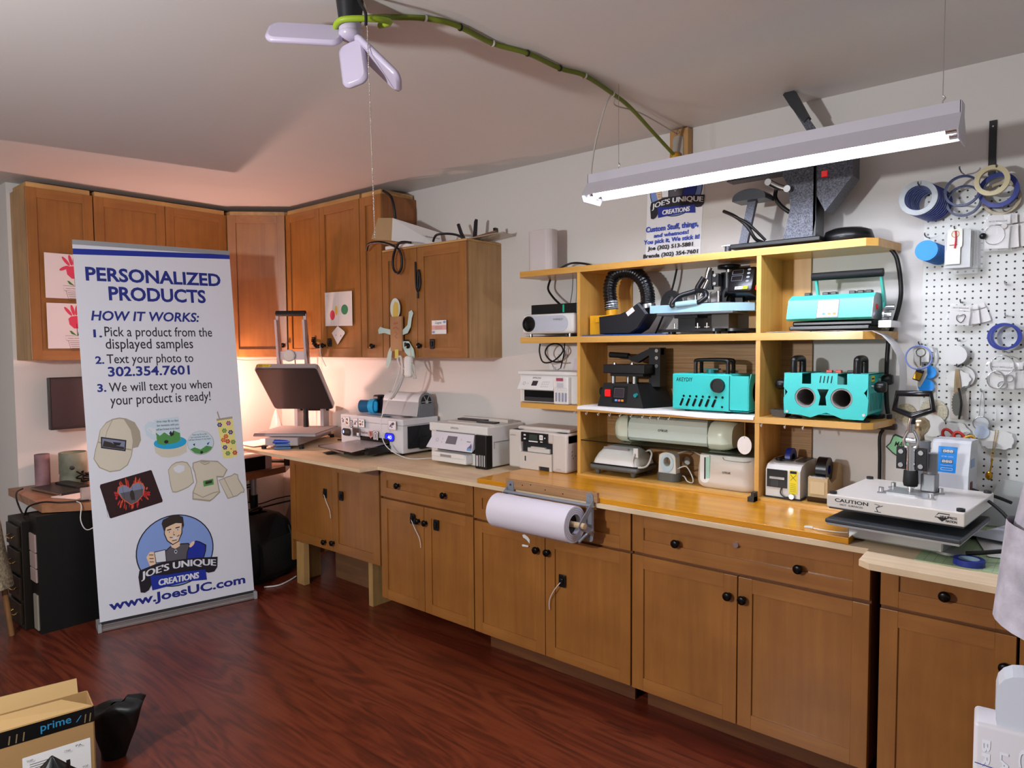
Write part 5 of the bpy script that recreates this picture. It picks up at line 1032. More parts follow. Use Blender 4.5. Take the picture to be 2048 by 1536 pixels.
g = G(); pr = Print(g, (-.105, -.1305, .145), (1, 0, 0), (0, 0, 1)); pr.poly(rrect(.058, .115, .014, .044, .002), 0); pr.poly(rrect(.02, .035, .034, .042, .002), 1); pr.poly(rrect(.02, .035, .014, .022, .002), 1); pr.poly(rrect(.128, .152, .018, .045, .004), 1); pr.poly(rrect(.055, .118, .004, .01, .002), 1); pr.poly(rrect(.133, .15, .006, .011, .002), 1); pr.poly(ell(.165, .03, .004, n=10), 1); pr.line([(.133, .0315), (.147, .0315)], .002, 2); pr.line([(.14, .024), (.14, .04)], .002, 2)
part('buttons', g, [mat('lcd_green', '#39443c', .2), PAPER, GREY], pn)
g = G(); pr = Print(g, (-.197, -.1255, 0), (1, 0, 0), (0, 0, 1)); pr.text('SAWGRASS', .012, .052, .172, .18, 0, .004); part('lettering', g, mat('faint_grey', '#a09a95', .6), t); g = G(); pr = Print(g, (-.197, -.1255, 0), (1, 0, 0), (0, 0, 1)); pr.text('SG500', .325, .355, .015, .022, 0, .004); part('lettering', g, mat('faint_grey', '#a09a95', .6), t)
g = G(); pr = Print(g, (.1975, -.1, 0), (0, 1, 0), (0, 0, 1))
for x, z in ((.02, .11), (.02, .09), (.05, .085), (.03, .075)): pr.poly(ell(x, z, .006, .003, 7, x*40), 0)
part('scuffs', g, mat('scuff', '#6b5a55', .7), t)

# ================================================================ GREY CLAMSHELL PRESS IN THE CORNER
A45 = math.radians(36)   # local -y faces the room diagonally
t = thing('heat_press', 'large grey clamshell heat press standing open in the corner, tall handle up', 'heat press', (.83, -.36, .901), A45)
PG = mat('press_grey', '#a39fa3', .4, .2)
g = G(); g.b(-.115, .115, -.33, .34, .022, .075, 0, .006)
for x in (-.10, .10): g.b(x-.012, x+.012, .18, .30, .07, .25)
part('base', g, PG, t)
for x in (-.11, .11):
    for y in (-.31, .30):
        g = G(); g.b(min(x*1.0, x*1.28), max(x*1.0, x*1.28), y-.02, y+.02, .014, .024); g.cyl((x*1.2, y, 0), (x*1.2, y, .016), .017, n=12); part('foot', g, BLACK, t)
g = G(); g.b(-.22, .22, -.28, .20, .078, .094, 0, .004); g.b(-.215, .215, -.275, .195, .094, .10, 1); g.b(-.04, .04, -.1, .1, .07, .09)
part('lower_platen', g, [PG, mat('silicone_grey', '#8f8a8b', .7)], t)
g = G(); M0 = MX.Translation((0, .10, .235)) @ MX.Rotation(math.radians(-43), 4, 'X'); g.M = M0
g.plate(rrect(-.225, .225, -.46, .0, .03), (0, 0, 0), (1, 0, 0), (0, 1, 0), (0, 0, .035)); up_ = part('upper_platen', g, PG, t)
g = G(); g.M = M0; g.plate(rrect(-.217, .217, -.452, -.008, .02), (0, 0, 0), (1, 0, 0), (0, 1, 0), (0, 0, -.006)); part('heat_surface', g, mat('teflon_dark', '#2d2626', .28, .2), up_)
g = G(); g.M = M0; pr = Print(g, (-.22, -.4605, .008), (1, 0, 0), (0, 0, 1)); pr.poly(rrect(.02, .11, .0, .02, .002), 0); pr.text('CAUTION', .03, .1, .005, .015, 1, .02); part('warning_label', g, [YEL, INK], up_)
g = G(); g.M = M0; g.b(-.03, .03, -.25, -.13, .035, .075, 0, .005); part('top_block', g, PG, up_)
g = G()
for x in (-.10, .10):
    g.plate([(-.045, .46), (-.055, .52), (-.10, .92), (-.085, .93), (-.03, .52), (-.02, .46)], (x-.01, -.02, 0), (0, 1, 0), (0, 0, 1), (.02, 0, 0))
    g.plate([(-.08, .47), (-.085, .52), (-.12, .88), (-.108, .88), (-.068, .52), (-.06, .47)], (x-.008, -.03, 0), (0, 1, 0), (0, 0, 1), (.016, 0, 0))
g.b(-.10, .10, -.10, -.08, .60, .66); part('lever_frame', g, mat('frame_alu', '#b3a9ab', .35, .6), t)
g = G(); g.cyl((-.105, -.115, .925), (.105, -.115, .925), .019, n=16); part('grip', g, RUBBER, t)
g = G(); g.cyl((-.02, -.105, .63), (-.02, -.118, .63), .042, n=30); g.cyl((-.02, -.118, .63), (-.02, -.121, .63), .036, n=30, m=1); part('pressure_gauge', g, [LGREY, mat('gauge_face', '#d8cfc6', .4)], t)
g = G(); g.cyl((0, .12, .10), (0, .12, .24), .02); g.cyl((-.13, .25, .22), (.13, .25, .22), .012); part('shock_absorber', g, BLACK, t)
# blue stapler, papers, plastic bag, cables
t = thing('stapler', 'blue stapler lying in front of the grey press on the plywood', 'stapler', (1.03, -.62, .901), .85)
g = G(); g.tube([(-.06, 0, .055), (-.05, 0, .052), (0, 0, .05), (.055, 0, .05), (.065, 0, .054)], .014, 10); part('handle', g, mat('stapler_blue', '#1d44b4', .3), t)
g = G(); g.b(-.055, .055, -.016, .016, 0, .016, 0, .003); g.b(-.05, .05, -.014, .014, .02, .038, 0, .003); part('base', g, mat('stapler_steel_blue', '#4a6a94', .35, .4), t)
for i, (x, y, r, m, lb) in enumerate(((.70, -.56, .3, PAPER, 'white paper sheet on the plywood left of the grey press'), (.62, -.42, -.4, mat('pinkish_paper', '#ddd0da'), 'pale printed sheet lying under the left edge of the grey press'), (.66, -.60, .0, mat('paper_warm', '#e4d6d0', .8), 'top paper sheet of the loose pile beside the banner'))):
    g = G(); g.b(-.14, .14, -.105, .105, 0, .002+.001*i); one('paper_sheet', g, m, lb, 'paper', (x, y, .9005+.0022*i), r)
g = G(); N = []
for k in range(5):
    z = .0+k*.05; N.append([(.09*(1-k*.22)*math.cos(a)*(1+.15*math.sin(3*a+k)), .06*(1-k*.22)*math.sin(a), z) for a in [2*PI*i/14 for i in range(15)]])
g.sheet(N); one('plastic_bag', g, mat('bag_clear', '#d9cfcc', .2, alpha=.6), 'crumpled clear plastic bag standing behind the grey press', 'bag', (.28, -.22, .903))
def cable(name, pts, r, m, lb): g = G(); g.tube(pts, r, 7); return one(name, g, m, lb, 'cable')
cable('wall_cable', [(.02, -.62, 1.25), (.05, -.56, 1.15), (.03, -.6, 1.0), (.05, -.66, .905)], .004, mat('brown_cable', '#4a2a20', .5), 'brown cable running diagonally down the wall left of the grey press')
cable('hanging_wires', [(.50, -.18, 1.515), (.49, -.17, 1.40), (.475, -.17, 1.2), (.47, -.16, 1.0), (.48, -.14, .91)], .0045, mat('brown_cable', '#4a2a20'), 'dark brown cable hanging from the corner cabinet behind the grey press')
cable('hanging_wires', [(.56, -.12, 1.515), (.55, -.11, 1.3), (.55, -.11, 1.1), (.56, -.10, .91)], .003, WCABLE, 'pale cable hanging from the corner cabinet behind the grey press')
cable('floor_cable', [(.95, -.12, .905), (1.05, -.10, .915), (1.15, -.09, .94), (1.27, -.08, .935)], .006, mat('brown_cable', '#4a2a20'), 'brown cable between the grey press and the stickered printer')
cable('under_cabinet_cord', [(.33, -.62, 1.512), (.36, -.5, 1.495), (.5, -.35, 1.50), (.66, -.32, 1.495), (.80, -.31, 1.51)], .003, mat('tan_cord', '#9a7e68', .6), 'thin tan cord sagging under the corner cabinet')
# cable from the doll plug
cable('white_lead', [(1.93, -.345, 1.46), (1.90, -.36, 1.36), (1.855, -.40, 1.22), (1.85, -.44, 1.12), (1.88, -.43, .98), (2.0, -.37, .906), (2.12, -.30, .906), (2.19, -.20, .91)], .003, WCABLE, 'white charging cable hanging in front of the stickered printer')
# warm desk lamp lighting the corner (behind the banner)
t = thing('desk_lamp', 'small warm lamp on the corner desk hidden behind the roll-up banner', 'lamp', (.36, -.75, .713))
g = G(); g.ball((0, 0, .567), .032, 16); part('bulb', g, mat('warm_bulb', (1, .56, .46, 1), .4, emit=CORNER_POWER), t)
g = G(); g.cyl((0, 0, .50), (0, 0, .54), .02, .024); g.cyl((0, 0, .012), (0, 0, .50), .008); part('stem', g, BLACK, t)
g = G(); g.cyl((0, 0, 0), (0, 0, .014), .07, .06); part('base', g, BLACK, t)

# ================================================================ PAPER ROLL HOLDER
t = thing('roll_holder', 'grey metal bracket pair on a wooden strip at the counter edge', 'holder', (3.33, -.65, .84))
g = G(); g.b(-.262, .262, -.019, .0, .064, .108, 0, .002)
for x, z in ((-.155, .09), (-.105, .098), (-.02, .085), (.08, .08)): g.cyl((x, -.019, z), (x, -.0197, z), .003, n=8, m=1)
part('wood_strip', g, [wood('strip_wood', '#9c7148', '#b98c5e', 'x', .6, 40, 2), DARK], t)
BG = mat('bracket_grey', '#8f939b', .4, .4)
for s, x in ((-1, -.245), (1, .232)):
    g = G(); g.plate(rrect(-.018, .018, -.11, .105, .014), (x+(-.006 if s > 0 else .02), -.02, 0), (1, 0, 0), (0, 0, 1), (0, -.003, 0))
    xx = x+(.014 if s > 0 else 0)
    g.plate([[(0, .07), (-.004, .075), (-.10, .0), (-.115, -.02), (-.10, -.035), (-.055, -.055), (0, -.085)], [(-.015, .035), (-.06, -.005), (-.045, -.03), (-.015, -.045)]], (xx-.0015, -.022, 0), (0, 1, 0), (0, 0, 1), (.003, 0, 0))
    br = part('bracket', g, BG, t)
    g = G()
    for z in (.085, -.095): g.cyl((x+(-.006 if s > 0 else .02), -.0232, z), (x+(-.006 if s > 0 else .02), -.026, z), .005, n=8)
    for y, z in ((-.03, .045), (-.03, -.06), (-.06, -.06)): g.cyl((xx, y, z), (xx+.006, y, z), .006, n=8)
    part('screws', g, DGREY if s < 0 else STEEL, br)
g = G(); g.cyl((-.245, -.045, .055), (.246, -.045, .055), .007); part('tear_bar', g, BG, t)
g = G(); g.cyl((-.26, -.11, -.02), (.262, -.11, -.02), .013); part('dowel', g, wood('dowel_wood', '#b99a74', '#cdb08a', 'x', .6, 40, 2), t)
g = G(); g.tube([(.215, -.09, -.10), (.22, -.06, -.085), (.225, -.03, -.07)], .007, 6); part('lower_clip', g, BG, t)
t = thing('paper_roll', 'fat white paper roll hanging in the grey bracket at the counter edge', 'roll', (3.33, -.76, .82))
g = G(); g.ring((-.012, 0, 0), (1, 0, 0), .044, .079, .222, 48); part('paper', g, mat('roll_white', '#d9d3dd', .5), t)
g = G()
for r in (.052, .06, .069): g.ring((.2102, 0, 0), (1, 0, 0), r, r+.0012, .0003, 40)
part('roll_layers', g, GREY, t)
g = G(); g.ring((-.012, 0, 0), (1, 0, 0), .014, .0435, .20, 32); part('core', g, BLACK, t)
g = G(); g.sheet([[(x, -.03+.04*k, -.074-.012*k*(2-k)) for k in (0, .5, 1, 1.5)] for x in (-.15, -.05, .05, .19)]); part('loose_end', g, PAPER, t)

# ================================================================ WHITE PRESS ON THE RIGHT
t = thing('heat_press', 'white swing-away heat press with CAUTION lettering and black D-handle, right end of worktop', 'heat press', (4.74, -.45, .901), -.08)
g = G(); g.b(-.15, .14, -.16, .18, .012, .065, 0, .006); g.b(-.19, .19, -.14, -.11, .012, .018); g.cyl((.15, -.13, .012), (.15, -.13, .02), .04, n=20); part('base', g, mat('base_silver', '#9b9b98', .3, .6), t)
for x, y in ((-.175, -.125), (.165, -.125), (-.15, .16), (.15, .16)):
    g = G(); g.cyl((x, y, 0), (x, y, .013), .016, n=12); part('foot', g, RUBBER, t)
g = G(); g.b(-.195, .205, -.245, .16, .072, .086, 0, .004); g.b(-.19, .2, -.24, .155, .065, .072, 1); part('lower_platen', g, [mat('platen_dark', '#33373b', .45), LGREY], t)
PWH = mat('press_white', '#ddd7cf', .32)
g = G(); g.b(-.205, .205, -.205, .205, .118, .162, 0, .004); part('top_cover', g, PWH, t)
g = G(); g.b(-.2, .2, -.195, .195, .112, .118); part('heat_plate', g, DGREY, t)
g = G(); pr = Print(g, (-.205, -.2055, .118), (1, 0, 0), (0, 0, 1)); pr.text('CAUTION', .028, .135, .022, .034, 0, .02); pr.text('HOT  SURFACES', .045, .118, .011, .017, 0, .004)
pr.line([(.155, .008), (.175, .008)], .002, 0); pr.line([(.165, .008), (.16, .02), (.17, .03), (.155, .033)], .002, 0); pr.line([(.16, .022), (.18, .03)], .002, 0)
part('lettering', g, INK, t); g = G(); pr = Print(g, (-.205, -.2055, .118), (1, 0, 0), (0, 0, 1)); pr.line([(.33, .02), (.34, .033), (.37, .033), (.365, .02)], .003, 0, True); pr.poly([(.335, .02), (.365, .02), (.35, .008)], 0); pr.text('HEATPRESS', .345, .39, .019, .027, 0, .02); pr.text('NATION', .36, .39, .008, .016, 0, .02)
part('maker_mark', g, INK, t)
for x in (-.19, .19):
    for y in (-.185, .185):
        g = G(); g.cyl((x, y, .162), (x, y, .168), .012, n=14); g.ring((x, y, .169), (0, 0, 1), .006, .012, .002, 14); part('corner_bolt', g, DGREY, t)
g = G(); g.plate([(-.085, -.07), (-.06, -.055), (.03, -.06), (.06, -.075), (.09, -.07), (.085, -.045), (.07, -.02), (.075, .04), (.09, .055), (.07, .07), (.03, .055), (-.05, .06), (-.075, .07), (-.085, .05), (-.065, .02), (-.065, -.03)], (0, 0, .162), (1, 0, 0), (0, 1, 0), (0, 0, .006)); part('mount_plate', g, LGREY, t)
for x, y in ((-.075, -.06), (.078, -.062), (-.07, .058), (.078, .058)):
    g = G(); g.cyl((x, y, .168), (x, y, .182), .009, n=6); part('bolt', g, STEEL, t)
g = G(); g.cyl((0, 0, .165), (0, 0, .182), .009); g.cyl((0, 0, .182), (0, 0, .192), .014, n=6); g.cyl((0, 0, .24), (0, 0, .325), .016); part('shaft', g, CHROME, t)
g = G(); g.lathe([(.0, .188), (.021, .188), (.024, .20), (.022, .242), (0, .245)], (0, 0, 0), (0, 0, 1), 20); part('rubber_sleeve', g, RUBBER, t)
for x0, x1 in ((-.045, -.014), (.014, .05)):
    g = G(); g.b(x0, x1, -.008, .012, .245, .322, 0, .002); cb = part('clamp_plate', g, BM, t)
    g = G()
    for z in (.26, .307): g.cyl(((x0+x1)/2, -.008, z), ((x0+x1)/2, -.014, z), .008, n=12)
    part('cap_screw', g, STEEL, cb)
g = G(); g.tube([(-.018, -.005, .325), (-.022, -.005, .345), (-.014, -.005, .37), (-.005, -.005, .385)], .006, 8); g.tube([(.018, -.005, .325), (.022, -.005, .345), (.014, -.005, .37), (.005, -.005, .385)], .006, 8); g.tube([(-.018, -.005, .325), (0, -.005, .318), (.018, -.005, .325)], .007, 8); g.cyl((-.015, -.004, .347), (.015, -.004, .347), .009); g.tube([(0, -.008, .375), (0, -.01, .40), (.004, -.012, .425)], .011, 8); part('toggle', g, STEEL, t)
g = G(); g.tube([(.004, -.012, .405), (.005, -.012, .43)], .0105, 8); g.tube([(.005, -.012, .432), (-.052, -.012, .453), (-.045, -.012, .508), (.058, -.012, .511), (.066, -.012, .457), (.005, -.012, .432)], .0115, 8, sub=1); part('handle', g, mat('handle_black', '#17171b', .2), t)
g = G(); g.cyl((.045, .06, .02), (.045, .06, .30), .022, m=0); g.b(.022, .068, .03, .08, .168, .23, 0, .004); part('column', g, mat('column_grey', '#8d8f92', .35, .5), t)
g = G(); g.tube([(.21, .10, .15), (.26, .05, .125), (.31, -.02, .09), (.36, -.05, .06)], .006, 8); part('lead', g, CABLE, t)
g = G(); g.tube([(.40, .02, .07), (.34, -.06, .05), (.26, -.12, .035), (.20, -.15, .025)], .007, 8); part('lower_lead', g, CABLE, t)
# controller
t = thing('press_controller', 'white control box with blue digital display panel, behind the white heat press', 'control box', (4.825, -.20, .902), -.08)
g = G(); g.plate([(-.06, .14), (.07, .14), (.07, .33), (-.02, .33), (-.03, .32), (-.06, .21)], (-.055, 0, 0), (0, 1, 0), (0, 0, 1), (.12, 0, 0)); g.b(-.02, .03, .0, .06, 0, .14); g.b(-.04, .05, -.03, .07, 0, .012); bx = part('case', g, mat('ctrl_white', '#c9cccf', .4), t)
o = V((-.035, -.0575, .215)); v = V((0, .03, .11)).normalized()
g = G(); pr = Print(g, o, (1, 0, 0), v, .001); pr.poly(rrect(-.003, .063, -.004, .098, .002), 3); pr.poly(rrect(0, .06, 0, .094, .001), 0); pr.poly(rrect(.012, .05, .07, .084, .001), 1); pr.poly(rrect(.012, .05, .033, .047, .001), 1); pr.text('888', .015, .047, .072, .082, 2, .02); pr.text('888', .015, .047, .035, .045, 2, .02); pr.text('GY-04 1600W', .012, .05, .055, .06, 2); pr.line(rrect(.014, .05, .008, .016, .003), .0015, 2, True); pr.line([(.012, .025), (.05, .025)], .0012, 2)
part('display', g, [mat('display_blue', '#1284d6', .3, emit=.12), mat('digit_back', '#5a6675', .3), PAPER, LGREY], bx)
g = G(); g.b(.065, .068, -.03, -.005, .155, .185, 0, .001); g.b(.065, .067, -.03, .02, .235, .265, 1); part('side_switch', g, [mat('dark_red', '#5a1512', .3), mat('blue_sticker', '#8fa4c6', .5)], bx)
g = G(); g.cyl((.065, -.01, .15), (.085, -.01, .145), .012); g.tube([(.08, -.01, .145), (.13, .0, .14), (.18, .02, .12)], .006, 8); part('plug', g, BLACK, t)
t = thing('knob_post', 'brass-coloured round knob on a grey post beside the blue display box', 'knob', (4.725, -.24, .902), 0)
g = G(); g.cyl((0, .02, 0), (0, .02, .32), .035); part('post', g, mat('column_grey', '#8d8f92'), t)
g = G(); g.lathe([(0, .0), (.016, .0), (.014, .018), (.026, .032), (.033, .052), (.029, .072), (.015, .084), (0, .087)], (.0, .02, .322), (0, 0, 1), 22); part('ball', g, mat('brass_satin', '#b8a482', .25, .9), t)
# things around the press
g = G(); g.b(4.80, 5.50, -.70, -.02, .9005, .903); MATG = one('cutting_mat', g, mat('cutting_mat_green', '#9fb58d', .55), 'pale green gridded cutting mat on the plywood right of the white press', 'mat')
g = G(); pr = Print(g, (4.80, -.70, .903), (1, 0, 0), (0, 1, 0), .0003, .00001)
for i in range(1, 28): pr.line([(i*.0254, .0), (i*.0254, .68)], .0008, 0)
for i in range(1, 26): pr.line([(0, i*.0254), (.70, i*.0254)], .0008, 0)
o = part('grid', g, mat('grid_line', '#60745a', .6), MATG)
g = G(); g.ring((0, 0, .009), (0, 0, 1), .028, .042, .009, 32, 0, 1); one('tape_roll', g, [NAVY, mat('tape_side', '#8aa0b4', .4)], 'blue tape roll lying flat on the green mat in front of the white press', 'tape', (4.94, -.655, .9035))
g = G(); g.tube([(4.46, -.60, .926), (4.49, -.61, .927), (4.55, -.60, .926), (4.62, -.57, .927)], .0022, 6); g.b(4.435, 4.465, -.606, -.593, .9235, .931, 0, .002); one('usb_cable', g, WCABLE, 'white USB cable end lying on the yellow board by the white press', 'cable')
for i, (x, y, r, rx, m, lb) in enumerate(((5.06, -.34, .25, .0, PAPER, 'white paper sheet lying on the green mat at the right edge'), (5.08, -.22, -.35, .0, mat('paper_blueish', '#cfd3de', .7), 'bluish white sheet under the curled sheet at the right edge'))):
    g = G(); g.sheet([[(-.13+.26*a/5, -.17+.34*b2/5, .001+.012*(a/5)**2+.02*max(0, b2/5-.5)**2) for b2 in range(6)] for a in range(6)], t=(0, 0, .001)); one('paper_sheet', g, m, lb, 'paper', (x, y, .905+.014*i), r)
g = G(); g.plate(rrect(-.07, .10, 0, .30, .03), (0, 0, 0), (1, .0, 0), (.18, .25, 1), (0, .006, 0)); one('plastic_board', g, mat('panel_offwhite', '#dcdbe4', .4), 'white plastic panel leaning on the pegboard at the right edge', 'panel', (5.09, -.16, .92), .1)
g = G(); g.plate([(-.10, 0), (.06, 0), (.05, .16), (-.03, .17)], (0, 0, 0), (1, 0, 0), (0, .3, 1), (0, .002, 0)); one('clear_sheet', g, mat('clear_grey', '#c4c8c4', .15, alpha=.55), 'clear plastic sheet leaning behind the papers, right end of worktop', 'sheet', (4.99, -.09, .91))

# ================================================================ PEGBOARD WALL
g = G(); g.b(-.002, .90, .006, .0195, -.84, .40, 0, .001); one('pegboard', g, peg_mat(), 'white perforated pegboard screwed to the wall at the right', 'pegboard', (4.7-.0127, -.02, 1.7775-.0127))
PY = -.0145
HKM = mat('hook_grey', '#5d6064', .3, .8)
def hook(x, z, L, lb, m=HKM, curl=.012):
    g = G(); g.tube([(0, 0, 0), (0, -.006, .004), (0, -L*.6, .0), (0, -L, curl*.4), (0, -L-.004, curl)], .0026, 6, sub=4); return one('peg_hook', g, m, lb, 'hook', (x, PY-.002, z))
def disc_stack(name, lb, cat, x, z, r, n, dy, m, y0=.012, back=None, hole=0, dx=.002):
    t = thing(name, lb, cat, (x, PY, z))
    for k in range(n):
        g = G()
        if hole: g.ring((dx*k, -y0-k*dy, 0), (0, 1, 0), hole, r, dy*.45, 36, 0, 0)
        else: g.cyl((dx*k, -y0-k*dy, 0), (dx*k, -y0-k*dy-dy*.8, 0), r, n=36)
        part('disc', g, m if k == n-1 or back is None else back, t)
    return t
hook(4.688, 2.175, .14, 'long hook carrying the thick stack of blue tape rolls')
t = thing('tape_rolls', 'thick stack of narrow blue tape rolls hanging on a long hook above the pegboard corner', 'tape', (4.69, PY, 2.13))
for k in range(9):
    g = G(); g.ring((.028-.004*k, -.022-k*.0125, -.012+.0016*k), (0, 1, 0), .046, .0645, .0055, 40, 0, 1); part('roll', g, [NAVY if k < 8 else mat('tape_clear', '#a8b0b4', .3), mat('tape_side', '#8aa0b4')], t)
hook(4.815, 2.215, .11, 'second long hook, carrying two thin dark blue rings')
for i, (y, z, lb) in enumerate(((-.05, 2.112, 'rear thin dark blue tape ring on the second long hook'), (-.09, 2.142, 'front thin dark blue tape ring on the second long hook'))):
    g = G(); g.ring((0, 0, 0), (0, 1, 0), .050, .0575, .007, 40, 0, 1); one('tape_ring', g, [mat('tape_navy_dark', '#142357', .35), mat('tape_side', '#8aa0b4')], lb, 'tape', (4.822, PY+y, z))
g = G(); g.b(-.0015, .0, 0, 0, 0, 0) if False else None
g.b(-.012, .012, -.004, .0, -.2, 0, 0, .001); g.cyl((0, -.004, -.022), (0, -.0055, -.022), .003, n=8, m=1); one('black_strip', g, [mat('strip_black', '#121419', .4), STEEL], 'flat black metal strip hanging on the wall above the pegboard', 'strip', (4.90, -.003, 2.405))
hook(4.925, 2.205, .10, 'third long hook, carrying the white-rimmed roll at the right')
g = G(); g.ring((0, 0, 0), (0, 1, 0), .047, .0625, .014, 40, 0, 1); one('tape_roll', g, [NAVY, mat('tape_side', '#8aa0b4')], 'wide blue tape roll hanging behind the cream ring at the right', 'tape', (4.928, PY-.045, 2.135))
g = G(); g.ring((0, 0, 0), (0, 1, 0), .038, .054, .011, 40); one('tape_roll', g, mat('cream_tape', '#cfc49c', .35), 'cream-coloured tape ring on the third long hook, in front of the blue roll', 'tape', (4.912, PY-.09, 2.165))
g = G(); g.ring((0, 0, 0), (0, 1, 0), .05, .060, .008, 40); one('tape_roll', g, mat('tan_tape', '#b9a98c', .4), 'tan tape ring hanging lowest behind the wide blue roll', 'tape', (4.935, PY-.018, 2.11))
hook(4.705, 1.99, .09, 'hook carrying the bright blue discs')
t = thing('blue_discs', 'stack of bright blue round blanks hanging on a hook, left on the pegboard', 'discs', (4.722, PY, 1.93))
for k in range(9):
    g = G(); g.cyl((.016-.0035*k, -.012-k*.0085, -.006+.0015*k), (.016-.0035*k, -.0175-k*.0085, -.006+.0015*k), .0385, n=36); part('disc', g, BRIGHTBLUE if k == 8 else mat('blue_disc_rear', '#0a63ad', .5), t)
# tag stack
hook(4.80, 2.005, .085, 'hook carrying the thick stack of white blank tags')
TG = mat('tag_white', '#d8d9d4', .5); CL2 = mat('packet_clear', '#e6e8e7', .12, alpha=.2)
t = thing('tag_stack', 'thick stack of white blank tags and cards with a red tie, on the pegboard', 'tags', (4.815, PY, 2.0))
for k in range(7):
    g = G(); dx = .028-.006*k; g.plate([(-.042+dx*.6, -.145), (.04+dx*.6, -.145), (.04+dx*.6, -.01), (.025+dx*.6, .0), (-.03+dx*.6, .0), (-.042+dx*.6, -.02)], (0, -.012-k*.009, .008), (1, 0, 0), (0, 0, 1), (0, -.006, 0)); part('card', g, TG if k % 2 else mat('tag_grey', '#bfc1bf', .5), t)
g = G(); g.plate([(-.012, 0), (.012, 0), (.022, -.008), (.022, -.07), (.016, -.075), (.016, -.135), (-.03, -.135), (-.03, -.085), (-.026, -.08), (-.026, -.008)], (-.012, -.078, .012), (1, 0, 0), (0, 0, 1), (0, -.003, 0)); part('front_tag', g, mat('tag_front', '#dedfd6', .5), t)
g = G(); g.tube([(-.012, -.083, .0), (-.010, -.085, -.03), (-.013, -.085, -.065)], .0028, 6); g.tube([(-.03, -.084, -.052), (-.005, -.085, -.052)], .0012, 5); part('red_tie', g, mat('tie_red', '#c8202a', .5), t)
g = G(); g.tube([(x-.012, -.083, z-.012) for x, z in ell(0, 0, .012, n=16)], .0009, 5, closed=True, sub=1); part('split_ring', g, GOLD, t)
g = G(); g.b(-.02, .058, -.06, -.008, -.16, -.13); g.b(.03, .07, -.05, -.01, -.14, .0); part('clear_sleeve', g, CL2, t)
g = G(); g.ball((.07, -.05, -.025), (.012, .012, .012), 10); part('black_clip', g, BLACK, t)
def packet(lb, x, z, w_, h_, n, ring=None, text=True, tilt=.1, shear=.15):
    t = thing('packet', lb, 'packet', (x, PY, z))
    for k in range(n):
        a = tilt*(k-n/2); g = G(); g.at((.018*(n-1-k), -.014-.014*k, 0), ry=a)
        g.sheet([[(-w_/2*(1+shear*j/4)+w_*(1+shear*j/4)*i/4, .003*math.sin(i*2+j+k), -h_*j/4) for i in range(5)] for j in range(5)]); p = part('bag', g, CL2, t) if k == n-1 else None
        g = G(); g.at((.018*(n-1-k), -.0125-.014*k, 0), ry=a); g.b(-w_*.42, w_*.42, 0, .001, -h_*.28, -.004); g.b(-w_*.44, w_*.44, .001, .002, -h_*.93, -h_*.32); c = part('card', g, mat('packet_card', '#dedbd8', .6), p or t)
        if k == n-1:
            g = G(); g.at((0, -.013-.014*k, 0), ry=a)
            if text: Print(g, (-w_*.42, 0, -h_*.25), (1, 0, 0), (0, 0, 1)).text('MADE WITH LOVE', w_*.1, w_*.75, .004, .010, 0, .005)
            part('lettering', g, GREY, p)
            if ring == 'hoop':
                g = G(); g.tube([(-.012+q[0], -.017-.014*k, -h_*.55+q[1]) for q in ell(0, 0, .032, .036, 24)], .0011, 5, closed=True, sub=1); g.cyl((.018, -.016-.014*k, -h_*.35), (.018, -.02-.014*k, -h_*.35), .009, n=16); part('bangle', g, CHROME, t)
            if ring == 'heart':
                g = G(); g.tube([(q[0], -.017-.014*k, -h_*.66+q[1]) for q in ((0, .012), (.01, .016), (.014, .006), (.002, -.014), (-.012, -.004), (-.012, .012))], .0014, 5, closed=True); part('heart_charm', g, mat('charm_dark', '#4a4a4d', .3, .7), t)
            if ring == 'keyring':
                g = G(); g.tube([(.0+q[0], -.019-.014*k, -.012+q[1]) for q in ell(0, 0, .036, n=24)], .0018, 5, closed=True, sub=1); g.tube([(-.018+q[0], -.021-.014*k, -.065+q[1]) for q in ell(0, 0, .026, .032, 24)], .0022, 5, closed=True, sub=1)
                for dx, dz in ((.022, -.06), (.002, -.085)): g.ring((dx, -.02-.014*k, dz), (0, 1, 0), .011, .0145, .002, 20)
                part('bangle', g, CHROME, t)
    return t
hook(4.945, 2.06, .075, 'hook carrying the large clear packets at the upper right')
packet('clear packets with a silver bangle hanging at the upper right of the pegboard', 4.93, 2.052, .085, .135, 3, 'hoop')
hook(4.955, 1.795, .045, 'empty hook in the upper middle of the pegboard, right side', STEEL)
hook(4.82, 1.735, .05, 'hook carrying the heart packets')
packet('clear packet with a small heart charm in the middle of the pegboard', 4.822, 1.728, .075, .082, 3, 'heart', True, .22, .25)
hook(4.96, 1.68, .06, 'hook carrying the two blue rings', STEEL)
for i, (y, dx, r, lb) in enumerate(((-.02, -.006, .050, 'rear blue ring with dark rim hanging at the right'), (-.045, .004, .047, 'front blue ring with pale inside hanging at the right'))):
    g = G(); g.ring((0, 0, 0), (0, 1, 0), r-.008, r, .009, 40, 0, 1); one('tape_ring', g, [NAVY, mat('tape_pale', '#9fb2dc', .35)], lb, 'tape', (4.96+dx, PY+y, 1.605))
hook(4.688, 1.578, .06, 'hook carrying the pale blue ring at the board edge')
g = G(); g.tube([(q[0], 0, q[1]) for q in ell(0, 0, .045, .046, 28)], .0032, 6, closed=True, sub=1); one('tape_ring', g, mat('tape_pale_blue', '#8498dc', .35), 'thin pale blue ring hanging on the left edge of the pegboard', 'tape', (4.686, PY-.045, 1.527))
t = thing('key_blank', 'white shirt-shaped blank with a split ring and gold fob, inside the pale blue ring', 'key ring', (4.69, PY-.035, 1.57))
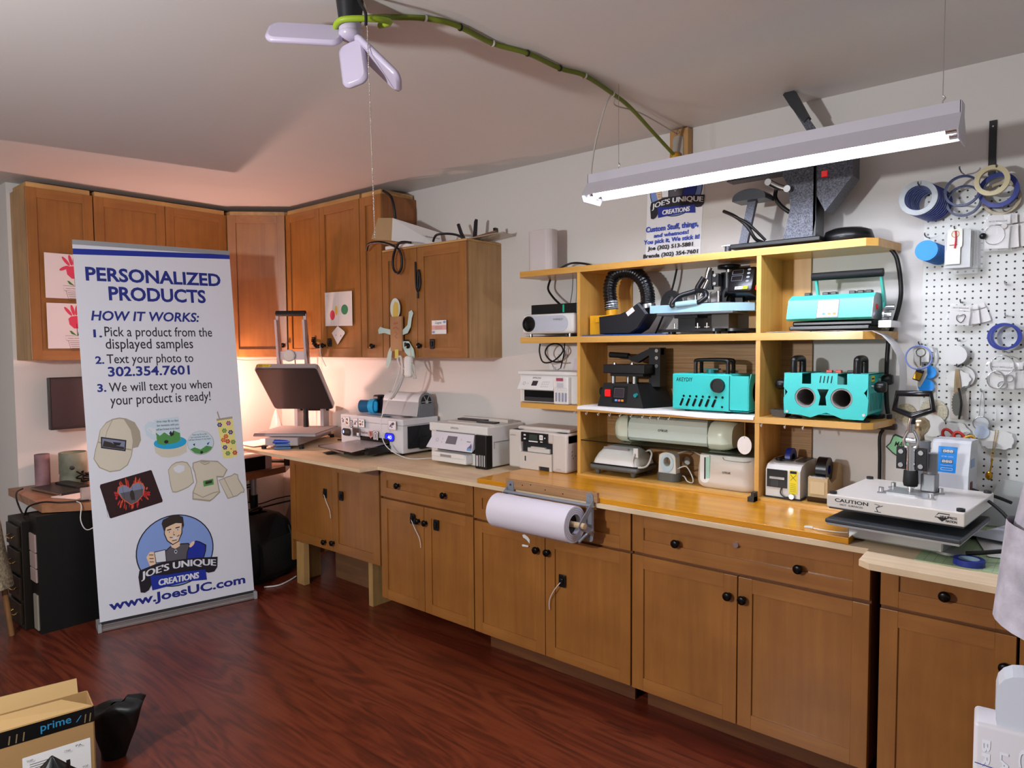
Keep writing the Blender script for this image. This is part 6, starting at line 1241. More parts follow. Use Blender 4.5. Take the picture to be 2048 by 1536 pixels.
g = G(); g.plate([(-.022, -.005), (-.03, -.02), (-.018, -.028), (-.018, -.06), (.03, -.06), (.03, -.02), (.045, -.022), (.04, -.005), (.015, .004), (.0, .004)], (0, 0, 0), (1, 0, 0), (0, 0, 1), (0, -.003, 0)); part('blank', g, TG, t)
g = G(); g.tube([(q[0]+.002, -.006, q[1]-.022) for q in ell(0, 0, .016, n=18)], .0014, 5, closed=True, sub=1); g.tube([(.002, -.006, -.038), (.002, -.007, -.075)], .002, 5); part('split_ring', g, mat('ring_bronze', '#6f6154', .3, .9), t)
g = G(); g.at((.0, -.008, -.10), ry=.35); g.b(-.014, .014, -.004, .004, -.035, .012, 0, .003); g.b(-.012, .012, -.005, -.004, -.03, -.002, 1); part('fob', g, [mat('fob_dark', '#1c1a1c', .3), GOLD], t)
t = thing('blue_ribbon_blank', 'bright blue and white curved blank hanging below the pale blue ring', 'blank', (4.70, PY-.02, 1.47))
g = G(); g.cyl((.018, 0, .0), (.018, -.003, .0), .026, n=28); g.cyl((.01, -.003, -.055), (.01, -.006, -.055), .028, n=28); part('blue_disc', g, BRIGHTBLUE, t)
g = G(); g.plate([(-.02, .01), (.012, .025), (.014, -.01), (-.002, -.045), (-.01, -.06), (-.028, -.05), (-.01, -.03)], (0, -.007, 0), (1, 0, 0), (0, 0, 1), (0, -.002, 0)); part('white_curl', g, TG, t)
hook(4.815, 1.59, .055, 'hook carrying the white round blanks')
disc_stack('round_blanks', 'stack of white round blanks with a twine tie, mid pegboard', 'discs', 4.815, 1.537, .037, 6, .007, mat('blank_white', '#d5d5d3', .35), .01, None, 0, -.0012)
hook(4.815, 1.492, .055, 'hook carrying the scalloped white plaque')
t = thing('scalloped_plaque', 'white scalloped plaque with a tan tassel, below the round blanks', 'plaque', (4.817, PY-.03, 1.445))
pts = [(.040*math.cos(a)*(1+.07*math.cos(9*a)), .033*math.sin(a)*(1+.07*math.cos(9*a))) for a in [2*PI*i/72 for i in range(72)]]
g = G(); g.plate(pts, (0, 0, 0), (1, 0, 0), (0, 0, 1), (0, -.004, 0)); part('plaque', g, TG, t)
g = G(); g.cyl((.01, .01, .008), (.01, .015, .008), .042, n=32); part('rear_disc', g, mat('blank_white', '#d5d5d3'), t)
g = G()
for k in range(7): g.tube([(-.003+.0015*(k-3), -.008, .038), (-.001+.003*(k-3), -.012, -.01), (0+.0032*(k-3), -.011, -.05-.003*(k % 3))], .0014, 5)
part('tassel', g, mat('tassel_tan', '#a08a68', .8), t)
g = G(); g.b(-.032, .03, -.0, .004, -.11, 0, 0, .001); one('grey_card', g, mat('card_beige', '#bdb6ac', .6), 'beige card hanging behind the dark serrated ornament', 'card', (4.822, PY-.012, 1.40))
t = thing('serrated_ornament', 'dark grey serrated leaf-shaped ornament hanging in front of a beige card', 'ornament', (4.815, PY-.035, 1.352))
pts = [((.017 if i % 2 else .0135)*math.cos(a), (.048 if i % 2 else .044)*math.sin(a)) for i, a in enumerate([2*PI*i/48 for i in range(48)])]
g = G(); g.plate(pts, (0, 0, 0), (1, 0, 0), (0, 0, 1), (0, -.006, 0)); part('leaf', g, mat('leaf_grey', '#55574f', .6), t)
g = G(); g.tube([(.006, -.008, .06), (.016, -.008, .0), (.01, -.008, -.058)], .004, 6); part('dark_edge', g, mat('edge_dark', '#1c1a18', .6), t)
hook(4.955, 1.548, .05, 'hook carrying the key-ring packets', STEEL)
packet('flared clear packets with two silver key rings, right of the scalloped plaque', 4.955, 1.512, .095, .105, 3, 'keyring', True, .12, .45)
hook(4.745, 1.34, .03, 'small empty silver hook right of the D-handle', STEEL)
hook(4.89, 1.40, .03, 'hook carrying the clear square and mirror discs', STEEL)
t = thing('mirror_discs', 'clear square tag and two round mirror blanks hanging low on the pegboard', 'discs', (4.893, PY-.02, 1.26))
g = G(); g.tube([(q[0], 0, q[1]+.02) for q in ell(0, 0, .026, n=24)], .0022, 5, closed=True, sub=1); part('ring', g, STEEL, t)
g = G(); g.cyl((0, .001, .02), (0, .0025, .02), .025, n=28); part('disc', g, mat('disc_pale', '#c9ced1', .2), t)
g = G(); g.cyl((.004, -.006, -.012), (.004, -.009, -.012), .024, n=28); part('front_disc', g, mat('disc_blue_grey', '#b9c6d6', .15), t)
g = G(); g.tube([(-.008, 0, .045), (-.004, .0, .10), (0, 0, .14), (.008, 0, .10), (.008, 0, .045)], .0011, 5); part('chain', g, STEEL, t)
g = G(); g.b(-.02, .045, .003, .004, .035, .075); part('clear_tag', g, CL2, t)
t = thing('wavy_plaque', 'white wavy-edged plaque with a gold chain, low on the pegboard at the right', 'plaque', (4.943, PY-.02, 1.222))
pts = []
for i in range(60):
    a = 2*PI*i/60; pts.append((.05*(abs(math.cos(a))**.6)*(1 if math.cos(a) > 0 else -1)*(1+.04*math.cos(10*a)), .034*(abs(math.sin(a))**.6)*(1 if math.sin(a) > 0 else -1)*(1+.06*math.cos(10*a))))
g = G(); g.plate(pts, (0, 0, 0), (1, 0, 0), (0, 0, 1), (0, -.004, 0)); part('plaque', g, TG, t)
g = G()
for k in range(26): u = k/25; g.ball((-.004-.012*u, -.008, .035-.115*u), .0019, 6)
for k in range(26): u = k/25; g.ball((.004-.016*u, -.008, .035-.115*u), .0019, 6)
part('chain', g, GOLD, t)
g = G(); g.tube([(-.012, -.009, -.07), (-.014, -.01, -.10), (-.018, -.01, -.125)], .003, 6); g.ball((-.02, -.012, -.135), (.012, .007, .017), 10); part('gold_charm', g, GOLD, t)
SCM = [mat('scissor_red', '#b62a26', .35), mat('scissor_yellow', '#d2a02c', .35), mat('scissor_grey', '#7d6f6c', .4), STEEL]
for i, (x, z, m0, m1, lb) in enumerate(((4.805, 1.228, 0, 2, 'left red and grey scissors hanging behind the display box'), (4.845, 1.222, 0, 1, 'right red and yellow scissors hanging behind the display box'))):
    t = thing('scissors', lb, 'scissors', (x, PY-.05-.02*i, z))
    g = G(); g.tube([(q[0]-.012, 0, q[1]) for q in ell(0, .0, .016, .027, 20, .5)], .0055, 7, closed=True, sub=1); part('handle', g, SCM[m0], t)
    g = G(); g.tube([(q[0]+.014, -.006, q[1]-.006) for q in ell(0, 0, .015, .024, 20, -.8)], .0052, 7, closed=True, sub=1); part('handle', g, SCM[m1], t)
    g = G(); g.plate([(-.008, -.02), (.01, -.02), (.004, -.12), (-.002, -.12)], (0, .002, 0), (1, 0, 0), (0, 0, 1), (0, -.003, 0)); part('blade', g, STEEL, t)
t = thing('cloud_plaques', 'white cloud-shaped plaques hanging behind the scissors', 'plaque', (4.81, PY-.012, 1.245))
g = G(); g.plate([(.045*math.cos(a)*(1+.09*math.cos(6*a)), .032*math.sin(a)*(1+.09*math.cos(6*a))) for a in [2*PI*i/48 for i in range(48)]], (0, 0, 0), (1, 0, 0), (0, 0, 1), (0, -.004, 0)); part('plaque', g, TG, t)
g = G(); g.cyl((0, 0, 0), (0, -.004, 0), .043, n=32); one('round_plaque', g, TG, 'white round plaque behind the brass knob', 'plaque', (4.735, PY-.014, 1.26))
CORK = mat('cork', '#b3a88c', .8, noise=.3, nscale=160)
g = G(); g.cyl((0, 0, 0), (0, -.005, 0), .048, n=32); one('cork_disc', g, mat('speckled_clear', '#b9b39a', .5, noise=.25, nscale=170), 'speckled round coaster blank at the pegboard edge behind the D-handle', 'discs', (4.735, PY-.004, 1.315))
g = G(); g.cyl((0, 0, 0), (0, -.004, 0), .04, n=32); one('cork_disc', g, CORK, 'tan cork disc on the wall left of the press handle', 'discs', (4.635, -.003, 1.30))
t = thing('red_pull_tag', 'red strap tag hanging behind the press handle above the brass knob', 'tag', (4.735, PY-.03, 1.40))
g = G(); g.b(-.006, .006, -.002, .002, -.09, -.04); part('strap', g, mat('tie_red', '#c8202a'), t)
g = G(); g.tube([(-.004, 0, .0), (0, 0, -.042)], .0015, 5); part('string', g, PAPER, t)
# green sign, power strip, black cables on the wall
t = thing('small_sign', 'small pale green shaped sign with black rim on the wall behind the white press', 'sign', (4.61, -.003, 1.165))
P = [(-.045, -.005), (-.03, .012), (-.018, .045), (-.01, .05), (.045, .03), (.05, -.03), (.035, -.05), (.01, -.05), (-.02, -.03)]
g = G(); g.plate(P, (0, 0, 0), (1, 0, 0), (0, 0, 1), (0, -.003, 0)); part('rim', g, BLACK, t)
g = G(); g.plate([(x*.85, z*.85) for x, z in P], (0, -.003, 0), (1, 0, 0), (0, 0, 1), (0, -.001, 0)); part('face', g, mat('sign_green', '#8fcf9a', .5), t)
g = G(); Print(g, (0, -.0045, 0), (1, 0, 0), (0, 0, 1)).text('MAX', -.012, .035, .0, .02, 0, .01, .3); part('lettering', g, INK, t)
t = thing('power_strip', 'small dark power strip on the wall below the right end of the lower shelf', 'power strip', (4.57, -.003, 1.245))
g = G(); g.b(-.04, .035, -.035, 0, -.012, .012, 0, .003); part('body', g, mat('strip_brown', '#2b2018', .4), t)
for x in (-.015, .012):
    g = G(); g.b(x-.007, x+.007, -.045, -.008, .012, .05, 0, .003); part('plug', g, BLACK, t)
cable('wall_cable', [(4.548, -.06, 1.985), (4.585, -.05, 1.95), (4.605, -.05, 1.90), (4.618, -.05, 1.78), (4.60, -.05, 1.68), (4.578, -.05, 1.60), (4.572, -.05, 1.45), (4.575, -.05, 1.35), (4.58, -.045, 1.30)], .0085, CABLE, 'thick black cable bundle arching down the wall from the top shelf to the power strip')
cable('wall_cable', [(4.56, -.03, 1.232), (4.548, -.03, 1.20), (4.55, -.03, 1.10), (4.55, -.03, .93)], .007, CABLE, 'black cable clipped to the wall below the power strip')

# ================================================================ ON AND UNDER THE UPPER CABINETS
t = thing('cardboard_box', 'open white cardboard box lying on top of the short upper cabinet', 'box', (1.78, -.30, 2.2015))
O = V((1.78, -.30, 2.2015)); q = lambda *p: V(p)-O
A0, A1, A2, A3 = q(1.884, -.36, 2.24), q(1.897, -.36, 2.375), q(1.80, -.395, 2.383), q(1.735, -.398, 2.26)
B0, B1 = q(2.03, -.06, 2.205), q(2.0, -.06, 2.31)
g = G(); g.add([A0, B0, B1, A1], [(0, 1, 2, 3), (3, 2, 1, 0)]); g.add([A0+V((-.004, 0, 0)), B0+V((-.004, 0, 0)), B1+V((-.004, 0, 0)), A1+V((-.004, 0, 0))], [(3, 2, 1, 0)]); g.b(-.03, .24, -.0, .24, .0, .02)
part('box_body', g, PAPER, t)
g = G(); n_ = V((-.002, .004, 0)); g.add([A0, A1, A2, A3]+[p+n_ for p in (A0, A1, A2, A3)], [(0, 1, 2, 3), (7, 6, 5, 4), (0, 4, 5, 1), (1, 5, 6, 2), (2, 6, 7, 3), (3, 7, 4, 0)]); g.add([A0, A3, q(1.80, -.27, 2.222), q(1.90, -.24, 2.222)], [(0, 1, 2, 3), (3, 2, 1, 0)]); part('cardboard_end', g, mat('kraft', '#a98a63', .8), t)
g = G(); d = (B0-A0).normalized(); pr = Print(g, A0, d, (0, 0, 1), .0015); pr.text('VOLT', .02, .05, .05, .06, 0); pr.text('Professional Vinyl', .20, .31, .052, .066, 0); part('lettering', g, INK, t)
cable('coiled_cable', [(1.72, -.285, 2.58), (1.80, -.29, 2.53), (1.83, -.29, 2.45), (1.82, -.27, 2.36)], .009, CABLE, 'thick black cable curving from the top of the tall cabinet into the white box')
cable('coiled_cable', [(1.60, -.33, 2.21), (1.68, -.37, 2.24), (1.80, -.36, 2.235), (1.93, -.34, 2.18), (1.94, -.33, 2.08), (1.90, -.33, 2.04), (1.86, -.33, 2.08), (1.88, -.34, 2.16), (1.95, -.35, 2.22), (2.03, -.33, 2.215)], .008, CABLE, 'black cable loop hanging in front of the short cabinet left door')
cable('coiled_cable', [(2.045, -.312, 2.10), (2.055, -.318, 1.98), (2.07, -.32, 1.92), (2.09, -.315, 1.97), (2.075, -.315, 2.05), (2.06, -.31, 1.88)], .006, CABLE, 'black cable hanging between the doors of the short cabinet')
cable('coiled_cable', [(2.18, -.29, 2.21), (2.19, -.27, 2.25), (2.25, -.24, 2.255), (2.32, -.22, 2.24), (2.36, -.2, 2.21)], .007, CABLE, 'black cable lying on the short cabinet behind the white box')
t = thing('black_tool', 'two black upright blades of a tool lying on top of the short cabinet', 'tool', (2.30, -.15, 2.2015))
g = G(); g.plate([(-.06, .12), (-.045, .125), (-.02, .07), (.025, .0), (-.01, .0), (-.04, .07)], (0, 0, 0), (1, 0, 0), (0, 0, 1), (0, .012, 0)); g.plate([(.07, .0), (.095, .0), (.105, .13), (.095, .135), (.085, .12)], (0, 0, 0), (1, 0, 0), (0, 0, 1), (0, .012, 0)); g.b(-.05, .12, -.03, .04, 0, .012); part('body', g, mat('tool_navy', '#15161f', .4), t)
t = thing('flat_frame', 'clear flat sheet with a dark wooden bar on the right end of the short cabinet', 'frame', (2.43, -.13, 2.202))
g = G(); g.at((0, 0, .012), ry=-.10, rz=.25); g.b(-.12, .18, -.08, .09, 0, .004); part('sheet', g, mat('frame_clear', '#c9bfae', .2, alpha=.6), t)
g = G(); g.at((0, 0, .02), ry=-.14, rz=.12); g.b(-.14, .12, -.03, .0, .0, .014); g.b(.105, .12, -.03, .0, .014, .03, 1); part('bar', g, [wood('bar_wood', '#6b4a34', '#8a6245', 'x', .5), BLACK], t)
# ---- children's art
def art(label, origin, a, b2, w_, h_, draw, mats, tilt=0, name='painting'):
    t = thing(name, label, 'drawing', origin)
    a = V(a); b2 = V(b2); n = a.cross(b2).normalized(); g = G()
    g.plate([(0, 0), (w_, 0), (w_, h_), (0, h_)], (0, 0, 0), a, b2, n*.001); pr = Print(g, n*.001, a, b2, .0003, .00012); draw(pr); part('sheet', g, mats, t); return t
FR = mat('flower_red', '#d8405a', .7); FG = mat('leaf_green', '#3f7a36', .7); LN = mat('line_brown', '#4a3838', .8)
def flower(tilt):
    def d(pr):
        cx, cz = .16, .175
        pr.poly([(cx-.045, cz+.01), (cx-.04, cz-.025), (cx-.015, cz-.05), (cx+.02, cz-.05), (cx+.045, cz-.02), (cx+.045, cz+.02), (cx+.01, cz+.03), (cx-.03, cz+.025)], 1)
        for k, a in enumerate((-.65, -.22, .12, .45)): pr.poly(ell(cx-.01+.065*math.sin(a)+.005, cz+.02+.045*math.cos(a), .0095, .034, 14, -a), 1)
        pr.poly(ell(cx-.055*tilt+(.055 if tilt < 0 else 0)*0, cz+.012, .03, .010, 14, .5*tilt), 1)
        pr.line([(cx, cz-.02), (cx+.002, cz-.095)], .003, 3); pr.poly([(cx, cz-.095), (cx-.03, cz-.065), (cx-.042, cz-.065), (cx-.03, cz-.085)], 2); pr.poly([(cx+.002, cz-.095), (cx+.008, cz-.07), (cx+.03, cz-.055), (cx+.028, cz-.085)], 2)
        pr.line([(cx-.065, cz-.095), (cx+.065, cz-.098), (cx+.058, cz-.128), (cx-.06, cz-.126)], .0018, 3, True); pr.line([(cx-.05, cz-.127), (cx-.035, cz-.19), (cx+.035, cz-.192), (cx+.05, cz-.128)], .0018, 3)
        pr.text("Happy Mother's Day", cx-.05, cx+.05, cz-.116, cz-.108, 3)
        for k in range(5): pr.line([(cx-.042+.003*k, cz-.138-.0115*k), (cx+.04-.003*k, cz-.139-.0115*k)], .0022, 3)
    return d
FM = [mat('art_paper', '#e3d6d6', .8), FR, FG, LN]
art('upper red handprint flower in a pot on white paper, stuck on the leftmost cabinet door', (.3165, -1.768, 1.90), (0, 1, 0), (0, 0, 1), .28, .275, flower(1), FM)
art('lower red handprint flower in a pot on white paper, stuck on the leftmost cabinet door', (.3165, -1.766, 1.59), (0, 1, 0), (0, 0, 1), .28, .28, flower(-1), FM)
HB = mat('hand_blue', '#2d2fae', .7); HBR = mat('blob_brown', '#9c4f3c', .7); HGR = mat('scribble_green', '#3e4d33', .8)
def bluehand(pr):
    pr.poly([(.03, .10), (.025, .135), (.045, .165), (.075, .172), (.105, .158), (.112, .125), (.10, .095), (.075, .078), (.045, .08)], 1)
    for x, z, a in ((.068, .05, .35), (.098, .055, .5), (.125, .05, .75), (.148, .055, .95)): pr.poly(ell(x, z-.01, .0085, .034, 12, a), 1)
    pr.poly(ell(.135, .15, .03, .007, 12, -.2), 1); pr.poly(ell(.15, .115, .02, .019, 16), 2); pr.line([(.03, .03), (.045, .04), (.03, .018), (.05, .028), (.035, .01), (.055, .015)], .004, 3)
    for k in range(16): a = k*PI*1.6/16+.3; pr.line([(.068+.062*math.cos(a), .125+.058*math.sin(a)), (.068+.07*math.cos(a+.1), .125+.066*math.sin(a+.1))], .0018, 1)
dd = V((.7059, .7083, 0)); off = V((.7083, -.7059, 0))*.0215
art('blue handprint painting stuck low on the diagonal corner cabinet door', V((.390, -.505, 1.598))+off*.1, dd, (0, 0, 1), .186, .176, bluehand, [mat('art_paper', '#e3d6d6'), HB, HBR, HGR])
def eggs(pr):
    pr.poly(ell(.085, .075, .029, .034, 24), 1); pr.poly(ell(.13, .105, .016, .034, 20), 2); pr.poly(ell(.225, .11, .038, .034, 28), 3); pr.line([(.155, .0), (.155, .235)], .001, 4); pr.line([(.02, .21), (.035, .208), (.04, .214)], .0015, 4)
art('white sheet with red, yellow and green painted eggs on an upper cabinet door', (1.093, -.3045, 1.735), (1, 0, -.015), (0, 0, 1), .309, .232, eggs, [mat('art_paper_grey', '#d3cdca', .8), mat('egg_red', '#dc4355', .7), mat('egg_yellow', '#d9ad3c', .7), mat('egg_green', '#2f7d55', .7), GREY])
t = thing('paper_kite', 'small white kite-shaped paper with two marks below the egg painting', 'drawing', (1.235, -.3045, 1.605))
g = G(); P = [(0, 0), (.075, .085), (.0, .125), (-.075, .075)]; P = [(-.005, 0), (.08, .075), (.075, .09), (.0, .128), (-.07, .08)]
g.plate(P, (0, 0, 0), (1, 0, 0), (0, 0, 1), (0, -.001, 0)); pr = Print(g, (0, -.001, 0), (1, 0, 0), (0, 0, 1)); pr.poly(ell(-.02, .065, .003, .006, 10), 1); pr.poly(ell(.035, .06, .004, .006, 10), 1); part('sheet', g, [mat('art_paper_grey', '#d3cdca'), HBR], t)
t = thing('paper_doll', 'paper bag doll with cut-out arms and legs hanging on the short cabinet left door', 'doll', (1.87, -.312, 1.66))
g = G(); g.b(-.055, .055, -.012, 0, -.10, .115); part('bag_body', g, wood('paper_bag', '#a5784f', '#b98c62', 'z', .8, 12, 3), t)
DW = mat('doll_paper', '#cfd6cf', .8); DY = mat('doll_yellow', '#d6b452', .7)
g = G(); pr = Print(g, (0, -.012, 0), (1, 0, 0), (0, 0, 1)); pr.line([(-.02, .07), (.02, .075)], .01, 0); pr.line([(-.025, .04), (0, .05), (.025, .035)], .008, 0); pr.line([(-.01, .02), (.015, .01), (-.01, -.01), (.015, -.02)], .006, 0); part('red_scribble', g, mat('scribble_red', '#b0584a', .8), t)
g = G(); g.plate(ell(-.01, .165, .047, .065, 24), (0, -.006, 0), (1, 0, 0), (0, 0, 1), (0, -.002, 0)); hd = part('head', g, DW, t)
g = G(); Print(g, (0, -.009, 0), (1, 0, 0), (0, 0, 1)).poly([(-.03, .11), (.015, .108), (.025, .15), (.018, .20), (-.01, .21), (-.028, .18)], 0); part('yellow_paint', g, DY, hd)
for P, nm in (([(-.055, .035), (-.12, .045), (-.165, .055), (-.185, .035), (-.18, .01), (-.12, .015), (-.055, .0)], 'arm'), ([(.055, .03), (.10, .06), (.11, .11), (.115, .14), (.14, .15), (.155, .13), (.14, .10), (.13, .05), (.10, .01), (.055, -.0)], 'arm'), ([(-.05, -.05), (-.09, -.11), (-.115, -.19), (-.09, -.21), (-.065, -.17), (-.05, -.10)], 'leg'), ([(.05, -.04), (.11, -.04), (.155, -.09), (.165, -.14), (.13, -.15), (.075, -.11), (.05, -.07)], 'leg')):
    g = G(); g.plate(P, (0, -.003, 0), (1, 0, 0), (0, 0, 1), (0, -.0015, 0)); part(nm, g, mat('doll_pale', '#b9cfc6', .8), t)
g = G(); g.b(-.012, .022, -.014, -.013, -.145, -.09); part('yellow_tape', g, mat('tape_yellow', '#c9bd4a', .6), t)
t = thing('thank_you_card', 'small white and pink card taped on the right door of the short cabinet', 'card', (2.177, -.3045, 1.66))
g = G(); g.plate([(0, 0), (.124, 0), (.124, .081), (0, .081)], (0, 0, 0), (1, 0, 0), (0, 0, 1), (0, -.001, 0)); pr = Print(g, (0, -.001, 0), (1, 0, 0), (0, 0, 1)); pr.poly([(0, .025), (.124, .025), (.124, .052), (0, .052)], 1); pr.text('Congrats', .03, .085, .056, .074, 2, 0, .4)
for z in (.03, .037, .044): pr.line([(.03, z), (.09, z)], .0015, 3)
pr.poly(ell(.015, .012, .012, .008, 10), 4); pr.poly(ell(.11, .07, .012, .008, 10), 4); part('sheet', g, [PAPER, mat('card_pink', '#d9a39c', .7), INK, GREY, mat('card_blue', '#8f9cc0', .7)], t)
# plugs hanging from the doll door
t = thing('white_adapter', 'white plug adapter with ribbon cables hanging from a knob of the short cabinet', 'adapter', (2.02, -.345, 1.47))
g = G(); g.b(-.03, .025, -.025, .015, -.07, .06, 0, .014); part('adapter', g, WHITE, t)
g = G(); g.tube([(-.02, -.01, -.03), (-.07, -.015, .0), (-.10, -.01, .045), (-.07, -.01, .055), (-.05, -.015, .0), (-.06, -.01, -.06), (-.11, -.015, -.14), (-.16, -.02, -.21)], .007, 6); g.tube([(-.055, -.005, -.06), (-.09, -.01, -.13), (-.15, -.01, -.20)], .007, 6); part('ribbon_cable', g, mat('ribbon_grey', '#c3bdb9', .4), t)
g = G()
for k in range(4): g.tube([(.025, -.01, .02), (.05, -.012, .0-.01*k), (.06, -.012, -.05), (.045+.008*k, -.012, -.075), (.03, -.012, -.03)], .0028, 6)
g.tube([(.04, -.01, .02), (.02, -.01, .08), (.015, -.005, .12)], .002, 5); part('coiled_wire', g, mat('wire_pale', '#bdb6ab', .5), t)

# ================================================================ LEFT DESK CORNER
DT = wood('desk_top', '#8a5a3a', '#a8734c', 'y', .4, 20, 1.6)
t = thing('corner_desk', 'brown wooden desk with clipped corners along the left wall, behind the banner', 'desk', (0, -1.2, 0))
P = [(.012, -.73), (.10, -.73), (.725, -.745), (.875, -.54), (.85, .0), (.75, .45), (.66, .82), (.45, 1.0), (.012, 1.0)]
g = G(); g.plate(P, (0, 0, .667), (1, 0, 0), (0, 1, 0), (0, 0, .045)); part('desk_top', g, DT, t)
for (x, y) in ((.45, .50), (.56, .62), (.36, .72), (.50, -.20)):
    g = G(); g.cyl((x, y, .0), (x, y, .667), .021); lg = part('leg', g, LGREY, t)
    g = G(); g.cyl((x, y, .42), (x, y, .52), .027); part('collar', g, BLACK, lg)
g = G(); g.cyl((.45, .50, .56), (.56, .62, .58), .006); g.cyl((.36, .72, .56), (.45, .50, .56), .006); part('brace', g, BLACK, t)
t = thing('black_cabinet', 'black cabinet under the left end of the desk with white drawers on its side', 'cabinet', (.60, -1.80, 0))
g = G(); g.b(.06, .19, -.19, .30, .0, .662); part('body', g, mat('cabinet_black', '#0b0d0c', .5), t)
for i, (z0, z1) in enumerate(((.46, .56), (.37, .455), (.29, .365))):
    g = G(); g.b(.075, .178, -.20, -.19, z0, z1, 0, .003); part('drawer', g, mat('drawer_pinkish', '#a08a84', .5), t)
g = G(); g.b(.11, .178, -.20, -.19, .02, .22, 0, .003); part('drawer', g, mat('drawer_grey', '#8d8678', .5), t)
t = thing('drawer_rack', 'dark wooden drawer rack with brass handles between the black cabinet and the draped chair', 'rack', (.53, -1.90, 0))
g = G(); g.b(-.13, .125, -.13, .12, .0, .62, 0, .004); part('frame', g, mat('rack_dark', '#15110c', .45), t)
for i, (z0, z1) in enumerate(((.47, .59), (.32, .45), (.17, .30), (.03, .15))):
    g = G(); g.b(-.11, .105, -.145, -.13, z0, z1, 0, .003); dr = part('drawer', g, mat('rack_brown', '#241a0d', .4), t)
    g = G(); zc = (z0+z1)/2; g.tube([(-.03, -.145, zc), (-.028, -.165, zc-.008), (.05, -.165, zc-.008), (.052, -.145, zc)], .004, 6); part('handle', g, mat('brass_bright', '#d9b25e', .2, 1), dr)
t = thing('chair', 'chair draped with fuzzy sherpa fabric at the left edge of the photo', 'chair', (.60, -2.20, 0), .3)
g = G(); R = []
for k in range(9):
    z = .66-.047*k; wv = .13+.010*k+.008*math.sin(k); R.append([(wv*math.cos(a)*(.72)+.006*math.cos(5*a+k), wv*math.sin(a)*.62+.008*math.sin(3*a+k), z) for a in [2*PI*i/28 for i in range(29)]])
g.sheet(R); g.plate([(p[0], p[1]) for p in R[0][:-1]], (0, 0, .66), (1, 0, 0), (0, 1, 0), (0, 0, .02))
part('sherpa_throw', g, mat('sherpa', '#8f846c', .95, noise=.55, nscale=75, bump=1.0), t)
for x, y in ((.09, .07), (-.09, .07), (.09, -.07), (-.09, -.07)):
    g = G(); g.tube([(x*.8, y*.8, .34), (x*1.1, y*1.1, 0)], .015, 8, sub=1); part('leg', g, wood('chair_wood', '#7d5632', '#966a42', 'z'), t)
g = G(); g.b(-.08, .08, -.06, .06, .26, .33); part('seat', g, mat('seat_grey', '#54524f', .7), t)
# desk items
t = thing('monitor', 'dark monitor hanging on the left wall under the upper cabinets', 'monitor', (.14, -1.47, 1.07))
g = G(); g.b(-.03, .012, -.255, .255, .0, .335, 0, .004); part('case', g, mat('monitor_case', '#171315', .35), t)
g = G(); g.b(.0125, .014, -.245, .245, .02, .325); part('screen', g, mat('monitor_screen', '#2a2024', .18), t)
g = G(); g.plate([(-.03, 0), (.16, 0), (.16, .12), (.10, .12)], (-.03, 0, .33), (0, 1, 0), (0, 0, 1), (-.06, 0, 0)); g.b(-.13, -.02, -.03, .03, .12, .2); g.b(-.06, -.03, .05, .10, .33, .447); part('wall_arm', g, BLACK, t)
g = G(); g.cyl((0, 0, 0), (0, 0, .205), .042, n=28); g.cyl((0, 0, .205), (0, 0, .206), .036, n=28, m=1); one('cylinder_can', g, [mat('can_pink', '#8a6a6e', .6, noise=.35, nscale=9), DGREY], 'tall pinkish mottled cylinder at the back left of the desk', 'can', (.10, -1.765, .713))
t = thing('cylinder_can', 'wider green-grey cylinder with ridges on the desk beside the monitor', 'can', (.13, -1.60, .713))
g = G(); g.lathe([(0, 0), (.078, 0), (.08, .03), (.076, .06), (.08, .065), (.08, .20), (.076, .203), (.074, .195), (0, .19)], (0, 0, 0), (0, 0, 1), 32); part('body', g, mat('can_green', '#737766', .6, noise=.3, nscale=12), t)
g = G(); g.ball((.078, -.03, .11), (.006, .016, .014), 10); part('spout', g, DGREY, t)
t = thing('laptop_tray', 'flat silver and black device among cables on the left of the desk', 'device', (.35, -1.75, .713), .15)
g = G(); g.b(-.17, .20, -.08, .05, 0, .018, 0, .003); g.b(-.16, .10, .05, .13, 0, .03, 0, .006, 2); part('body', g, [mat('device_dark', '#221e1d', .4)], t)
g = G(); g.b(-.17, .20, -.083, -.08, .004, .016); part('metal_edge', g, STEEL, t)
random.seed(21)
for lb, c, m in (('tangle of black cables on the desk in front of the green-grey cylinder', (.30, -1.56, .76), CABLE), ('loose black cable hanging over the left end of the desk', (.55, -1.93, .76), CABLE)):
    pts = [(c[0]+random.uniform(-.16, .16), c[1]+random.uniform(-.05, .10), c[2]-.038+random.uniform(0, .085)) for k in range(14)]
    if 'loose' in lb: pts = [(.20, -1.90, .73), (.30, -1.955, .73), (.42, -1.985, .70), (.52, -1.98, .63), (.60, -1.975, .69), (.70, -1.93, .722), (.78, -1.86, .719), (.83, -1.74, .719)]
    cable('cable', pts, .005, m, lb)
cable('cable', [(.80, -1.80, .719), (.86, -1.79, .705), (.875, -1.80, .62), (.88, -1.77, .56), (.885, -1.70, .59)], .003, WCABLE, 'thin pale wire looping down from the desk edge beside the banner')
g = G(); g.b(-.02, .02, -.03, .03, 0, .075, 0, .006); one('small_bottle', g, mat('bottle_clear', '#b9aca6', .15, alpha=.7), 'small clear bottle on the desk edge next to the banner', 'bottle', (.80, -1.74, .713))
g = G(); g.cyl((0, 0, 0), (0, 0, .09), .022); g.cyl((0, 0, .09), (0, 0, .10), .012); one('small_bottle', g, mat('bottle_blue', '#2b2e92', .25), 'small dark blue bottle on the desk edge next to the banner', 'bottle', (.81, -1.66, .713))
g = G(); g.b(-.10, .10, -.14, .14, 0, .004, 0); one('paper_sheet', g, mat('paper_warm', '#e4d6d0'), 'loose warm-toned sheet lying on the desk left of the banner', 'paper', (.58, -1.68, .713), .4)
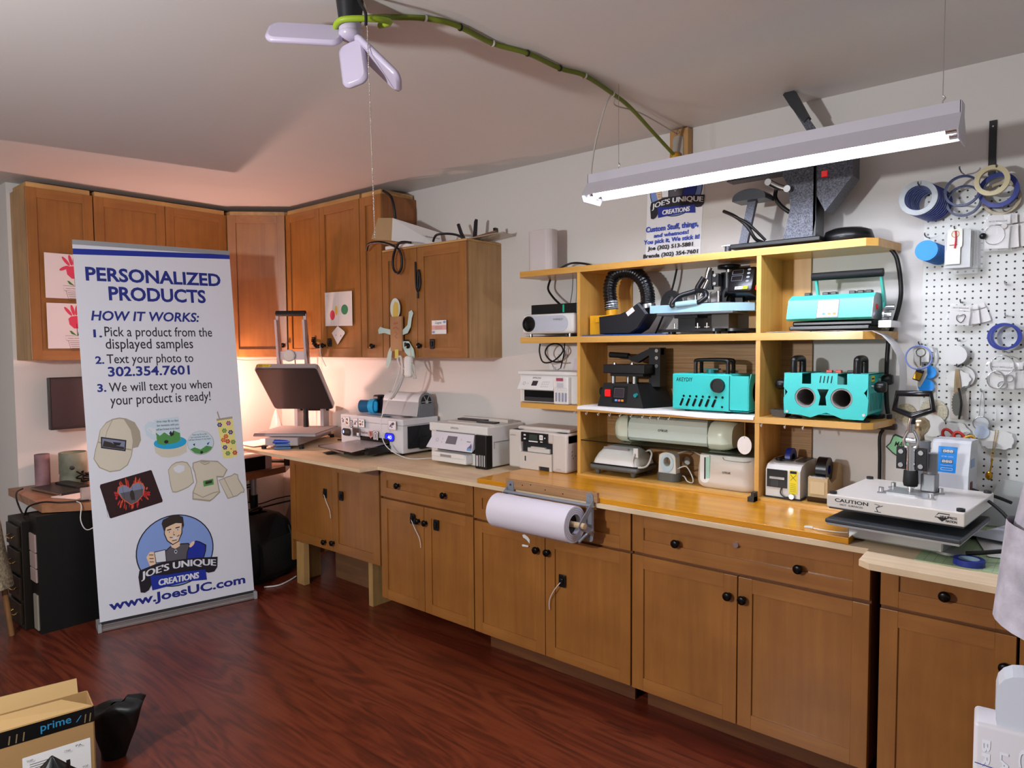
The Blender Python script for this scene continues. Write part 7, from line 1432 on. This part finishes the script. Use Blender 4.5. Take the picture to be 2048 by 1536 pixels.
g = G(); g.b(-.03, .05, -.03, .03, 0, .035, 0, .01); one('red_item', g, mat('item_red', '#9c2b2c', .5), 'small red item on the desk beside the banner', 'item', (.52, -1.52, .713))
# under the plywood: black box on the desk, backpack, panel, floor bits
t = thing('storage_box', 'black-fronted box with a white side on the desk under the plywood', 'box', (.62, -.62, .713), .12)
g = G(); g.b(-.16, .05, -.18, .13, 0, .10, 0, .003); part('box', g, mat('box_white', '#cfc2c0', .5), t)
g = G(); g.b(.0505, .055, -.18, .07, .003, .098); part('front', g, BLACK, t)
t = thing('tool_bar', 'dark metal bar tool on the desk beside the left base cabinet', 'tool', (.56, -.36, .713), .3)
g = G(); g.cyl((-.12, 0, .02), (.1, 0, .03), .014); g.b(.06, .1, -.03, .03, 0, .06); part('bar', g, BLACK, t)
t = thing('backpack', 'black backpack on the floor between the banner and the left base cabinet', 'backpack', (.80, -.70, 0), .25)
g = G(); R = []
for k, (z, sx, sy) in enumerate(((.0, .15, .19), (.04, .18, .225), (.15, .19, .235), (.28, .18, .225), (.38, .15, .20), (.43, .10, .15), (.445, .04, .07))):
    q = rrect(-sx, sx, -sy, sy, min(sx, sy)*.6, 6); R.append([(x+.012*math.sin(6*y*9+k), y+.008*math.sin(x*30+k*2), z) for x, y in q+q[:1]])
g.sheet(R); part('bag', g, mat('backpack_black', '#0d100f', .7, bump=.6, nscale=25), t)
g = G(); R = []
for z, sx in ((.05, .20), (.08, .225), (.2, .23), (.27, .215), (.29, .19)): R.append([(sx, y, z) for y in (-.16, -.1, 0, .1, .16)])
g.sheet(R, t=(-.03, 0, 0)); part('front_pocket', g, mat('backpack_black', '#0d100f'), t)
for y0 in (.10, .19):
    g = G(); g.tube([(.20, y0, .36), (.215, y0+.01, .28), (.22, y0, .20), (.215, y0+.01, .12)], .004, 6); part('zipper', g, mat('zip_grey', '#4b5048', .3, .6), t)
g = G(); g.tube([(-.05, -.06, .43), (0, -.05, .47), (.0, .05, .47), (-.05, .06, .43)], .010, 8); part('handle', g, BLACK, t)
t = thing('tilted_panel', 'beige flat box leaning on the wall behind the backpack', 'box', (.50, -.24, 0), -.3)
g = G(); g.at((0, 0, .21), rx=.0, ry=-.75); g.b(-.22, .22, -.02, .02, -.12, .12, 0, .004); part('box', g, mat('panel_beige', '#b08f84', .6), t)
cable('floor_cable', [(.30, -.55, .45), (.45, -.5, .42), (.6, -.42, .47), (.8, -.40, .52), (.95, -.42, .56)], .004, CABLE, 'black cable sagging behind the backpack towards the cabinet')
cable('floor_cable', [(.30, -.60, .35), (.5, -.5, .40), (.75, -.45, .47), (.98, -.45, .53)], .006, CABLE, 'second black cable rising to the cabinet above the backpack')
cable('floor_cable', [(1.06, -.80, .006), (1.10, -.72, .006), (1.07, -.62, .006), (1.04, -.55, .01)], .005, WCABLE, 'white cable on the floor in front of the backpack')
t = thing('spray_can', 'small white canister standing beside the wooden post on the floor', 'can', (1.055, -.50, 0))
g = G(); g.cyl((0, 0, 0), (0, 0, .10), .025); part('body', g, mat('can_whitish', '#aab0be', .4), t)
g = G(); g.cyl((0, 0, .10), (0, 0, .125), .022); part('cap', g, BLACK, t)

# ================================================================ FLOOR, LOWER LEFT
t = thing('cardboard_box', 'open brown shipping box with black tape and white label, lower left on the floor', 'box', (2.511, -2.289, 0), 1.39)
KR = mat('kraft_box', '#a37f50', .8); KI = mat('kraft_inside', '#b08f5e', .8)
# local x runs along the labelled face (towards the right of the photo), local -y faces the camera
g = G(); W, D, H = .40, .15, .30
g.b(-W, 0, 0, .004, 0, H); g.b(-W, 0, D-.004, D, 0, H); g.b(-.004, 0, 0, D, 0, H); g.b(-W, -W+.004, 0, D, 0, H); g.b(-W, 0, 0, D, 0, .004)
part('walls', g, KR, t)
g = G(); g.sheet([[(-W, D, H), (-.03, D, H)], [(-W, D+.03, H+.05), (-.03, D+.025, H+.045)]], smooth=False, t=(0, .004, 0)); g.sheet([[(-W, .002, H), (-.005, .002, H)], [(-W, .06, H+.03), (-.09, .07, H+.022)]], smooth=False, t=(0, 0, .004)); part('flap', g, KI, t)
g = G(); pr = Print(g, (-W, 0, 0), (1, 0, 0), (0, 0, 1), .0008); pr.poly([(0, H-.055), (W, H-.055), (W, H), (0, H)], 0); pr.text('prime', .24, .33, H-.045, H-.01, 1, .01); pr.line([(.345, H-.04), (.36, H-.02)], .003, 1); pr.text('prime', .03, .12, H-.045, H-.01, 1, .01)
for x in (.15, .17, .19, .37, .385): pr.line([(x, H-.05), (x+.004, H-.02)], .004, 2)
part('tape', g, [BLACK, mat('tape_print_blue', '#2f7fa8', .4), mat('tape_print_tan', '#7a6a4a', .5)], t)
g = G(); pr = Print(g, (-.215, 0, .075), (1, 0, 0), (0, 0, 1), .0009); pr.poly(rrect(0, .20, 0, .115, .003), 0)
for x0, x1, z0, z1 in ((.005, .012, .05, .075), (.125, .137, .01, .06)): pr.poly(rrect(x0, x1, z0, z1, .001), 1)
pr.poly(rrect(.10, .115, .005, .03, .001), 2)
for k in range(6): pr.line([(.02, .085-.008*k), (.075-.01*(k % 3), .085-.008*k)], .002, 2)
for k in range(14): pr.line([(.03+k*.005, .012), (.03+k*.005, .036)], .0015+.0015*(k % 2), 1)
for x, z, s in ((.012, .098, 'SHIP'), (.172, .015, 'TOP'), (.12, .092, 'CTSAB'), (.155, .10, 'PA')): pr.text(s, x, x+.018, z, z+.007, 1)
for k in range(9): pr.line([(.14+k*.006, -.02), (.14+k*.006, -.002)], .002+.001*(k % 3), 1)
part('shipping_label', g, [PAPER, INK, GREY], t)
g = G(); R = []; rr = V((.76, .649, 0)); ff = V((-.649, .76, 0))
for k in range(12):
    u = min(1, k/9); h = .20*u**.85+(0, .012, .016)[max(0, k-9)]; sh = (1, .75, .3)[max(0, k-9)]
    c = V((2.42-.01*u, -2.15, 0))+rr*(-.07+.035*u)+ff*.02
    R.append([c+rr*(.045+.06*u)*sh*math.cos(a)*(1+.10*math.sin(3*a+k*.5))+ff*(.03+.035*u)*sh*math.sin(a)*(1+.12*math.cos(4*a+k))+V((0, 0, max(.002, h+(.018*math.cos(a)+.008*math.sin(3*a))*u))) for a in [2*PI*i/26 for i in range(27)]])
g.sheet(R); one('black_bag', g, mat('bag_black', '#0a0e0e', .5, bump=.5, nscale=20), 'limp black bag on the floor behind the brown shipping box', 'bag')
t = thing('plastic_bag', 'shiny black plastic bag peeking up at the bottom edge in front of the shipping box', 'bag', (2.72, -2.48, 0))
g = G(); R = []
for k in range(7):
    z = .285*(k/6)**.8; r = .14*(1-.99*(k/6)**1.5)+.002; R.append([(r*math.cos(a)*(1+.16*math.sin(4*a+k)), r*math.sin(a)*(1+.14*math.cos(5*a+k*1.3)), z) for a in [2*PI*i/24 for i in range(25)]])
g.sheet(R, smooth=False); g.plate([(p[0], p[1]) for p in R[0][:-1]], (0, 0, 0), (1, 0, 0), (0, 1, 0), (0, 0, 0)); part('bag', g, mat('bag_shiny', '#121414', .18), t)

# ================================================================ RIGHT EDGE: GARMENT AND JUG
FZ = mat('heather_fleece', '#9d97a0', .95, noise=.25, nscale=45, bump=.8)
t = thing('hanging_garment', 'heather grey fleece sleeve hanging into the right edge of the photo', 'garment', (5.162, -2.40, 1.29))
g = G(); R = []; er = V((.995, .099, 0)); ef = V((-.099, .995, 0))
for k in range(13):
    u = k/12; z = .55*u; rx = .075-.01*u; off = .004+.024*(z/.155) if z < .3 else .05
    c = er*(rx+off)+ef*.07
    R.append([c+er*(rx*math.cos(a)+.004*math.sin(3*a+k*.7))+ef*(.055*math.sin(a)+.004*math.cos(4*a+k))+V((0, 0, z-(.022*math.cos(a) if k == 0 else 0))) for a in [2*PI*i/36 for i in range(37)]])
g.sheet(R); g.sheet([[p+ef*.0 for p in R[0]], [er*.079+ef*.07+(p-er*.085-ef*.07)*.82+V((0, 0, .10)) for p in R[0]]]); part('sleeve', g, FZ, t)
t = thing('plastic_jug', 'white plastic jug with embossed lettering at the lower right corner of the photo', 'jug', (5.11, -2.0, .72), .107)
g = G(); g.b(.0, .26, .0, .06, .0, .322, 0, .006, 3); part('body', g, mat('jug_white', '#cbc7cc', .4), t)
g = G(); g.plate(rrect(.025, .24, .30, .398, .03), (0, .006, 0), (1, 0, 0), (0, 0, 1), (0, .045, 0)); part('shoulder', g, mat('jug_blue_white', '#c5c9d3', .35), t)
g = G(); pr = Print(g, (0, 0, .31), (0, 0, -1), (1, 0, 0), .0006)
for k, w_ in enumerate(('BRIGHT', 'LAUNDRY', 'CLEAN')): pr.text(w_, .01+.012*(k == 1), .13, .010+.021*k, .020+.021*k, 0, .03)
pr.line([(.046, .002), (.05, .05)], .0012, 1)
part('lettering', g, [mat('jug_emboss', '#dfe1ea', .3), BLUEINK], t)
t = thing('side_table', 'small side table carrying the white jug', 'table', (5.35, -2.0, 0), 0)
g = G(); g.b(-.30, .36, -.14, .34, .695, .72); part('table_top', g, PLY, t)
for x in (-.26, .32):
    for y in (-.1, .30):
        g = G(); g.b(x-.02, x+.02, y-.02, y+.02, 0, .695); part('leg', g, PLY, t)
